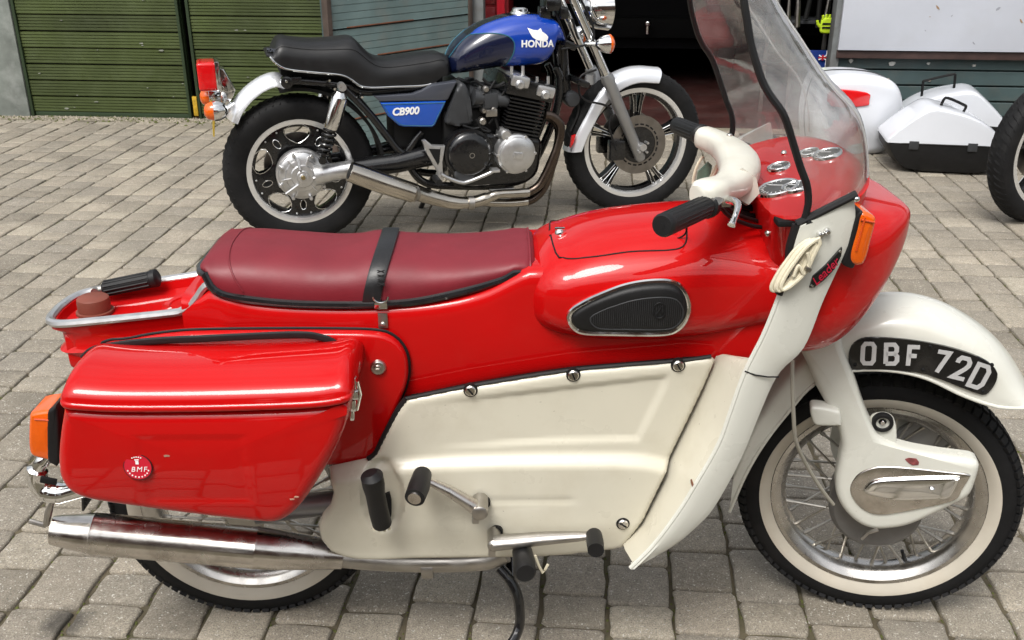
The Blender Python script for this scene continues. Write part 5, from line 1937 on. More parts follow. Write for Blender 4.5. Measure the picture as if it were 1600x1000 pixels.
def screen_mat():
    m_ = bpy.data.materials.new('perspex')
    m_.use_nodes = True
    N, Lk = m_.node_tree.nodes, m_.node_tree.links
    N.clear()
    out = N.new('ShaderNodeOutputMaterial')
    tr_n = N.new('ShaderNodeBsdfTransparent')
    tr_n.inputs['Color'].default_value = (0.965, 0.97, 0.967, 1)
    gl = N.new('ShaderNodeBsdfGlossy')
    gl.inputs['Roughness'].default_value = 0.03
    df = N.new('ShaderNodeBsdfDiffuse')
    df.inputs['Color'].default_value = (0.74, 0.74, 0.72, 1)
    lw = N.new('ShaderNodeLayerWeight')
    lw.inputs['Blend'].default_value = 0.5
    pw = N.new('ShaderNodeMath')
    pw.operation = 'POWER'
    pw.inputs[1].default_value = 3.0
    Lk.new(lw.outputs['Facing'], pw.inputs[0])
    fr_n = N.new('ShaderNodeMapRange')
    fr_n.inputs['To Min'].default_value = 0.07
    fr_n.inputs['To Max'].default_value = 0.9
    Lk.new(pw.outputs[0], fr_n.inputs['Value'])
    tc = N.new('ShaderNodeTexCoord')
    ns = N.new('ShaderNodeTexNoise')
    ns.inputs['Scale'].default_value = 7
    ns.inputs['Detail'].default_value = 8
    ns.inputs['Roughness'].default_value = 0.7
    Lk.new(tc.outputs['Object'], ns.inputs['Vector'])
    rm = N.new('ShaderNodeMapRange')
    rm.inputs['From Min'].default_value = 0.42
    rm.inputs['From Max'].default_value = 0.8
    rm.inputs['To Min'].default_value = 0.04
    rm.inputs['To Max'].default_value = 0.24
    Lk.new(ns.outputs['Fac'], rm.inputs['Value'])
    n2 = N.new('ShaderNodeTexNoise')
    n2.inputs['Scale'].default_value = 9
    n2.inputs['Detail'].default_value = 3
    bp = N.new('ShaderNodeBump')
    bp.inputs['Strength'].default_value = 0.35
    bp.inputs['Distance'].default_value = 0.01
    Lk.new(tc.outputs['Object'], n2.inputs['Vector'])
    Lk.new(n2.outputs['Fac'], bp.inputs['Height'])
    Lk.new(bp.outputs['Normal'], gl.inputs['Normal'])
    mx1 = N.new('ShaderNodeMixShader')
    Lk.new(rm.outputs['Result'], mx1.inputs['Fac'])
    Lk.new(tr_n.outputs['BSDF'], mx1.inputs[1])
    Lk.new(df.outputs['BSDF'], mx1.inputs[2])
    mx2 = N.new('ShaderNodeMixShader')
    Lk.new(fr_n.outputs['Result'], mx2.inputs['Fac'])
    Lk.new(mx1.outputs['Shader'], mx2.inputs[1])
    Lk.new(gl.outputs['BSDF'], mx2.inputs[2])
    Lk.new(mx2.outputs['Shader'], out.inputs['Surface'])
    return m_


PERSPEX = screen_mat()
m = MB()
inner = [[(p[0] - 0.0028, p[1] * 0.99, p[2] - 0.0005) for p in r_] for r_ in scr_rings]
m.loft([a + b[::-1] for a, b in zip(scr_rings, inner)], caps=True)
screen = m.build('windscreen', PERSPEX, LEAD, angle=60)
m = MB()
m.tube([(p[0] - 0.001, p[1], p[2]) for p in NEc], 0.0058, 8)
m.build('screen_edging', BLACKRUB, screen)
m = MB()
m.tube([(p[0] - 0.001, -p[1], p[2]) for p in NEc], 0.0058, 8)
m.build('screen_edging', BLACKRUB, screen)
m = MB()
m.tube([(p[0], p[1] * 1.005, p[2] - 0.002) for p in scr_rings[0]], 0.0072, 8)
m.build('screen_edging', BLACKRUB, screen)
PEDGE = mat('perspex_edge', (0.75, 0.76, 0.75), 0.15, trans=0.6, coat=0.5)
for k in (6, 26):
    m = MB()
    m.tube([(r_[k][0] + 0.0005, r_[k][1], r_[k][2]) for r_ in scr_rings[6:]], 0.0018, 6)
    m.build('screen_crease', PEDGE, screen)
m = MB()    # ivory screen skirt carried on the legshield top
rng_b = scr_rings[0]
m.loft([[(p[0] + 0.003, p[1] * 1.015, p[2] + 0.001), (p[0] + 0.004, p[1] * 1.02, p[2] - 0.035), (p[0] - 0.004, p[1] * 0.97, p[2] - 0.035), (p[0] - 0.003, p[1] * 0.975, p[2] + 0.001)] for p in rng_b])
m.build('screen_skirt', WHITEP, LEAD)
for p in [(1.0583,-0.262,0.9963)]:
    m = MB()
    m.ball((p[0], p[1] - 0.004, p[2]), 0.005, 8)
    m.build('skirt_screw', CHROME, screen)

# ---- handlebars with ivory pressed cover
bar_c = [(0.9524,-0.02,0.9741)][0]
path = [(0.83,-0.205,0.9846),(0.852,-0.185,0.985),(0.892,-0.125,0.9752),(0.9231,-0.07,0.9763),(0.9417,0.0,0.9803),(0.9443,0.07,0.9837),(0.9367,0.13,0.9848),(0.9222,0.185,0.9842),(0.9123,0.205,0.9847)]
pc = [np.array(p) for p in catmull(path, 5)]
m = MB()
nP = len(pc)
rad = []
rings = []
for i, p in enumerate(pc):
    t = i / (nP - 1)
    hump = math.exp(-((t - 0.5) / 0.22) ** 2)
    ra = 0.0225 + 0.014 * hump + 0.005 * math.exp(-((t - 0.13) / 0.07) ** 2) + 0.003 * math.exp(-((t - 0.87) / 0.06) ** 2)
    rb = 0.021 + 0.004 * hump
    d = pc[min(i + 1, nP - 1)] - pc[max(i - 1, 0)]
    d = d / np.linalg.norm(d)
    u = np.array((d[1], -d[0], 0))
    u /= np.linalg.norm(u)
    w = np.cross(d, u)
    e = 1 - 0.25 * max(0, 1 - min(i, nP - 1 - i) / 2)
    rings.append([tuple(p + (u * ra * math.copysign(abs(math.cos(a)) ** 0.75, math.cos(a)) + w * rb * math.copysign(abs(math.sin(a)) ** 0.75, math.sin(a))) * e) for a in np.linspace(0, 2 * math.pi, 25)[:-1]])
m.loft(rings)
bars = m.build('handlebar_cover', IVORY, LEAD, angle=60)
for p in [(0.9459,0.11,0.9967),(0.8927,-0.15,0.978)]:
    m = MB()
    m.ball((p[0], p[1], p[2] + 0.012), 0.0055, 8, (1, 1, 0.6))
    m.build('cover_screw', OLDCHROME, bars)
m = MB()     # skirt flap by the clutch of cables
fp = [(0.8977,-0.1,0.9824),(0.9227,-0.1,1.0019),(0.9478,-0.1,0.9844),(0.9558,-0.1,0.9579),(0.9394,-0.1,0.938),(0.9234,-0.1,0.947),(0.9116,-0.1,0.9581)]
cc = np.mean(np.array(fp), 0)
m.add([tuple(p) for p in fp] + [(p[0] - 0.002, p[1] + 0.008, p[2] - 0.004) for p in fp], [tuple(range(7))] + [tuple(range(13, 6, -1))] + [(i, (i + 1) % 7, 7 + (i + 1) % 7, 7 + i) for i in range(7)])
m.build('cover_skirt', IVORY, bars)
for a_, b_ in (([(0.8534,-0.195,0.968),(0.7525,-0.345,0.9809)]), ([(0.9139,0.195,0.9882),(0.8873,0.33,0.9788)])):
    A, B = Vector(a_), Vector(b_)
    m = MB()
    ts = [0, 0.02, 0.10, 0.12, 0.5, 0.93, 0.97, 1.0]
    m.tube([A + (B - A) * t for t in ts], [0.017, 0.0205, 0.0205, 0.0168, 0.0172, 0.0178, 0.0178, 0.015], 20)
    d = (B - A).normalized()
    u = d.cross(Vector((0, 0, 1))).normalized()
    w = d.cross(u)
    for k in range(18):
        an = 2 * math.pi * k / 18
        o_ = (u * math.cos(an) + w * math.sin(an)) * 0.0170
        m.tube([A + (B - A) * t + o_ for t in (0.16, 0.9)], 0.0011, 4)
    m.tube([A + (B - A) * 0.985, A + (B - A) * 1.004], [0.0045, 0.0045], 10)
    m.build('grip', BLACKRUB, LEAD)
m = MB()     # brake lever and its perch under the near grip
m.tube(catmull([(0.8666,-0.17,0.9679),(0.8804,-0.19,0.9737),(0.891,-0.215,0.9749),(0.8855,-0.235,0.9644),(0.8765,-0.25,0.9506)], 4), [0.006, 0.006, 0.0065, 0.007, 0.007, 0.007, 0.0068, 0.0065, 0.0065, 0.006, 0.0058, 0.0055, 0.0052, 0.005, 0.005, 0.006, 0.0065][:17], 10)
m.build('brake_lever', CHROME, LEAD)
m = MB()
m.tube([(0.8458,-0.198,0.9794),(0.8545,-0.2,0.9663)], 0.022, 16)
m.box(tuple([(0.8686,-0.18,0.9687)][0]), (0.04, 0.022, 0.016), 0.004)
m.build('lever_perch', STEEL, LEAD)
m = MB()     # steering head pieces and cables below the cover
for pts in ([(0.9121,-0.1,0.9403),(0.9445,-0.06,0.9236),(0.982,-0.02,0.9019)], [(0.9005,-0.12,0.9375),(0.9351,-0.08,0.916),(0.9774,-0.05,0.8972)], [(0.9281,-0.05,0.9459),(0.96,-0.03,0.9168),(0.9961,0.0,0.8897)]):
    m.tube(catmull(pts, 4), 0.006, 8)
m.lathe([(0.028, -0.09), (0.028, 0.0), (0.02, 0.02)], 20, 'z', (path[4][0], 0, path[4][2] - 0.015))
m.build('control_cables', BLACKM, LEAD)
for pts in ([(0.8818,-0.16,0.9584),(0.9117,-0.13,0.9317),(0.9534,-0.09,0.9077),(0.9923,-0.06,0.891)], [(0.8667,-0.18,0.9666),(0.8966,-0.15,0.9336),(0.9397,-0.12,0.9083),(0.976,-0.1,0.8971)]):
    m = MB()
    m.tube(catmull(pts, 5), 0.0036, 7)
    m.build('control_cable', BLACKRUB, LEAD)
m = MB()
m.box(tuple([(0.9833,-0.2,0.9404)][0]), (0.05, 0.03, 0.010), 0.003)
m.build('screen_bracket', BLACKM, LEAD)
m = MB()     # far-side cables and mirror-like tax disc holder
m.tube(catmull([(0.9506,0.12,0.981),(0.9316,0.14,0.9392),(0.9216,0.16,0.8984),(0.9093,0.17,0.888),(0.8991,0.18,0.8981),(0.9031,0.18,0.9288),(0.9138,0.18,0.9516)], 5), 0.003, 7)
m.tube(catmull([(0.938,0.12,0.9591),(0.9261,0.14,0.9166),(0.9152,0.15,0.8911)], 5), 0.003, 7)
m.build('far_cable', CORDM, LEAD)
m = MB()
td = [(0.9051,0.175,0.9225),(0.9235,0.175,0.9427),(0.9316,0.175,0.9351),(0.9288,0.175,0.9071),(0.9149,0.175,0.8917),(0.9043,0.175,0.8994)]
m.plate([(p[0], p[2]) for p in td], 0.175, 0.170)
m.build('tax_disc_holder', mat('tax_disc_green', (0.10, 0.17, 0.13), 0.3, coat=0.6, var=0.3, vscale=60), LEAD)
m = MB()     # thin wire under the grip
m.tube(catmull([(0.8138,-0.1,0.875),(0.8309,-0.11,0.8874),(0.8336,-0.12,0.902),(0.8256,-0.14,0.9197)], 5), 0.0016, 6)
m.build('grip_wire', BLACKM, LEAD)

# ---- lower details: silencer, levers, pegs, stand, rear lamp
ax0, ax1 = [(-0.3017,-0.185,0.3532)][0], [(0.1905,-0.135,0.2572)][0]
A, B = Vector(ax0), Vector(ax1)
m = MB()
ts = [0, 0.004, 0.03, 0.14, 0.145, 0.15, 0.72, 0.725, 0.735, 0.80, 0.92, 1.05]
rs_ = [0.018, 0.026, 0.029, 0.0375, 0.0390, 0.0385, 0.0395, 0.0405, 0.0395, 0.038, 0.033, 0.026]
m.tube([A + (B - A) * t for t in ts], rs_, 36)
sil = m.build('silencer', OLDCHROME, LEAD, angle=25)
m = MB()
m.tube(catmull([(0.1783,-0.135,0.2573),(0.245,-0.135,0.2477),(0.3183,-0.135,0.241),(0.4166,-0.135,0.2385),(0.4906,-0.135,0.2437),(0.5276,-0.135,0.2598)], 4), 0.0215, 16)
m.build('exhaust_pipe', STEEL, sil)
m = MB()
c = [(0.3764,-0.135,0.2148)][0]
m.tube([(c[0] - 0.010, -0.135, c[2] + 0.014), (c[0] + 0.012, -0.135, c[2] + 0.014)], 0.0245, 14)
m.tube([(c[0] + 0.006 * math.cos(a), -0.135, c[2] - 0.012 + 0.006 * math.sin(a)) for a in np.linspace(0, 2 * math.pi, 12)[:-1]], 0.002, 6, closed=True)
m.build('pipe_clamp', STEEL, sil)
m = MB()     # bracket at the silencer's tail
m.tube([(-0.3089,-0.185,0.3644),(-0.2992,-0.185,0.392),(-0.288,-0.185,0.4152)], [0.006, 0.007, 0.004], 8)
m.tube([(-0.3373,-0.185,0.373),(-0.3222,-0.185,0.3673),(-0.3091,-0.185,0.363)], 0.005, 8)
m.build('silencer_bracket', STEEL, sil)
# rear flasher and its chromed arm
ro = [(-0.2721,0.612),(-0.2662,0.6206),(-0.2395,0.6253),(-0.226,0.6227),(-0.2409,0.5277),(-0.2571,0.5291),(-0.2798,0.5369),(-0.2838,0.556)]
m = MB()
m.dome([tuple(p) for p in ro], -0.17, -0.235, 0.009, 0.002, n=60, inner=4, sm=3)
rf = m.build('rear_flasher', ORANGE, LEAD)
m = MB()
rb = [(-0.2383,0.6206),(-0.2303,0.6291),(-0.2183,0.6303),(-0.2357,0.5268),(-0.2491,0.5257),(-0.2538,0.5359)]
m.dome([tuple(p) for p in rb], -0.165, -0.238, 0.005, 0, n=40, inner=3, sm=3)
m.build('flasher_base', BLACKRUB, rf)
m = MB()
m.tube([(-0.2611,-0.236,0.6113),(-0.235,-0.236,0.6086)], 0.0018, 6)
m.build('lens_rib', AMBERDARK, rf)
m = MB()
m.tube(catmull([(-0.2505,-0.2,0.5264),(-0.275,-0.2,0.5137),(-0.2917,-0.2,0.4956),(-0.2984,-0.2,0.472),(-0.2892,-0.2,0.4494),(-0.2611,-0.2,0.4425),(-0.2209,-0.2,0.4528)], 5), [0.010] * 6 + [0.013] * 5 + [0.018] * 9 + [0.02] * 6 + [0.018] * 5, 14)
arm = m.build('bumper_loop', CHROME, LEAD)
m = MB()
c = [(-0.2663,-0.224,0.4831)][0]
m.box(c, (0.028, 0.006, 0.012), 0.002, rot=Matrix.Rotation(0.25, 3, 'Y'))
m.build('loop_slot', BLACKM, arm)
m = MB()
m.tube([(-0.23, -0.17, 0.53), (-0.12, -0.10, 0.56), (0.0, -0.08, 0.58)], 0.012, 10)
m.build('rear_carrier', BLACKM, LEAD)


def lever(name, material, pts, radii, n=12, flat=None):
    m_ = MB()
    m_.tube(pts, radii, n, flat=flat)
    return m_.build(name, material, LEAD)


# rear pedal in the pocket
p = [(0.3002,-0.262,0.5114),(0.302,-0.25,0.4703),(0.3048,-0.238,0.4227),(0.308,-0.23,0.3929)]
o = lever('rubber_pedal', BLACKRUB, [Vector(p[0]) + Vector((-0.002, 0, 0.006)), p[0], (Vector(p[0]) + Vector(p[1])) / 2, p[1], p[2], p[3]], [0.012, 0.0195, 0.0195, 0.0172, 0.0175, 0.0175], 18)
m = MB()
q = Vector(p[3])
for dx in (-0.012, -0.004, 0.004, 0.012):
    m.tube([q + Vector((dx, -0.004, 0.004)), q + Vector((dx * 1.1, -0.006, -0.014 + abs(dx) * 0.4))], 0.0028, 6)
m.build('pedal_teeth', CORDM, o)
m = MB()
sl = [(0.3072,0.4162),(0.3166,0.4202),(0.3192,0.4023),(0.3177,0.3704),(0.3088,0.3565),(0.301,0.365),(0.3015,0.3956)]
m.plate(sl, -0.168, -0.1755)
m.build('pedal_slot', BLACKM, cover_r)
# kick-start and gear levers
kp = [(0.3822,-0.22,0.4868),(0.38,-0.265,0.4923),(0.3746,-0.295,0.489)]
o = lever('kickstart_rubber', BLACKRUB, kp, [0.0165, 0.0185, 0.0175], 18)
m = MB()
d = (Vector(kp[2]) - Vector(kp[1])).normalized()
m.tube([Vector(kp[2]) - d * 0.002, Vector(kp[2]) + d * 0.003], [0.0125, 0.0115], 18)
m.build('rubber_end', OLDCHROME, o)
ka = [(0.3887,-0.222,0.4775),(0.4262,-0.222,0.4561),(0.4572,-0.22,0.4319),(0.475,-0.218,0.4169)]
o = lever('kickstart_arm', OLDCHROME, ka, [0.008, 0.0115, 0.0145, 0.016], 14, flat=(1, 0.8))
m = MB()
c = [(0.4819,-0.222,0.4155)][0]
m.lathe([(0, -0.238), (0.010, -0.238), (0.014, -0.235), (0.0145, -0.228), (0.0145, -0.19)], 22, c=(c[0], 0, c[2]))
m.box((c[0] - 0.008, -0.222, c[2] - 0.018), (0.013, 0.02, 0.014), 0.003)
m.build('arm_boss', STEEL, o)
m = MB()
c = [(0.4883,-0.192,0.4088)][0]
m.lathe([(0, -0.1945), (0.0115, -0.1945), (0.0115, -0.185)], 20, c=(c[0], 0, c[2]))
m.build('shaft_hole', BLACKM, cover_r)
ga = [(0.5064,-0.222,0.344),(0.5387,-0.225,0.3486),(0.5961,-0.228,0.3572),(0.6533,-0.23,0.3622),(0.6737,-0.232,0.3648)]
o = lever('gear_lever', STEEL, ga, [0.018, 0.0165, 0.0145, 0.0115, 0.009], 14, flat=(1, 0.75))
m = MB()
c = [(0.5064,-0.222,0.344)][0]
m.lathe([(0, -0.236), (0.008, -0.236), (0.012, -0.232), (0.0125, -0.19)], 22, c=(c[0], 0, c[2]))
m.box((c[0] - 0.004, -0.222, c[2] - 0.012), (0.013, 0.02, 0.026), 0.003)
m.build('lever_boss', STEEL, o)
m = MB()
c = [(0.511,-0.192,0.3448)][0]
m.lathe([(0, -0.1945), (0.0115, -0.1945), (0.0115, -0.185)], 20, c=(c[0], 0, c[2]))
m.build('shaft_hole', BLACKM, cover_r)
gp_ = [(0.6848,-0.235,0.3682),(0.6845,-0.262,0.3713),(0.6835,-0.285,0.372)]
lever('gear_lever_rubber', BLACKRUB, gp_, [0.0145, 0.0155, 0.0145], 18)
fp_ = [(0.5575,-0.215,0.3187),(0.5597,-0.265,0.331),(0.5599,-0.3,0.3399),(0.5608,-0.306,0.3405)]
o = lever('footrest', BLACKRUB, fp_, [0.0185, 0.0195, 0.0195, 0.016], 20)
m = MB()
m.tube([(fp_[0][0], -0.06, fp_[0][2] + 0.0), fp_[0]], 0.012, 12)
m.build('footrest_bar', STEEL, o)
m = MB()
fw = [(0.58,-0.235,0.3249),(0.5872,-0.235,0.3023),(0.5943,-0.235,0.2867),(0.5989,-0.235,0.2937),(0.6034,-0.235,0.305)]
m.tube(fw, 0.0026, 6)
m.build('footrest_spring', CORDM, o)
# stand
sp_ = [(0.5152,-0.14,0.2277),(0.5348,-0.15,0.2066),(0.5494,-0.16,0.1763),(0.5543,-0.17,0.1461),(0.5529,-0.18,0.1158),(0.539,-0.2,0.0959),(0.5168,-0.21,0.08)]
m = MB()
m.tube(catmull(sp_, 5), 0.0125, 10, flat=(1.0, 0.75))
stand = m.build('centre_stand', BLACKP, LEAD)
m = MB()
m.v, m.f = [], []
m.tube([(x, -y, z) for x, y, z in catmull(sp_, 5)], 0.0125, 10, flat=(1.0, 0.75))
m.tube([(sp_[1][0], -0.15, sp_[1][2]), (sp_[1][0], 0.15, sp_[1][2])], 0.011, 10)
m.build('stand_crossbar', BLACKP, stand)
# swinging arm glimpsed under the pannier and inner rear guard
m = MB()
m.tube([(0.0467,-0.09,0.324),(0.1341,-0.09,0.3378),(0.2083,-0.09,0.3444)], 0.024, 14)
m.build('swinging_arm', FORKGREY, LEAD)
m = MB()
gr = [(0.298 * math.cos(a), 0.284 + 0.298 * math.sin(a)) for a in np.linspace(R(12), R(175), 30)]
m.loft([[(x, -0.062, z), (x, 0.062, z), (x * 1.012, 0.062, 0.284 + (z - 0.284) * 1.012), (x * 1.012, -0.062, 0.284 + (z - 0.284) * 1.012)] for x, z in gr])
m.build('rear_mudguard', BLACKP, LEAD)
# speedometer cable down to the front hub
m = MB()
m.tube(catmull([(1.0128,-0.2,0.6962),(1.018,-0.2,0.6502),(1.0306,-0.19,0.5824),(1.0478,-0.17,0.5191),(1.0894,-0.13,0.4407),(1.1332,-0.1,0.3718),(1.1677,-0.08,0.3247)], 6), 0.0036, 8)
m.build('brake_cable', CABLEM, LEAD)
# paint losses
m = MB()
for P_ in ([(0.0129,0.4448),(0.0192,0.4485),(0.0327,0.4487),(0.0382,0.4422),(0.0382,0.4361),(0.0282,0.4336),(0.0209,0.437)],):
    m.plate(P_, -0.108, -0.1118)
m.build('paint_loss', mat('maroon_chip', (0.20, 0.05, 0.05), 0.6, var=0.5, vscale=150), LEAD, STEER, smooth=False)
m = MB()
cpt = [(0.8457,0.4922),(0.8482,0.4937),(0.8494,0.4891),(0.8466,0.486)]
m.plate(cpt, -0.25, -0.2665)
m.build('paint_loss', RUST, LEAD, smooth=False)


# ================================================================== blue roadster parked behind
hyaw = 0.37493
BIKE = thing('roadster_motorcycle', 'blue and black four-cylinder motorcycle parked behind the red one', 'motorcycle', (-1.2733, 4.1030, 0), hyaw)


def cast_wheel(parent, M, rt, rr, wt, style):
    m = MB()
    k = rt / 0.315
    prof = [(rr + 0.004, -wt * 0.36), (rr + 0.010, -wt * 0.40), (rr - 0.002, -wt * 0.405), (rr - 0.013, -wt * 0.38), (rr - 0.016, -wt * 0.30), (rr - 0.016, wt * 0.30), (rr - 0.013, wt * 0.38), (rr + 0.010, wt * 0.40), (rr + 0.004, wt * 0.36)]
    m.lathe(prof, 80, closedprof=True)
    w = m.build('wheel', RIMLIP, parent, M)
    m = MB()
    h_ = [(rr, wt * 0.34), (rr + 0.008, wt * 0.40), (rr + 0.25 * (rt - rr), wt * 0.465), (rr + 0.5 * (rt - rr), wt * 0.50), (rr + 0.72 * (rt - rr), wt * 0.48), (rr + 0.88 * (rt - rr), wt * 0.40), (rr + 0.97 * (rt - rr), wt * 0.24), (rt, 0)]
    m.lathe([(r, -y) for r, y in h_ + [(r, -y) for r, y in reversed(h_[:-1])]], 80, closedprof=True)
    m.build('tyre', RUBBER, w)
    m = MB()       # raised tread blocks over the shoulder
    nb = 60
    for i in range(nb):
        a = 2 * math.pi * i / nb
        for sy in (-1, 1):
            pth = []
            for t in np.linspace(0, 1, 5):
                rr_ = rr + (0.80 + 0.185 * math.sin(t * math.pi / 2)) * (rt - rr) - 0.0018
                yy = sy * wt * (0.455 - 0.40 * t)
                aa = a + 0.10 * t * (1 if sy > 0 else -1) + (0.07 if sy > 0 else 0)
                pth.append((rr_ * math.cos(aa), yy, rr_ * math.sin(aa)))
            m.tube(pth, [0.003, 0.006, 0.007, 0.007, 0.004], 5)
    m.build('tread', RUBBER, w, smooth=False)
    if style == 'plate':
        for sy in (-1, 1):
            for s_ in range(5):
                a0 = R(54 + 72 * s_)
                pts = []
                for (r, da) in ((0.075, -0.63), (0.118, -0.628), (0.124, -0.50), (0.135, -0.40), (0.152, -0.32), (0.172, -0.29), (0.188, -0.34), (0.198, -0.45), (0.2035, -0.63),
                                (0.2035, -0.3), (0.2035, 0), (0.2035, 0.3), (0.2035, 0.63), (0.198, 0.45), (0.188, 0.34), (0.172, 0.29), (0.152, 0.32), (0.135, 0.40), (0.124, 0.50), (0.118, 0.628), (0.075, 0.63), (0.075, 0.3), (0.075, 0), (0.075, -0.3)):
                    pts.append((r * math.cos(a0 + da), r * math.sin(a0 + da)))
                m = MB()
                m.plate(pts, sy * 0.018, sy * 0.030, 0.0015)
                p_ = m.build('spoke_plate', BLACKP, w)
                if sy < 0:
                    m = MB()
                    cx_, cz_ = 0.150 * math.cos(a0), 0.150 * math.sin(a0)
                    ov = []
                    for t in np.linspace(0, 2 * math.pi, 21)[:-1]:
                        u, v = 0.022 * math.cos(t), 0.0125 * math.sin(t)
                        ov.append((cx_ + u * math.cos(a0) - v * math.sin(a0), -0.0315, cz_ + u * math.sin(a0) + v * math.cos(a0)))
                    m.ring(ov, 0.0019, 6)
                    m.build('oval_trim', CHROME, p_)
                    m = MB()
                    m.plate([(q[0], q[2]) for q in ov], -0.029, -0.0308)
                    m.build('oval_hole', BLACKM, p_)
                    m = MB()
                    e = [(0.2, 0.50), (0.194, 0.42), (0.184, 0.345), (0.170, 0.31), (0.153, 0.335), (0.137, 0.41), (0.127, 0.50), (0.122, 0.56), (0.1205, 0.628)]
                    for sg in (-1, 1):
                        m = MB()
                        m.tube([(r * math.cos(a0 + sg * da), -0.0315, r * math.sin(a0 + sg * da)) for r, da in e], 0.0017, 5)
                        m.build('edge_trim', CHROME, p_)
                    for da in (-0.16, 0.16):
                        m = MB()
                        m.ball((0.190 * math.cos(a0 + da), -0.031, 0.190 * math.sin(a0 + da)), 0.0048, 6)
                        m.build('rivet', ALLOY, p_)
    else:
        for s_ in range(5):
            a0 = R(88 + 72 * s_)
            for sd in (-1, 1):
                pts = []
                for (r, off) in ((0.055, 0.012), (0.12, 0.014), (0.19, 0.022), (rr - 0.015, 0.034), (rr - 0.015, 0.014), (0.19, 0.009), (0.12, 0.004), (0.055, 0.003)):
                    pts.append((r * math.cos(a0) - sd * off * math.sin(a0), r * math.sin(a0) + sd * off * math.cos(a0)))
                m = MB()
                m.plate(pts, 0.024, -0.024, 0.002)
                p_ = m.build('spoke', BLACKP, w)
                m = MB()
                m.tube([(p[0], -0.0255, p[1]) for p in (pts[1], pts[2], pts[3])], 0.0017, 5)
                m.tube([(p[0], -0.0255, p[1]) for p in (pts[4], pts[5], pts[6])], 0.0017, 5)
                m.build('edge_trim', CHROME, p_)
                m = MB()
                m.ball(((rr - 0.022) * math.cos(a0) - sd * 0.024 * math.sin(a0), -0.0255, (rr - 0.022) * math.sin(a0) + sd * 0.024 * math.cos(a0)), 0.0042, 6)
                m.build('rivet', ALLOY, p_)
    m = MB()
    m.lathe([(0, -0.055), (0.04, -0.055), (0.052, -0.045), (0.056, -0.03), (0.072, -0.028), (0.074, 0.028), (0.05, 0.035), (0.045, 0.055), (0, 0.055)], 36)
    m.build('hub', BLACKP if style != 'plate' else ALLOY, w)
    m = MB()
    m.lathe([(rr - 0.012, -0.02), (rr - 0.030, -0.016), (rr - 0.030, 0.016), (rr - 0.012, 0.02)], 80, closedprof=True)
    m.build('rim_well', BLACKP, w)
    return w


hw_r = cast_wheel(BIKE, Matrix.Translation((0.0, 0, 0.320)), 0.322, 0.218, 0.135, 'plate')
fc_ = [(1.5907,0.3156)][0]
hw_f = cast_wheel(BIKE, Matrix.Translation((1.552, 0, 0.337)), 0.338, 0.250, 0.105, 'cast')

# final drive
m = MB()
m.lathe([(0, -0.150), (0.012, -0.150), (0.016, -0.144), (0.024, -0.143), (0.027, -0.133), (0.046, -0.131), (0.050, -0.126), (0.068, -0.122), (0.072, -0.114), (0.094, -0.108), (0.098, -0.104), (0.100, -0.092), (0.107, -0.090), (0.107, -0.06), (0.06, -0.05)], 48, c=(0, 0, 0.320))
fd = m.build('final_drive', ALLOY, BIKE)
for k in range(6):
    a = 2 * math.pi * k / 6 + 0.15
    m = MB()
    m.box((0.055 * math.cos(a), -0.122, 0.320 + 0.055 * math.sin(a)), (0.07, 0.012, 0.006), 0.002, rot=Matrix.Rotation(-a, 3, 'Y'))
    m.build('housing_rib', ALLOY, fd)
for k in range(8):
    a = 2 * math.pi * k / 8 + 0.3
    m = MB()
    m.lathe([(0, -0.122), (0.006, -0.122), (0.008, -0.118), (0.009, -0.08)], 12, c=(0.098 * math.cos(a), 0, 0.312 + 0.098 * math.sin(a)))
    m.build('housing_bolt', ALLOY, fd)
m = MB()
m.tube([(0.05, -0.115, 0.318), (0.13, -0.118, 0.328), (0.22, -0.118, 0.336)], [0.045, 0.038, 0.036], 18)
m.tube([(0.04, -0.15, 0.315), (0.20, -0.148, 0.345)], [0.006, 0.005], 6)
m.tube([(-0.075, -0.125, 0.25), (-0.02, -0.14, 0.29)], 0.006, 6)
m.tube([(-0.015, -0.125, 0.40), (-0.01, -0.14, 0.35)], 0.007, 6)
m.build('drive_neck', ALLOY, fd)
m = MB()
m.lathe([(0, -0.156), (0.008, -0.156), (0.010, -0.150)], 16, c=(0, 0, 0.320))
m.build('axle_nut', mat('brass_nut', (0.30, 0.24, 0.12), 0.4, 0.9), fd)
m = MB()
m.tube([(0.22, -0.115, 0.336), (0.40, -0.112, 0.345), (0.56, -0.10, 0.37)], [0.042, 0.044, 0.05], 14)
m.tube([(0.0, 0.11, 0.312), (0.56, 0.10, 0.37)], 0.028, 12)
m.build('swinging_arm', BLACKP, BIKE)

# shocks
for sg in (-1, 1):
    A = Vector(([(0.1787,0.6708)][0][0], sg * 0.17, [(0.1787,0.6708)][0][1]))
    B = Vector(([(0.0816,0.394)][0][0], sg * 0.165, [(0.0816,0.394)][0][1]))
    Mm = A + (B - A) * 0.53
    m = MB()
    m.tube([A, A + (B - A) * 0.05, A + (B - A) * 0.09, A + (B - A) * 0.45, Mm], [0.018, 0.030, 0.034, 0.034, 0.031], 24)
    sh = m.build('shock_absorber', CHROME, BIKE)
    m = MB()
    L_ = (B - A)
    u = L_.cross(Vector((0, 1, 0))).normalized()
    w = L_.normalized().cross(u)
    m.tube([Mm + L_ * 0.42 * t + (u * math.cos(t * 2 * math.pi * 6) + w * math.sin(t * 2 * math.pi * 6)) * 0.026 for t in np.linspace(0, 1, 90)], 0.0055, 6)
    m.tube([Mm, B], 0.013, 10)
    m.tube([B + Vector((0, -0.018, 0)), B + Vector((0, 0.018, 0))], 0.016, 12)
    m.build('spring', BLACKP, sh)
    m = MB()
    T_ = A + Vector((0.004, 0, 0.022))
    m.tube([T_ + Vector((0, -0.022, 0)), T_ + Vector((0, 0.022, 0))], 0.017, 14)
    m.build('top_eye', ALLOY, sh)

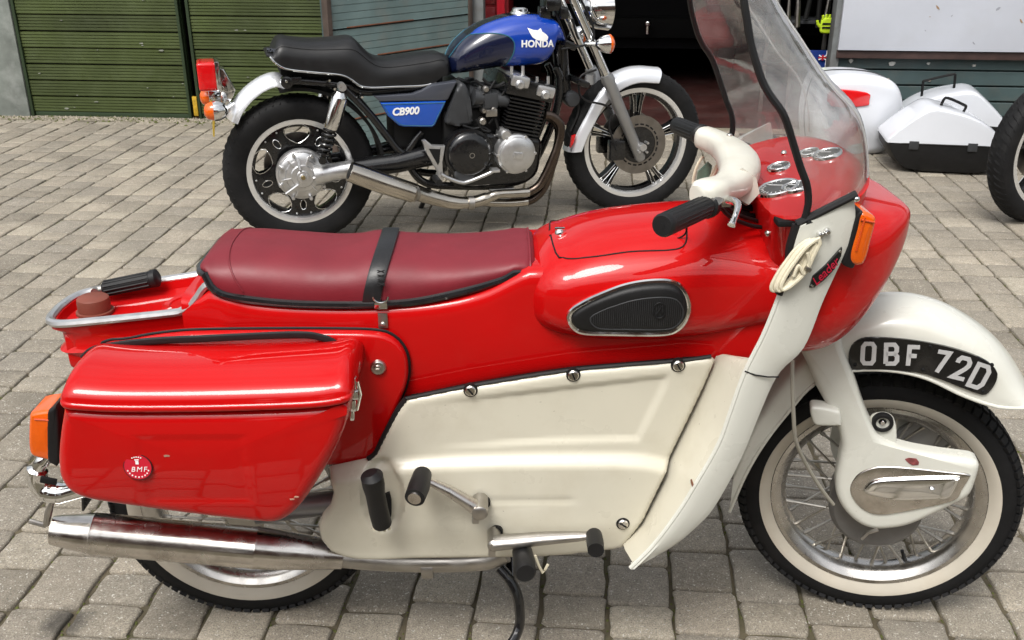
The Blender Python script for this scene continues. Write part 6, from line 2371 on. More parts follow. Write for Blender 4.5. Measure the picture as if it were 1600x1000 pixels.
# rear guard, lamp, flashers
m = MB()
gpts = [(-0.0152,0.7177),(-0.0683,0.7359),(-0.1239,0.7229),(-0.1812,0.6905),(-0.2321,0.646),(-0.2635,0.6043),(-0.2832,0.5657)]
gp2 = resample(catmull(gpts, 5), 26)
rings, rin = [], []
for i, (x, z) in enumerate(gp2):
    a = gp2[max(0, i - 1)]
    b = gp2[min(25, i + 1)]
    t = (b - a) / np.linalg.norm(b - a)
    nn = np.array((t[1], -t[0]))
    nn = nn if nn[1] > 0 else -nn
    r_ = []
    for k in range(13):
        an = math.pi * k / 12
        wv, hv = 0.078, 0.045
        r_.append((x + nn[0] * (hv * math.sin(an) - hv), -wv * math.cos(an), z + nn[1] * (hv * math.sin(an) - hv)))
    r2 = [(p[0] - nn[0] * 0.004, p[1] * 0.96, p[2] - nn[1] * 0.004) for p in reversed(r_)]
    rings.append(r_ + r2)
m.loft(rings)
rg = m.build('rear_mudguard', SATIN, BIKE)
m = MB()
bk = [(-0.2844,0.766),(-0.2699,0.7615),(-0.2336,0.6788),(-0.2441,0.6521),(-0.2842,0.5994),(-0.2967,0.6237),(-0.2906,0.6779)]
m.plate(bk, 0.035, -0.045, 0.004)
m.build('lamp_bracket', CHROME, rg)
m = MB()
c = [(-0.3377,-0.02,0.7379)][0]
m.box((c[0], 0, c[2]), (0.072, 0.135, 0.112), 0.012, seg=3)
tl = m.build('tail_lamp', REDLENS, BIKE)
m = MB()
m.box((c[0] + 0.042, 0, c[2]), (0.018, 0.142, 0.118), 0.004)
m.build('lamp_base', CHROME, tl)
for sg, pp in ((-1, [(-0.3211,-0.14,0.6166)][0]), (1, [(-0.3332,0.1,0.6294)][0])):
    m = MB()
    m.lathe([(0, -0.045), (0.016, -0.043), (0.030, -0.034), (0.036, -0.018), (0.038, -0.008)], 28, 'x', pp)
    fl_ = m.build('rear_flasher', ORANGE, BIKE)
    m = MB()
    m.lathe([(0.038, -0.008), (0.041, -0.006), (0.040, 0.012), (0.030, 0.034), (0.016, 0.046), (0.0, 0.05)], 28, 'x', pp)
    m.build('flasher_bowl', CHROME, fl_)
    m = MB()
    m.tube([(pp[0] + 0.03, pp[1], pp[2]), (pp[0] + 0.07, pp[1] * 0.4, pp[2] + 0.01)], 0.009, 8)
    m.build('flasher_stem', CHROME, fl_)
m = MB()
pb = [(-0.3358,0.5887),(-0.3195,0.5799),(-0.3286,0.5137),(-0.3454,0.5384)]
m.box((np.mean([p[0] for p in pb]), 0.0, np.mean([p[1] for p in pb])), (0.006, 0.16, 0.11), 0.001, rot=Matrix.Rotation(0.12, 3, 'Y'))
m.build('rear_plate', mat('yellow_plate', (0.50, 0.34, 0.03), 0.4), BIKE)

# seat
hs_top = fn([(-0.0755,0.8277),(-0.0555,0.8705),(-0.0305,0.8814),(0.0129,0.8735),(0.0849,0.8652),(0.1749,0.8658),(0.2413,0.8714),(0.2695,0.8582),(0.2969,0.8271),(0.3368,0.7903),(0.387,0.7775),(0.4556,0.7812),(0.5423,0.79),(0.612,0.7913),(0.6511,0.7771)])
hs_bot = fn([(-0.0884,0.8138),(-0.0675,0.7862),(-0.0224,0.7621),(0.0878,0.7442),(0.184,0.73),(0.2237,0.7119),(0.2793,0.6765),(0.413,0.6697),(0.5493,0.6677),(0.6017,0.6917),(0.6193,0.7034)])
hx0, hx1 = -0.100, 0.655
m = MB()
rings = []
for i in range(60):
    t = i / 59
    x = hx0 + (hx1 - hx0) * t
    e = math.sqrt(max(0, 1 - (1 - min(1, (x - hx0) / 0.06)) ** 2))
    e2 = math.sqrt(max(0, 1 - (1 - min(1, (hx1 - x) / 0.03)) ** 2))
    w = (0.140 - 0.035 * max(0, (x - 0.3) / 0.35) ** 1.3) * (0.65 + 0.35 * e) * (0.8 + 0.2 * e2)
    zb, zt = hs_bot(x), hs_top(x)
    r_ = []
    for k in range(32):
        a = math.pi * k / 31
        c_, s_ = math.cos(a), math.sin(a)
        r_.append((x, -w * math.copysign(abs(c_) ** 0.7, c_) * (1 + 0.06 * math.sin(a)), zb + (zt - zb) * abs(s_) ** 0.62))
    rings.append(r_)
m.loft(rings)
hseat = m.build('seat', LEATHER, BIKE, angle=60)
m = MB()
m.tube([(p[0], p[1] * 1.03, p[2] + 0.004) for p in [r_[0] for r_ in rings[1:53]]], 0.0042, 8)
m.build('seat_moulding', CHROME, hseat)
m = MB()
m.tube([(p[0], p[1] * 1.012, p[2]) for p in [r_[7] for r_ in rings[3:58]]], 0.0018, 6)
m.build('seat_seam', LEATHER, hseat)
text_part('seat_lettering', 'HONDA', 0.020, GREYP, hseat, Matrix.Translation((-0.068, -0.098, hs_bot(-0.06) + 0.055)) @ Matrix.Rotation(R(-52), 4, 'Z') @ Matrix.Rotation(R(-14), 4, 'X'), depth=0.006)
m = MB()
m.loft([[(x, -0.10, hs_bot(x) - 0.004), (x, 0.10, hs_bot(x) - 0.004), (x, 0.09, hs_bot(x) - 0.035), (x, -0.09, hs_bot(x) - 0.035)] for x in np.linspace(-0.05, 0.62, 20)])
m.build('seat_pan', BLACKM, BIKE)
m = MB()
c = [(-0.0321,-0.12,0.7148)][0]
m.lathe([(0, -0.150), (0.012, -0.150), (0.024, -0.146), (0.026, -0.11)], 22, c=(c[0], 0, c[2]))
m.box((c[0] + 0.03, -0.13, c[2] + 0.004), (0.06, 0.02, 0.03), 0.006)
grabm = m.build('helmet_lock', BLACKP, BIKE)
for (x, z) in [(-0.0341,0.7199),(0.1374,0.7162),(0.2659,0.6422)]:
    m = MB()
    m.lathe([(0, -0.156), (0.005, -0.156), (0.007, -0.15), (0.007, -0.10)], 12, c=(x, 0, z))
    m.build('bolt', CHROME, BIKE)

# tank
ht_top = fn([(0.6498,0.7308),(0.6642,0.7723),(0.7008,0.8252),(0.7546,0.869),(0.8172,0.9041),(0.8976,0.9288),(0.9694,0.9398),(1.0601,0.937),(1.1244,0.919),(1.1527,0.8886),(1.1645,0.85)])
ht_bot = fn([(0.621,0.7008),(0.6713,0.7008),(0.7413,0.7058),(0.8296,0.7159),(0.9097,0.7223),(1.0087,0.7228),(1.0722,0.7284),(1.1082,0.7607),(1.1236,0.819)])
tx0, tx1 = 0.664, 1.185
hxs = [0.664, 0.668, 0.675, 0.685, 0.70] + list(np.linspace(0.715, 1.14, 60)) + [1.152, 1.163, 1.172, 1.179, 1.184]
ht_w = fn([(0.660, 0.045), (0.668, 0.07), (0.685, 0.098), (0.72, 0.118), (0.80, 0.134), (0.92, 0.142), (1.05, 0.142), (1.12, 0.13), (1.16, 0.108), (1.18, 0.075), (1.186, 0.05)])
m = MB()
m.loft([superring(x, ht_w(x), ht_top(x), min(ht_bot(x), ht_top(x) - 0.02), 2.6, 96, 3.2) for x in hxs])
htank = m.build('fuel_tank', TANKBLUE, BIKE)
htank.data.materials.append(NAVYP)
htank.data.materials.append(BLACKP)
navy = [(0.5822,0.6774),(0.6102,0.7505),(0.6502,0.802),(0.6983,0.8408),(0.7505,0.8631),(0.8113,0.8731),(0.8723,0.8692),(0.9119,0.853),(0.9269,0.8236),(0.9207,0.7866),(0.9003,0.7458),(0.8877,0.7128),(0.8804,0.6624)]
nvc = np.array(resample(catmull(navy, 4, True), 90, True))


def htank_y(x, z, off=0.0):
    zt, zb = ht_top(x), min(ht_bot(x), ht_top(x) - 0.02)
    zc, h = (zt + zb) / 2, (zt - zb) / 2
    e = 2.6 if z > zc else 3.2
    return -ht_w(x) * max(0.0, 1 - min(1, abs((z - zc) / h)) ** e) ** (1 / e) - off


for p in htank.data.polygons:
    c = p.center
    if poly_sd(np.array((c.x, c.z)), nvc) > 0 or c.x < 0.70:
        p.material_index = 1
    elif abs(c.y) < 0.05 and c.z > ht_top(min(max(c.x, tx0), tx1)) - 0.02:
        p.material_index = 2
stripe = [p for p in resample(catmull(navy[1:-1], 6), 60) if tx0 < p[0] < tx1]
m = MB()
for sg in (1, -1):
    m.tube([(p[0], sg * htank_y(p[0], min(p[1], ht_top(p[0]) - 0.004), 0.0006), min(p[1], ht_top(p[0]) - 0.004)) for p in stripe], 0.0024, 6)
m.build('tank_pinstripe', TEALLINE, htank)
c = [(1.0351,0.8242)][0]
Mt = Matrix.Translation((c[0], htank_y(c[0], c[1], 0.003), c[1])) @ Matrix.Rotation(R(12), 4, 'Z') @ Matrix.Rotation(R(2), 4, 'Y')
hl_o = text_part('tank_lettering', 'HONDA', 0.040, WHITEM, htank, Mt, depth=0.0015, spacing=1.05, offset=0.0012)


def wrap_to_tank(ob):
    for v in ob.data.vertices:
        q_ = ob.matrix_basis @ v.co
        back_ = v.co.y > 0
        q_.x = c[0] + (q_.x - c[0]) * 0.98 - 0.006
        v.co = Vector((q_.x, htank_y(q_.x, q_.z, -0.002 if back_ else 0.0025), q_.z))
    ob.matrix_basis = Matrix()


wrap_to_tank(hl_o)
wg = [(0.9907,0.8917),(1.0166,0.8826),(1.0389,0.8802),(1.0513,0.888),(1.0569,0.8746),(1.0732,0.8641),(1.0842,0.8521),(1.0808,0.839),(1.0682,0.8345),(1.0529,0.8368),(1.0304,0.8409),(1.0106,0.8532),(0.9998,0.8717)]
wc = np.mean(np.array(wg), 0)
m = MB()
m.plate([tuple(q) for q in resample(wg, 50, True)], 0.002, -0.002)
wrap_to_tank(m.build('wing_emblem', WHITEM, htank, smooth=False))
m = MB()
fx = [(0.9936,0.9403)][0][0]
m.lathe([(0, 0.026), (0.026, 0.026), (0.034, 0.020), (0.036, 0.010), (0.042, 0.008), (0.044, 0)], 32, 'z', (fx, 0, ht_top(fx) - 0.004))
m.build('filler_cap', CHROME, htank)

# side cover
m = MB()
m.plate([(0.3149,0.6412),(0.4768,0.6425),(0.5199,0.6552),(0.5634,0.6754),(0.6716,0.6841),(0.6307,0.6107),(0.6132,0.6074),(0.3404,0.6183)], -0.10, -0.146, 0.005)
m.build('side_cover_top', GREYP, BIKE)
sc_o = [(0.3413,0.613),(0.6211,0.605),(0.6165,0.5935),(0.5703,0.5068),(0.557,0.4982),(0.4363,0.5074),(0.4152,0.5138),(0.3704,0.5571)]
m = MB()
m.plate(sc_o, -0.10, -0.150, 0.005)
scv = m.build('side_cover', BLUEP, BIKE)
m = MB()
m.ring([(p[0], -0.1505, p[1]) for p in inset2d(resample(sc_o, 60, True), 0.006)], 0.0018, 6)
m.build('cover_pinstripe', TEALLINE, scv)
c = [(0.4443,0.572)][0]
text_part('cover_lettering', 'CB900', 0.043, WHITEM, scv, Matrix.Translation((c[0], -0.152, c[1])) @ Matrix.Rotation(R(0), 4, 'Y'), depth=0.001, shear=0.18, offset=0.0014, spacing=0.95)

# dark mass behind the side cover: inner guard, battery box, upper crankcase
m = MB()
ga_ = np.linspace(R(-5), R(100), 22)
m.loft([[(0.348 * math.cos(a), -0.085, 0.32 + 0.348 * math.sin(a)), (0.352 * math.cos(a), 0.085, 0.32 + 0.352 * math.sin(a)), (0.362 * math.cos(a), 0.085, 0.32 + 0.362 * math.sin(a)), (0.362 * math.cos(a), -0.085, 0.32 + 0.362 * math.sin(a))] for a in ga_])
m.build('inner_mudguard', BLACKM, BIKE)
m = MB()
m.box((0.53, 0.0, 0.52), (0.26, 0.19, 0.24), 0.02)
m.build('battery_box', BLACKM, BIKE)
m = MB()
m.box((0.74, 0.0, 0.46), (0.26, 0.26, 0.20), 0.02)
m.build('upper_crankcase', BLACKM, BIKE)
m = MB()
m.lathe([(0.06, 0.06), (0.145, 0.062), (0.148, 0.066), (0.145, 0.070), (0.06, 0.070)], 48, c=(0, 0, 0.320), closedprof=True)
m.build('rear_brake_disc', DISCM, BIKE)
# frame, engine
def tubes(name, material, lst, r, n=10, parent=BIKE):
    o_ = None
    for pts in lst:
        m_ = MB()
        m_.tube(catmull(pts, 4) if len(pts) > 2 else pts, r, n)
        o_ = m_.build(name, material, parent)
    return o_


for sg in (1, -1):
    f = lambda pts: [(x, sg * y, z) for x, y, z in pts]
    tubes('frame_tube', BLACKP, [f([(0.1994,-0.11,0.6756),(0.293,-0.11,0.5709),(0.3562,-0.11,0.4822),(0.4045,-0.11,0.4099),(0.4381,-0.11,0.3813)]),
                                 f([(-0.0158,-0.1,0.7171),(0.2015,-0.1,0.686),(0.2993,-0.1,0.6521),(0.5905,-0.1,0.6706)]),
                                 f([(0.5205,-0.11,0.4717),(0.4839,-0.11,0.4306),(0.4555,-0.11,0.3801),(0.4702,-0.11,0.3082),(0.5301,-0.11,0.2453),(0.6651,-0.11,0.2209),(0.8964,-0.11,0.207),(0.9717,-0.11,0.2428)]),
                                 f([(0.9968,-0.06,0.2185),(1.0724,-0.06,0.334),(1.146,-0.06,0.5115),(1.1621,-0.06,0.6526),(1.1424,-0.06,0.7059)])], 0.017)
m = MB()
m.tube([(0.60, -0.16, 0.36), (0.60, 0.16, 0.36)], 0.04, 18)
m.build('pivot_boss', BLACKP, BIKE)
m = MB()
cc = [(0.6896,0.467),(0.786,0.4676),(0.8835,0.4478),(1.0397,0.424),(1.0479,0.3332),(1.0271,0.2502),(0.9403,0.2073),(0.7828,0.2057),(0.6565,0.223),(0.6236,0.2949),(0.633,0.3899)]
m.dome(cc, 0.16, -0.16, 0.03, 0.0, n=70, inner=5, sm=3)
eng = m.build('engine_case', BLACKP, BIKE)
m = MB()
c = [(0.7109,0.3787)][0]
m.lathe([(0, -0.212), (0.060, -0.210), (0.086, -0.204), (0.097, -0.192), (0.098, -0.182), (0.108, -0.180), (0.110, -0.172), (0.112, -0.13)], 44, c=(c[0], 0, c[1]))
cl = m.build('clutch_cover', BLACKP, BIKE)
m = MB()
m.lathe([(0.009, -0.2125), (0.012, -0.2125), (0.012, -0.209), (0.009, -0.209)], 20, c=(c[0] + 0.005, 0, c[1]), closedprof=True)
m.build('cover_badge', STEEL, cl)
m = MB()
c = [(0.9138,0.3706)][0]
m.lathe([(0, -0.236), (0.030, -0.236), (0.066, -0.232), (0.076, -0.226), (0.078, -0.218), (0.086, -0.214), (0.089, -0.206), (0.089, -0.15)], 44, c=(c[0], 0, c[1]))
al = m.build('alternator_cover', ALLOY, BIKE)
m = MB()
m.box((c[0], -0.238, c[1]), (0.045, 0.010, 0.030), 0.005, rot=Matrix.Rotation(0.15, 3, 'Y'))
m.build('cover_pad', ALLOY, al)
m = MB()
m.lathe([(0, -0.215), (0.02, -0.214), (0.026, -0.205), (0.03, -0.15)], 20, c=(c[0] - 0.045, 0, c[1] + 0.085))
m.build('cover_boss', ALLOY, al)
for k in range(6):
    a = 2 * math.pi * k / 6
    m = MB()
    m.lathe([(0, -0.219), (0.006, -0.218), (0.008, -0.16)], 10, c=(c[0] + 0.086 * math.cos(a), 0, c[1] + 0.086 * math.sin(a)))
    m.build('cover_bolt', ALLOY, al)
m = MB()
c = [(0.6886,0.3002)][0]
m.lathe([(0, -0.20), (0.04, -0.198), (0.048, -0.19), (0.05, -0.15)], 28, c=(c[0], 0, c[1]))
m.build('shaft_cover', DARKGREY, BIKE)
# cylinder block: fins as plates along a forward-leaning axis
p0, p1 = [(0.9348,0.4396),(0.976,0.6075)]
ax = np.array(p1) - np.array(p0)
La = np.linalg.norm(ax)
ax /= La
px_ = np.array((ax[1], -ax[0]))
lean = math.atan2(ax[0], ax[1])
for i in range(11):
    q = np.array(p0) + ax * La * (0.02 + 0.09 * i)
    m = MB()
    m.box((q[0], 0, q[1]), (0.165, 0.40, 0.007), 0.002, rot=Matrix.Rotation(lean, 3, 'Y'))
    m.build('cooling_fin', BLACKP, eng)
m = MB()
q = np.array(p0) + ax * La * 0.5
m.box((q[0], 0, q[1]), (0.12, 0.34, La * 1.02), 0.006, rot=Matrix.Rotation(lean, 3, 'Y'))
m.build('cylinder_block', BLACKM, eng)
m = MB()
q = np.array(p0) + ax * (La + 0.035)
m.box((q[0], 0, q[1]), (0.22, 0.40, 0.075), 0.012, rot=Matrix.Rotation(lean, 3, 'Y'))
head = m.build('cylinder_head', BLACKP, eng)
for (x, z) in [(0.935,0.6802),(1.0493,0.6315)]:
    m = MB()
    m.box((x, 0, z + 0.0), (0.085, 0.42, 0.05), 0.014, rot=Matrix.Rotation(lean, 3, 'Y'))
    m.lathe([(0, -0.228), (0.014, -0.226), (0.020, -0.218), (0.021, -0.2)], 20, c=(x - 0.005, 0, z - 0.012))
    m.lathe([(0, 0.04), (0.007, 0.04), (0.008, 0.0)], 10, 'z', (x + 0.02, -0.17, z + 0.02))
    m.lathe([(0, 0.04), (0.007, 0.04), (0.008, 0.0)], 10, 'z', (x - 0.03, -0.17, z + 0.02))
    m.build('cam_cover', ALLOY, BIKE)
# carburettors, airbox
m = MB()
m.plate([tuple(q) for q in resample(catmull([(0.6166,0.5123),(0.6293,0.5608),(0.6556,0.6211),(0.6789,0.6747),(0.7023,0.6748),(0.7205,0.6403),(0.7276,0.5813),(0.7333,0.5151),(0.7248,0.499),(0.6717,0.499)], 4, True), 48, True)], 0.14, -0.162, 0.016, 3)
m.build('airbox', DARKGREY, BIKE)
for k, yy in enumerate((-0.15, -0.05, 0.05, 0.15)):
    m = MB()
    c1 = [(0.7417,0.6165),(0.8028,0.6066),(0.892,0.5919)]
    m.tube([(c1[0][0], yy, c1[0][1]), (c1[1][0], yy, c1[1][1]), (c1[2][0], yy, c1[2][1])], [0.036, 0.024, 0.030], 16)
    m.box((c1[1][0] + 0.01, yy, c1[1][1] - 0.005), (0.06, 0.06, 0.065), 0.008)
    c2 = [(0.7997,0.6427),(0.8023,0.5574)]
    m.lathe([(0, 0.036), (0.018, 0.036), (0.024, 0.028), (0.024, -0.05), (0.020, -0.062), (0, -0.062)], 18, 'z', (c2[0][0], yy, (c2[0][1] + c2[1][1]) / 2 + 0.01))
    cb = m.build('carburettor', DARKGREY, BIKE)
    m = MB()
    m.box((c2[0][0] + 0.012, yy - 0.03, (c2[0][1] + c2[1][1]) / 2 - 0.05), (0.05, 0.012, 0.03), 0.003)
    m.build('float_bowl', STEEL, cb)
m = MB()
m.tube(catmull([(0.7807,-0.16,0.6938),(0.8074,-0.16,0.6699),(0.8482,-0.16,0.6614),(0.8755,-0.16,0.673)], 4), 0.006, 8)
m.tube(catmull([(0.8308,-0.17,0.5265),(0.8443,-0.17,0.4791),(0.858,-0.17,0.4446),(0.8647,-0.17,0.3832)], 4), 0.006, 8)
m.tube(catmull([(0.7487,-0.17,0.5249),(0.7619,-0.17,0.4976),(0.7754,-0.17,0.4768),(0.8028,-0.17,0.4683)], 4), 0.007, 8)
m.build('hose', BLACKRUB, BIKE)
for pts in ([(0.8319,-0.17,0.6833),(0.8045,-0.17,0.6459),(0.7772,-0.17,0.6279),(0.7566,-0.17,0.6031)], [(0.8739,-0.165,0.6349),(0.8463,-0.165,0.5906),(0.8323,-0.165,0.5387),(0.8045,-0.165,0.5006)], [(0.7536,-0.16,0.6855),(0.7803,-0.16,0.6648),(0.8345,-0.16,0.6556),(0.8892,-0.16,0.6658)], [(0.6872,-0.17,0.5022),(0.7344,-0.17,0.486),(0.7755,-0.17,0.4901),(0.8097,-0.17,0.4679)]):
    m = MB()
    m.tube(catmull(pts, 4), 0.005, 7)
    m.build('hose', BLACKRUB, BIKE)
for (x, z), r_ in zip([(0.7903,0.6514),(0.7791,0.5606),(0.8235,0.5614),(0.7751,0.5146)], (0.014, 0.012, 0.015, 0.016)):
    m = MB()
    m.lathe([(0, -0.185), (r_ * 0.7, -0.184), (r_, -0.178), (r_, -0.14)], 16, c=(x, 0, z))
    m.build('carburettor_fitting', STEEL, BIKE)
# exhausts
for k, yy in enumerate((-0.17, -0.06)):
    m = MB()
    a = [(1.0574,-0.17,0.5264),(1.0894,-0.17,0.5178),(1.122,-0.17,0.4888),(1.1321,-0.17,0.4473),(1.1169,-0.17,0.3795),(1.0892,-0.17,0.312),(1.0541,-0.17,0.2408),(1.0255,-0.17,0.2041),(0.9787,-0.17,0.183),(0.8996,-0.17,0.1789)]
    if k == 1:
        a = [(1.078,-0.13,0.5071),(1.1105,-0.13,0.4949),(1.1328,-0.13,0.4593),(1.1373,-0.13,0.4107),(1.1241,-0.13,0.3419),(1.1034,-0.13,0.2728),(1.0788,-0.13,0.2034),(1.0463,-0.13,0.1556),(0.9916,-0.13,0.1277),(0.8969,-0.13,0.1285)]
    m.tube(catmull(a, 4), 0.0195, 14)
    m.build('header_pipe', HOTPIPE, BIKE)
mp = [(0.9796,-0.19,0.1878),(0.908,-0.19,0.1894),(0.837,-0.19,0.191),(0.7945,-0.19,0.1805),(0.7382,-0.19,0.1663),(0.6754,-0.19,0.1646)]
m = MB()
m.tube(catmull(mp, 4), [0.0195] * 9 + [0.022] * 4 + [0.027] * 8, 14)
m.tube(catmull([(0.9853,-0.15,0.1339),(0.9055,-0.15,0.1335),(0.8337,-0.15,0.1397),(0.7768,-0.15,0.1481)], 4), 0.019, 12)
m.build('collector', EXHAUST, BIKE)
mu = [(0.6068,-0.2,0.1906),(0.5365,-0.2,0.218),(0.4672,-0.2,0.2472),(0.3986,-0.2,0.2696),(0.2975,-0.2,0.3076),(0.1984,-0.2,0.3449),(0.1756,-0.2,0.3535)]
mu = [(0.7007,-0.2,0.1653),(0.6522,-0.2,0.1695),(0.6042,-0.2,0.1805),(0.55,-0.2,0.1989),(0.5031,-0.2,0.2166),(0.4633,-0.2,0.2336)] + [(0.4507,-0.21,0.2349),(0.3287,-0.21,0.2849),(0.2296,-0.21,0.3293),(0.1872,-0.21,0.3483)]
m = MB()
m.tube(mu, [0.024, 0.029, 0.031, 0.032, 0.033, 0.036, 0.043, 0.045, 0.045, 0.043], 26)
muf = m.build('silencer', EXHAUST, BIKE)
m = MB()
A, B = Vector(mu[-1]), Vector(mu[-2])
d = (A - B).normalized()
m.tube([A - d * 0.002, A + d * 0.0015], 0.032, 20)
m.build('silencer_outlet', BLACKM, muf)
m = MB()
A, B = Vector(mu[5]), Vector(mu[6])
d = (B - A).normalized()
m.tube([A + d * 0.01, A + d * 0.03], 0.0405, 22)
m.build('silencer_clamp', STEEL, muf)
m = MB()
A = Vector(mu[0])
m.tube([A + Vector((-0.005, 0, 0)), A + Vector((0.02, 0, -0.001))], 0.031, 20)
m.build('silencer_clamp', STEEL, muf)
# footrest hanger and brake pedal
hz = [(0.5056,0.449),(0.5203,0.4533),(0.5474,0.4284),(0.6049,0.4225),(0.5908,0.3532),(0.591,0.3127),(0.5971,0.2884),(0.5882,0.2618),(0.5663,0.2567),(0.5544,0.2679),(0.5678,0.3076),(0.5615,0.3217),(0.5248,0.3914)]
m = MB()
m.plate(hz, -0.16, -0.185, 0.004)
hg = m.build('footrest_hanger', ALLOY, BIKE)
m = MB()
m.plate([(0.5316,0.4155),(0.583,0.41),(0.5766,0.3535),(0.5695,0.3406)], -0.17, -0.1865)
m.build('hanger_opening', BLACKM, hg)
m = MB()
m.tube(catmull([(0.5792,-0.205,0.3039),(0.6126,-0.205,0.2843),(0.6667,-0.205,0.2616),(0.7011,-0.205,0.2637),(0.7636,-0.205,0.2829),(0.8054,-0.205,0.2989),(0.8111,-0.205,0.3053)], 4), 0.0085, 10)
m.box(tuple([(0.8152,-0.215,0.3089)][0]), (0.035, 0.05, 0.012), 0.003)
m.build('brake_pedal', ALLOY, BIKE)
m = MB()
m.tube([(hz[0][0] + 0.05, -0.18, hz[8][1] + 0.03), (hz[0][0] + 0.05, -0.27, hz[8][1] + 0.03)], 0.014, 14)
m.build('footrest', BLACKRUB, BIKE)
m = MB()
m.tube(catmull([(0.8139,-0.12,0.1934),(0.8425,-0.12,0.1911),(0.9289,-0.12,0.1898)], 4), 0.007, 8)
m.build('sump_rail', STEEL, BIKE)
m = MB()
m.tube([(0.62, 0.14, 0.22), (0.60, 0.22, 0.10), (0.58, 0.30, 0.0)], 0.012, 10)
m.build('side_stand', BLACKP, BIKE)

# forks, front guard, disc, lamps
for sg in (-1, 1):
    yv = sg * 0.10
    A, Bm, E = ([(1.2025,-0.1,0.9952)][0], [(1.3688,-0.1,0.664)][0], [(1.5566,-0.1,0.2718)][0])
    A = (A[0] - 0.04 * (A[0] < 99), yv, A[2] + 0.09) if False else (A[0], yv, A[2])
    top = Vector(A) + (Vector(A) - Vector((Bm[0], yv, Bm[2]))) * 0.6
    m = MB()
    m.tube([top, (Bm[0], yv, Bm[2])], 0.0185, 18)
    m.build('fork_stanchion', CHROME, BIKE)
    m = MB()
    b, e = Vector((Bm[0], yv, Bm[2])), Vector((E[0], yv, E[2]))
    m.tube([b - (e - b) * 0.02, b + (e - b) * 0.04, b + (e - b) * 0.1, b + (e - b) * 0.97, e], [0.026, 0.031, 0.027, 0.025, 0.018], 20)
    sld = m.build('fork_slider', FORKGREY, BIKE)
    m = MB()
    m.tube([(1.552, yv - sg * 0.02, 0.337), (1.552, yv + sg * 0.03, 0.337)], 0.017, 16)
    for dx, dz_ in ((0.02, 0.02), (-0.02, -0.02), (0.018, -0.022)):
        m.tube([(1.552 + dx, yv, 0.337 + dz_), (1.552 + dx, yv + sg * 0.034, 0.337 + dz_)], 0.006, 8)
    m.build('axle_clamp', ALLOY, sld)
    m = MB()
    m.lathe([(0.085, sg * 0.062), (0.128, sg * 0.062), (0.138, sg * 0.0635), (0.138, sg * 0.069), (0.085, sg * 0.069)], 56, c=(1.552, 0, 0.337), closedprof=True)
    dsc = m.build('brake_disc', DISCM, BIKE)
    m = MB()
    for k in range(22):
        a = 2 * math.pi * k / 22
        m.box((1.552 + 0.096 * math.cos(a), sg * 0.0695, 0.337 + 0.096 * math.sin(a)), (0.018, 0.002, 0.007), rot=Matrix.Rotation(-a + math.pi / 2, 3, 'Y'))
    tag(m.build('disc_slots', BLACKM, dsc), kind='stuff')
    m = MB()
    m.lathe([(0.0, sg * 0.066), (0.084, sg * 0.066), (0.086, sg * 0.06)], 40, c=(1.552, 0, 0.337))
    m.build('disc_carrier', BLACKP, dsc)
    m = MB()
    cal = [(1.4393,0.3228)][0]
    m.box((cal[0], sg * 0.075, cal[1]), (0.075, 0.05, 0.095), 0.012)
    m.build('brake_caliper', BLACKP, BIKE)
m = MB()
go = [(1.2079,0.3191),(1.2379,0.4087),(1.2784,0.4867),(1.3288,0.5732),(1.3906,0.6291),(1.4635,0.6697),(1.5485,0.6873),(1.6609,0.6773)]
gq = resample(catmull(go, 5), 30)
rings = []
for i, (x, z) in enumerate(gq):
    d = np.array((x - 1.552, z - 0.337))
    rad_ = np.linalg.norm(d)
    d /= rad_
    r_ = []
    for k in range(13):
        an = math.pi * k / 12
        rr_ = rad_ - 0.062 + 0.062 * math.sin(an) ** 0.55
        r_.append((1.552 + d[0] * rr_, -0.068 * math.cos(an), 0.337 + d[1] * rr_))
    r2 = [(p[0] - d[0] * 0.004, p[1] * 0.95, p[2] - d[1] * 0.004) for p in reversed(r_)]
    rings.append(r_ + r2)
m.loft(rings)
fg = m.build('front_mudguard', SATIN, BIKE)
m = MB()
rfp = [(1.2205,0.3998),(1.2392,0.4056),(1.2297,0.3692),(1.2145,0.345)]
m.plate(rfp, -0.06, -0.073)
m.build('guard_reflector', REDLENS, fg)
m = MB()
hl_c = [(1.3525,-0.0,0.945)][0]
m.lathe([(0, -0.08), (0.04, -0.076), (0.07, -0.05), (0.086, -0.01), (0.092, 0.03), (0.095, 0.045), (0.088, 0.05)], 40, 'x', hl_c)
hlm = m.build('headlamp', CHROME, BIKE)
m = MB()
m.lathe([(0.089, 0.046), (0.06, 0.062), (0, 0.068)], 40, 'x', hl_c)
m.build('headlamp_lens', GLASS, hlm)
for sg in (-1, 1):
    ic_ = [(1.3349,-0.17,0.8161)][0]
    c = (ic_[0], sg * 0.17, ic_[2])
    m = MB()
    m.lathe([(0, -0.052), (0.014, -0.048), (0.030, -0.030), (0.038, -0.006), (0.040, 0.008)], 28, 'x', c)
    ib = m.build('front_flasher', CHROME, BIKE)
    m = MB()
    m.lathe([(0.040, 0.006), (0.041, 0.014), (0.034, 0.024), (0.018, 0.030), (0, 0.032)], 28, 'x', c)
    m.build('flasher_lens', ORANGE, ib)
    m = MB()
    m.tube([(c[0] - 0.02, c[1], c[2]), (c[0] - 0.075, sg * 0.11, c[2] - 0.005)], 0.010, 10)
    m.build('flasher_stem', CHROME, ib)
m = MB()
for p in [(1.1973,-0.1,0.8095),(1.263,-0.1,0.6424)]:
    m.box((p[0] - 0.01, 0, p[2]), (0.06, 0.25, 0.03), 0.01, rot=Matrix.Rotation(0.42, 3, 'Y'))
m.build('fork_yoke', BLACKP, BIKE)
m = MB()
p = [(1.1769,0,0.8018)][0]
q = [(1.202,0,0.5897)][0]
m.tube([p, q], 0.035, 14)
m.build('steering_head', BLACKP, BIKE)
m = MB()
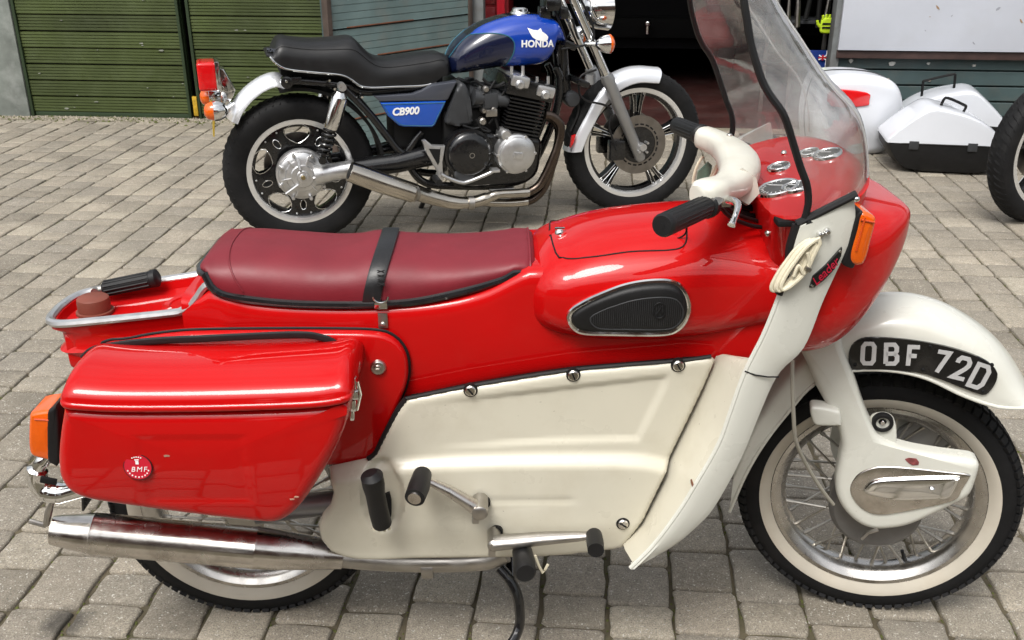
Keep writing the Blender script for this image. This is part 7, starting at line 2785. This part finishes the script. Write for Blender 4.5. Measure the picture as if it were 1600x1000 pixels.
bc_ = [(1.1925,0,1.0225)][0]
m.tube(catmull([(bc_[0] - 0.12, -0.36, bc_[2] + 0.12), (bc_[0] - 0.06, -0.26, bc_[2] + 0.13), (bc_[0] + 0.0, -0.12, bc_[2] + 0.06), (bc_[0] + 0.01, 0, bc_[2] + 0.04), (bc_[0], 0.12, bc_[2] + 0.06), (bc_[0] - 0.06, 0.26, bc_[2] + 0.13), (bc_[0] - 0.12, 0.36, bc_[2] + 0.12)], 5), 0.011, 10)
hb = m.build('handlebar', CHROME, BIKE)
m = MB()
for pts in ([(1.2298,-0.12,0.9963),(1.2613,-0.12,0.9417),(1.2918,-0.12,0.8682),(1.2755,-0.12,0.8137),(1.1455,-0.12,0.7959)], [(1.1959,-0.11,0.9202),(1.2177,-0.11,0.8514),(1.2282,-0.11,0.8326)], [(1.3979,-0.1,0.519),(1.3548,-0.1,0.541),(1.2706,-0.1,0.5652),(1.2384,-0.1,0.6054),(1.2467,-0.1,0.6718),(1.3178,-0.1,0.6969)],
            [(1.3987,-0.1,0.4993),(1.3906,-0.1,0.4403),(1.4092,-0.1,0.379),(1.4276,-0.1,0.3271)], [(1.1847,-0.05,0.5801),(1.2476,-0.05,0.5572),(1.2545,-0.05,0.4979),(1.2197,-0.05,0.4205)], [(1.1026,-0.09,0.997),(1.1437,-0.09,0.9062),(1.1756,-0.09,0.8137),(1.168,-0.09,0.7022)]):
    m.tube(catmull(pts, 5), 0.005, 7)
m.build('brake_hose', BLACKRUB, BIKE)
m = MB()
for p, s_ in zip([(1.1131,-0.06,0.9761),(1.1583,-0.06,0.9432),(1.084,-0.06,0.941)], ((0.07, 0.10, 0.05), (0.04, 0.12, 0.05), (0.05, 0.05, 0.06))):
    m.box(p, s_, 0.012)
m.build('instrument_mounts', BLACKP, BIKE)
m = MB()
p = [(1.2269,-0.02,0.5626)][0]
m.lathe([(0, -0.05), (0.03, -0.045), (0.036, -0.03), (0.036, 0.02)], 24, c=p)
m.build('horn', DARKGREY, BIKE)
m = MB()
cpt = [(1.2863,-0.1,0.6556)][0]
m.lathe([(0, 0.02), (0.02, 0.02), (0.022, -0.02)], 16, 'z', cpt)
m.build('fork_cap', FORKGREY, BIKE)


# ================================================================== third motorcycle, cut by the frame on the right
def copy_tree(o, parent=None):
    c = o.copy()
    COL.objects.link(c)
    if parent is not None:
        c.parent = parent
    for ch in list(o.children):
        copy_tree(ch, c)
    return c


third = copy_tree(BIKE)
third.name = 'grey_motorcycle'
third['label'] = 'grey motorcycle at the right edge with only its front wheel showing'
HEAD3 = R(206)
fw3 = Vector((2.07, 4.66, 0))
third.rotation_euler = (0, 0, HEAD3)
third.location = fw3 - Vector((math.cos(HEAD3), math.sin(HEAD3), 0)) * 1.552
swap = {'tank_blue_paint': GREYP, 'blue_paint': GREYP, 'navy_paint': BLACKP}
done = {}
for ch in third.children:
    if ch.type == 'MESH' and any(ms.material and ms.material.name in swap for ms in ch.material_slots):
        ch.data = ch.data.copy()
        for i, mm in enumerate(ch.data.materials):
            if mm and mm.name in swap:
                ch.data.materials[i] = swap[mm.name]
for ch in list(third.children):
    for n in ('tank_lettering', 'wing_emblem', 'cover_lettering', 'tank_pinstripe', 'cover_pinstripe', 'seat_lettering'):
        for g_ in list(ch.children):
            if g_.name.startswith(n):
                bpy.data.objects.remove(g_)
    if ch.name.startswith('rear_plate') or ch.name.startswith('front_flasher'):
        for g_ in list(ch.children):
            bpy.data.objects.remove(g_)
        bpy.data.objects.remove(ch)

# ---- terrace across the yard, behind the photographer (it shows in the paintwork)
BRICK = mat('old_brick', (0.16, 0.085, 0.06), 0.85, var=0.25, vscale=6)
SLATE = mat('roof_slate', (0.06, 0.06, 0.065), 0.7, var=0.25, vscale=5)
for (x0, x1, h, lab) in ((-14.0, -3.0, 4.2, 'low brick outbuilding across the yard to the left behind the camera'), (-2.0, 13.0, 5.2, 'brick terrace with slate roof across the yard behind the camera')):
    tb = thing('brick_outbuilding', lab, 'building', ((x0 + x1) / 2, -9.0, 0))
    hw = (x1 - x0) / 2
    m = MB()
    m.box((0, -2.5, h / 2), (2 * hw, 5.0, h))
    m.build('wall', BRICK, tb)
    m = MB()
    m.loft([[(xx, 0.3, h), (xx, -2.5, h + 1.9), (xx, -5.3, h), (xx, -5.3, h - 0.12), (xx, 0.3, h - 0.12)] for xx in (-hw - 0.3, hw + 0.3)])
    m.build('roof', SLATE, tb, smooth=False)
    for k in range(int(2 * hw / 3)):
        m = MB()
        m.box((-hw + 1.6 + 3.0 * k, 0.01, 1.5), (1.0, 0.06, 1.2), 0.01)
        wi = m.build('window', BLACKP, tb)
        m = MB()
        m.box((-hw + 1.6 + 3.0 * k, 0.05, 0.86), (1.2, 0.12, 0.08), 0.01)
        m.build('sill', WHITEM, wi)
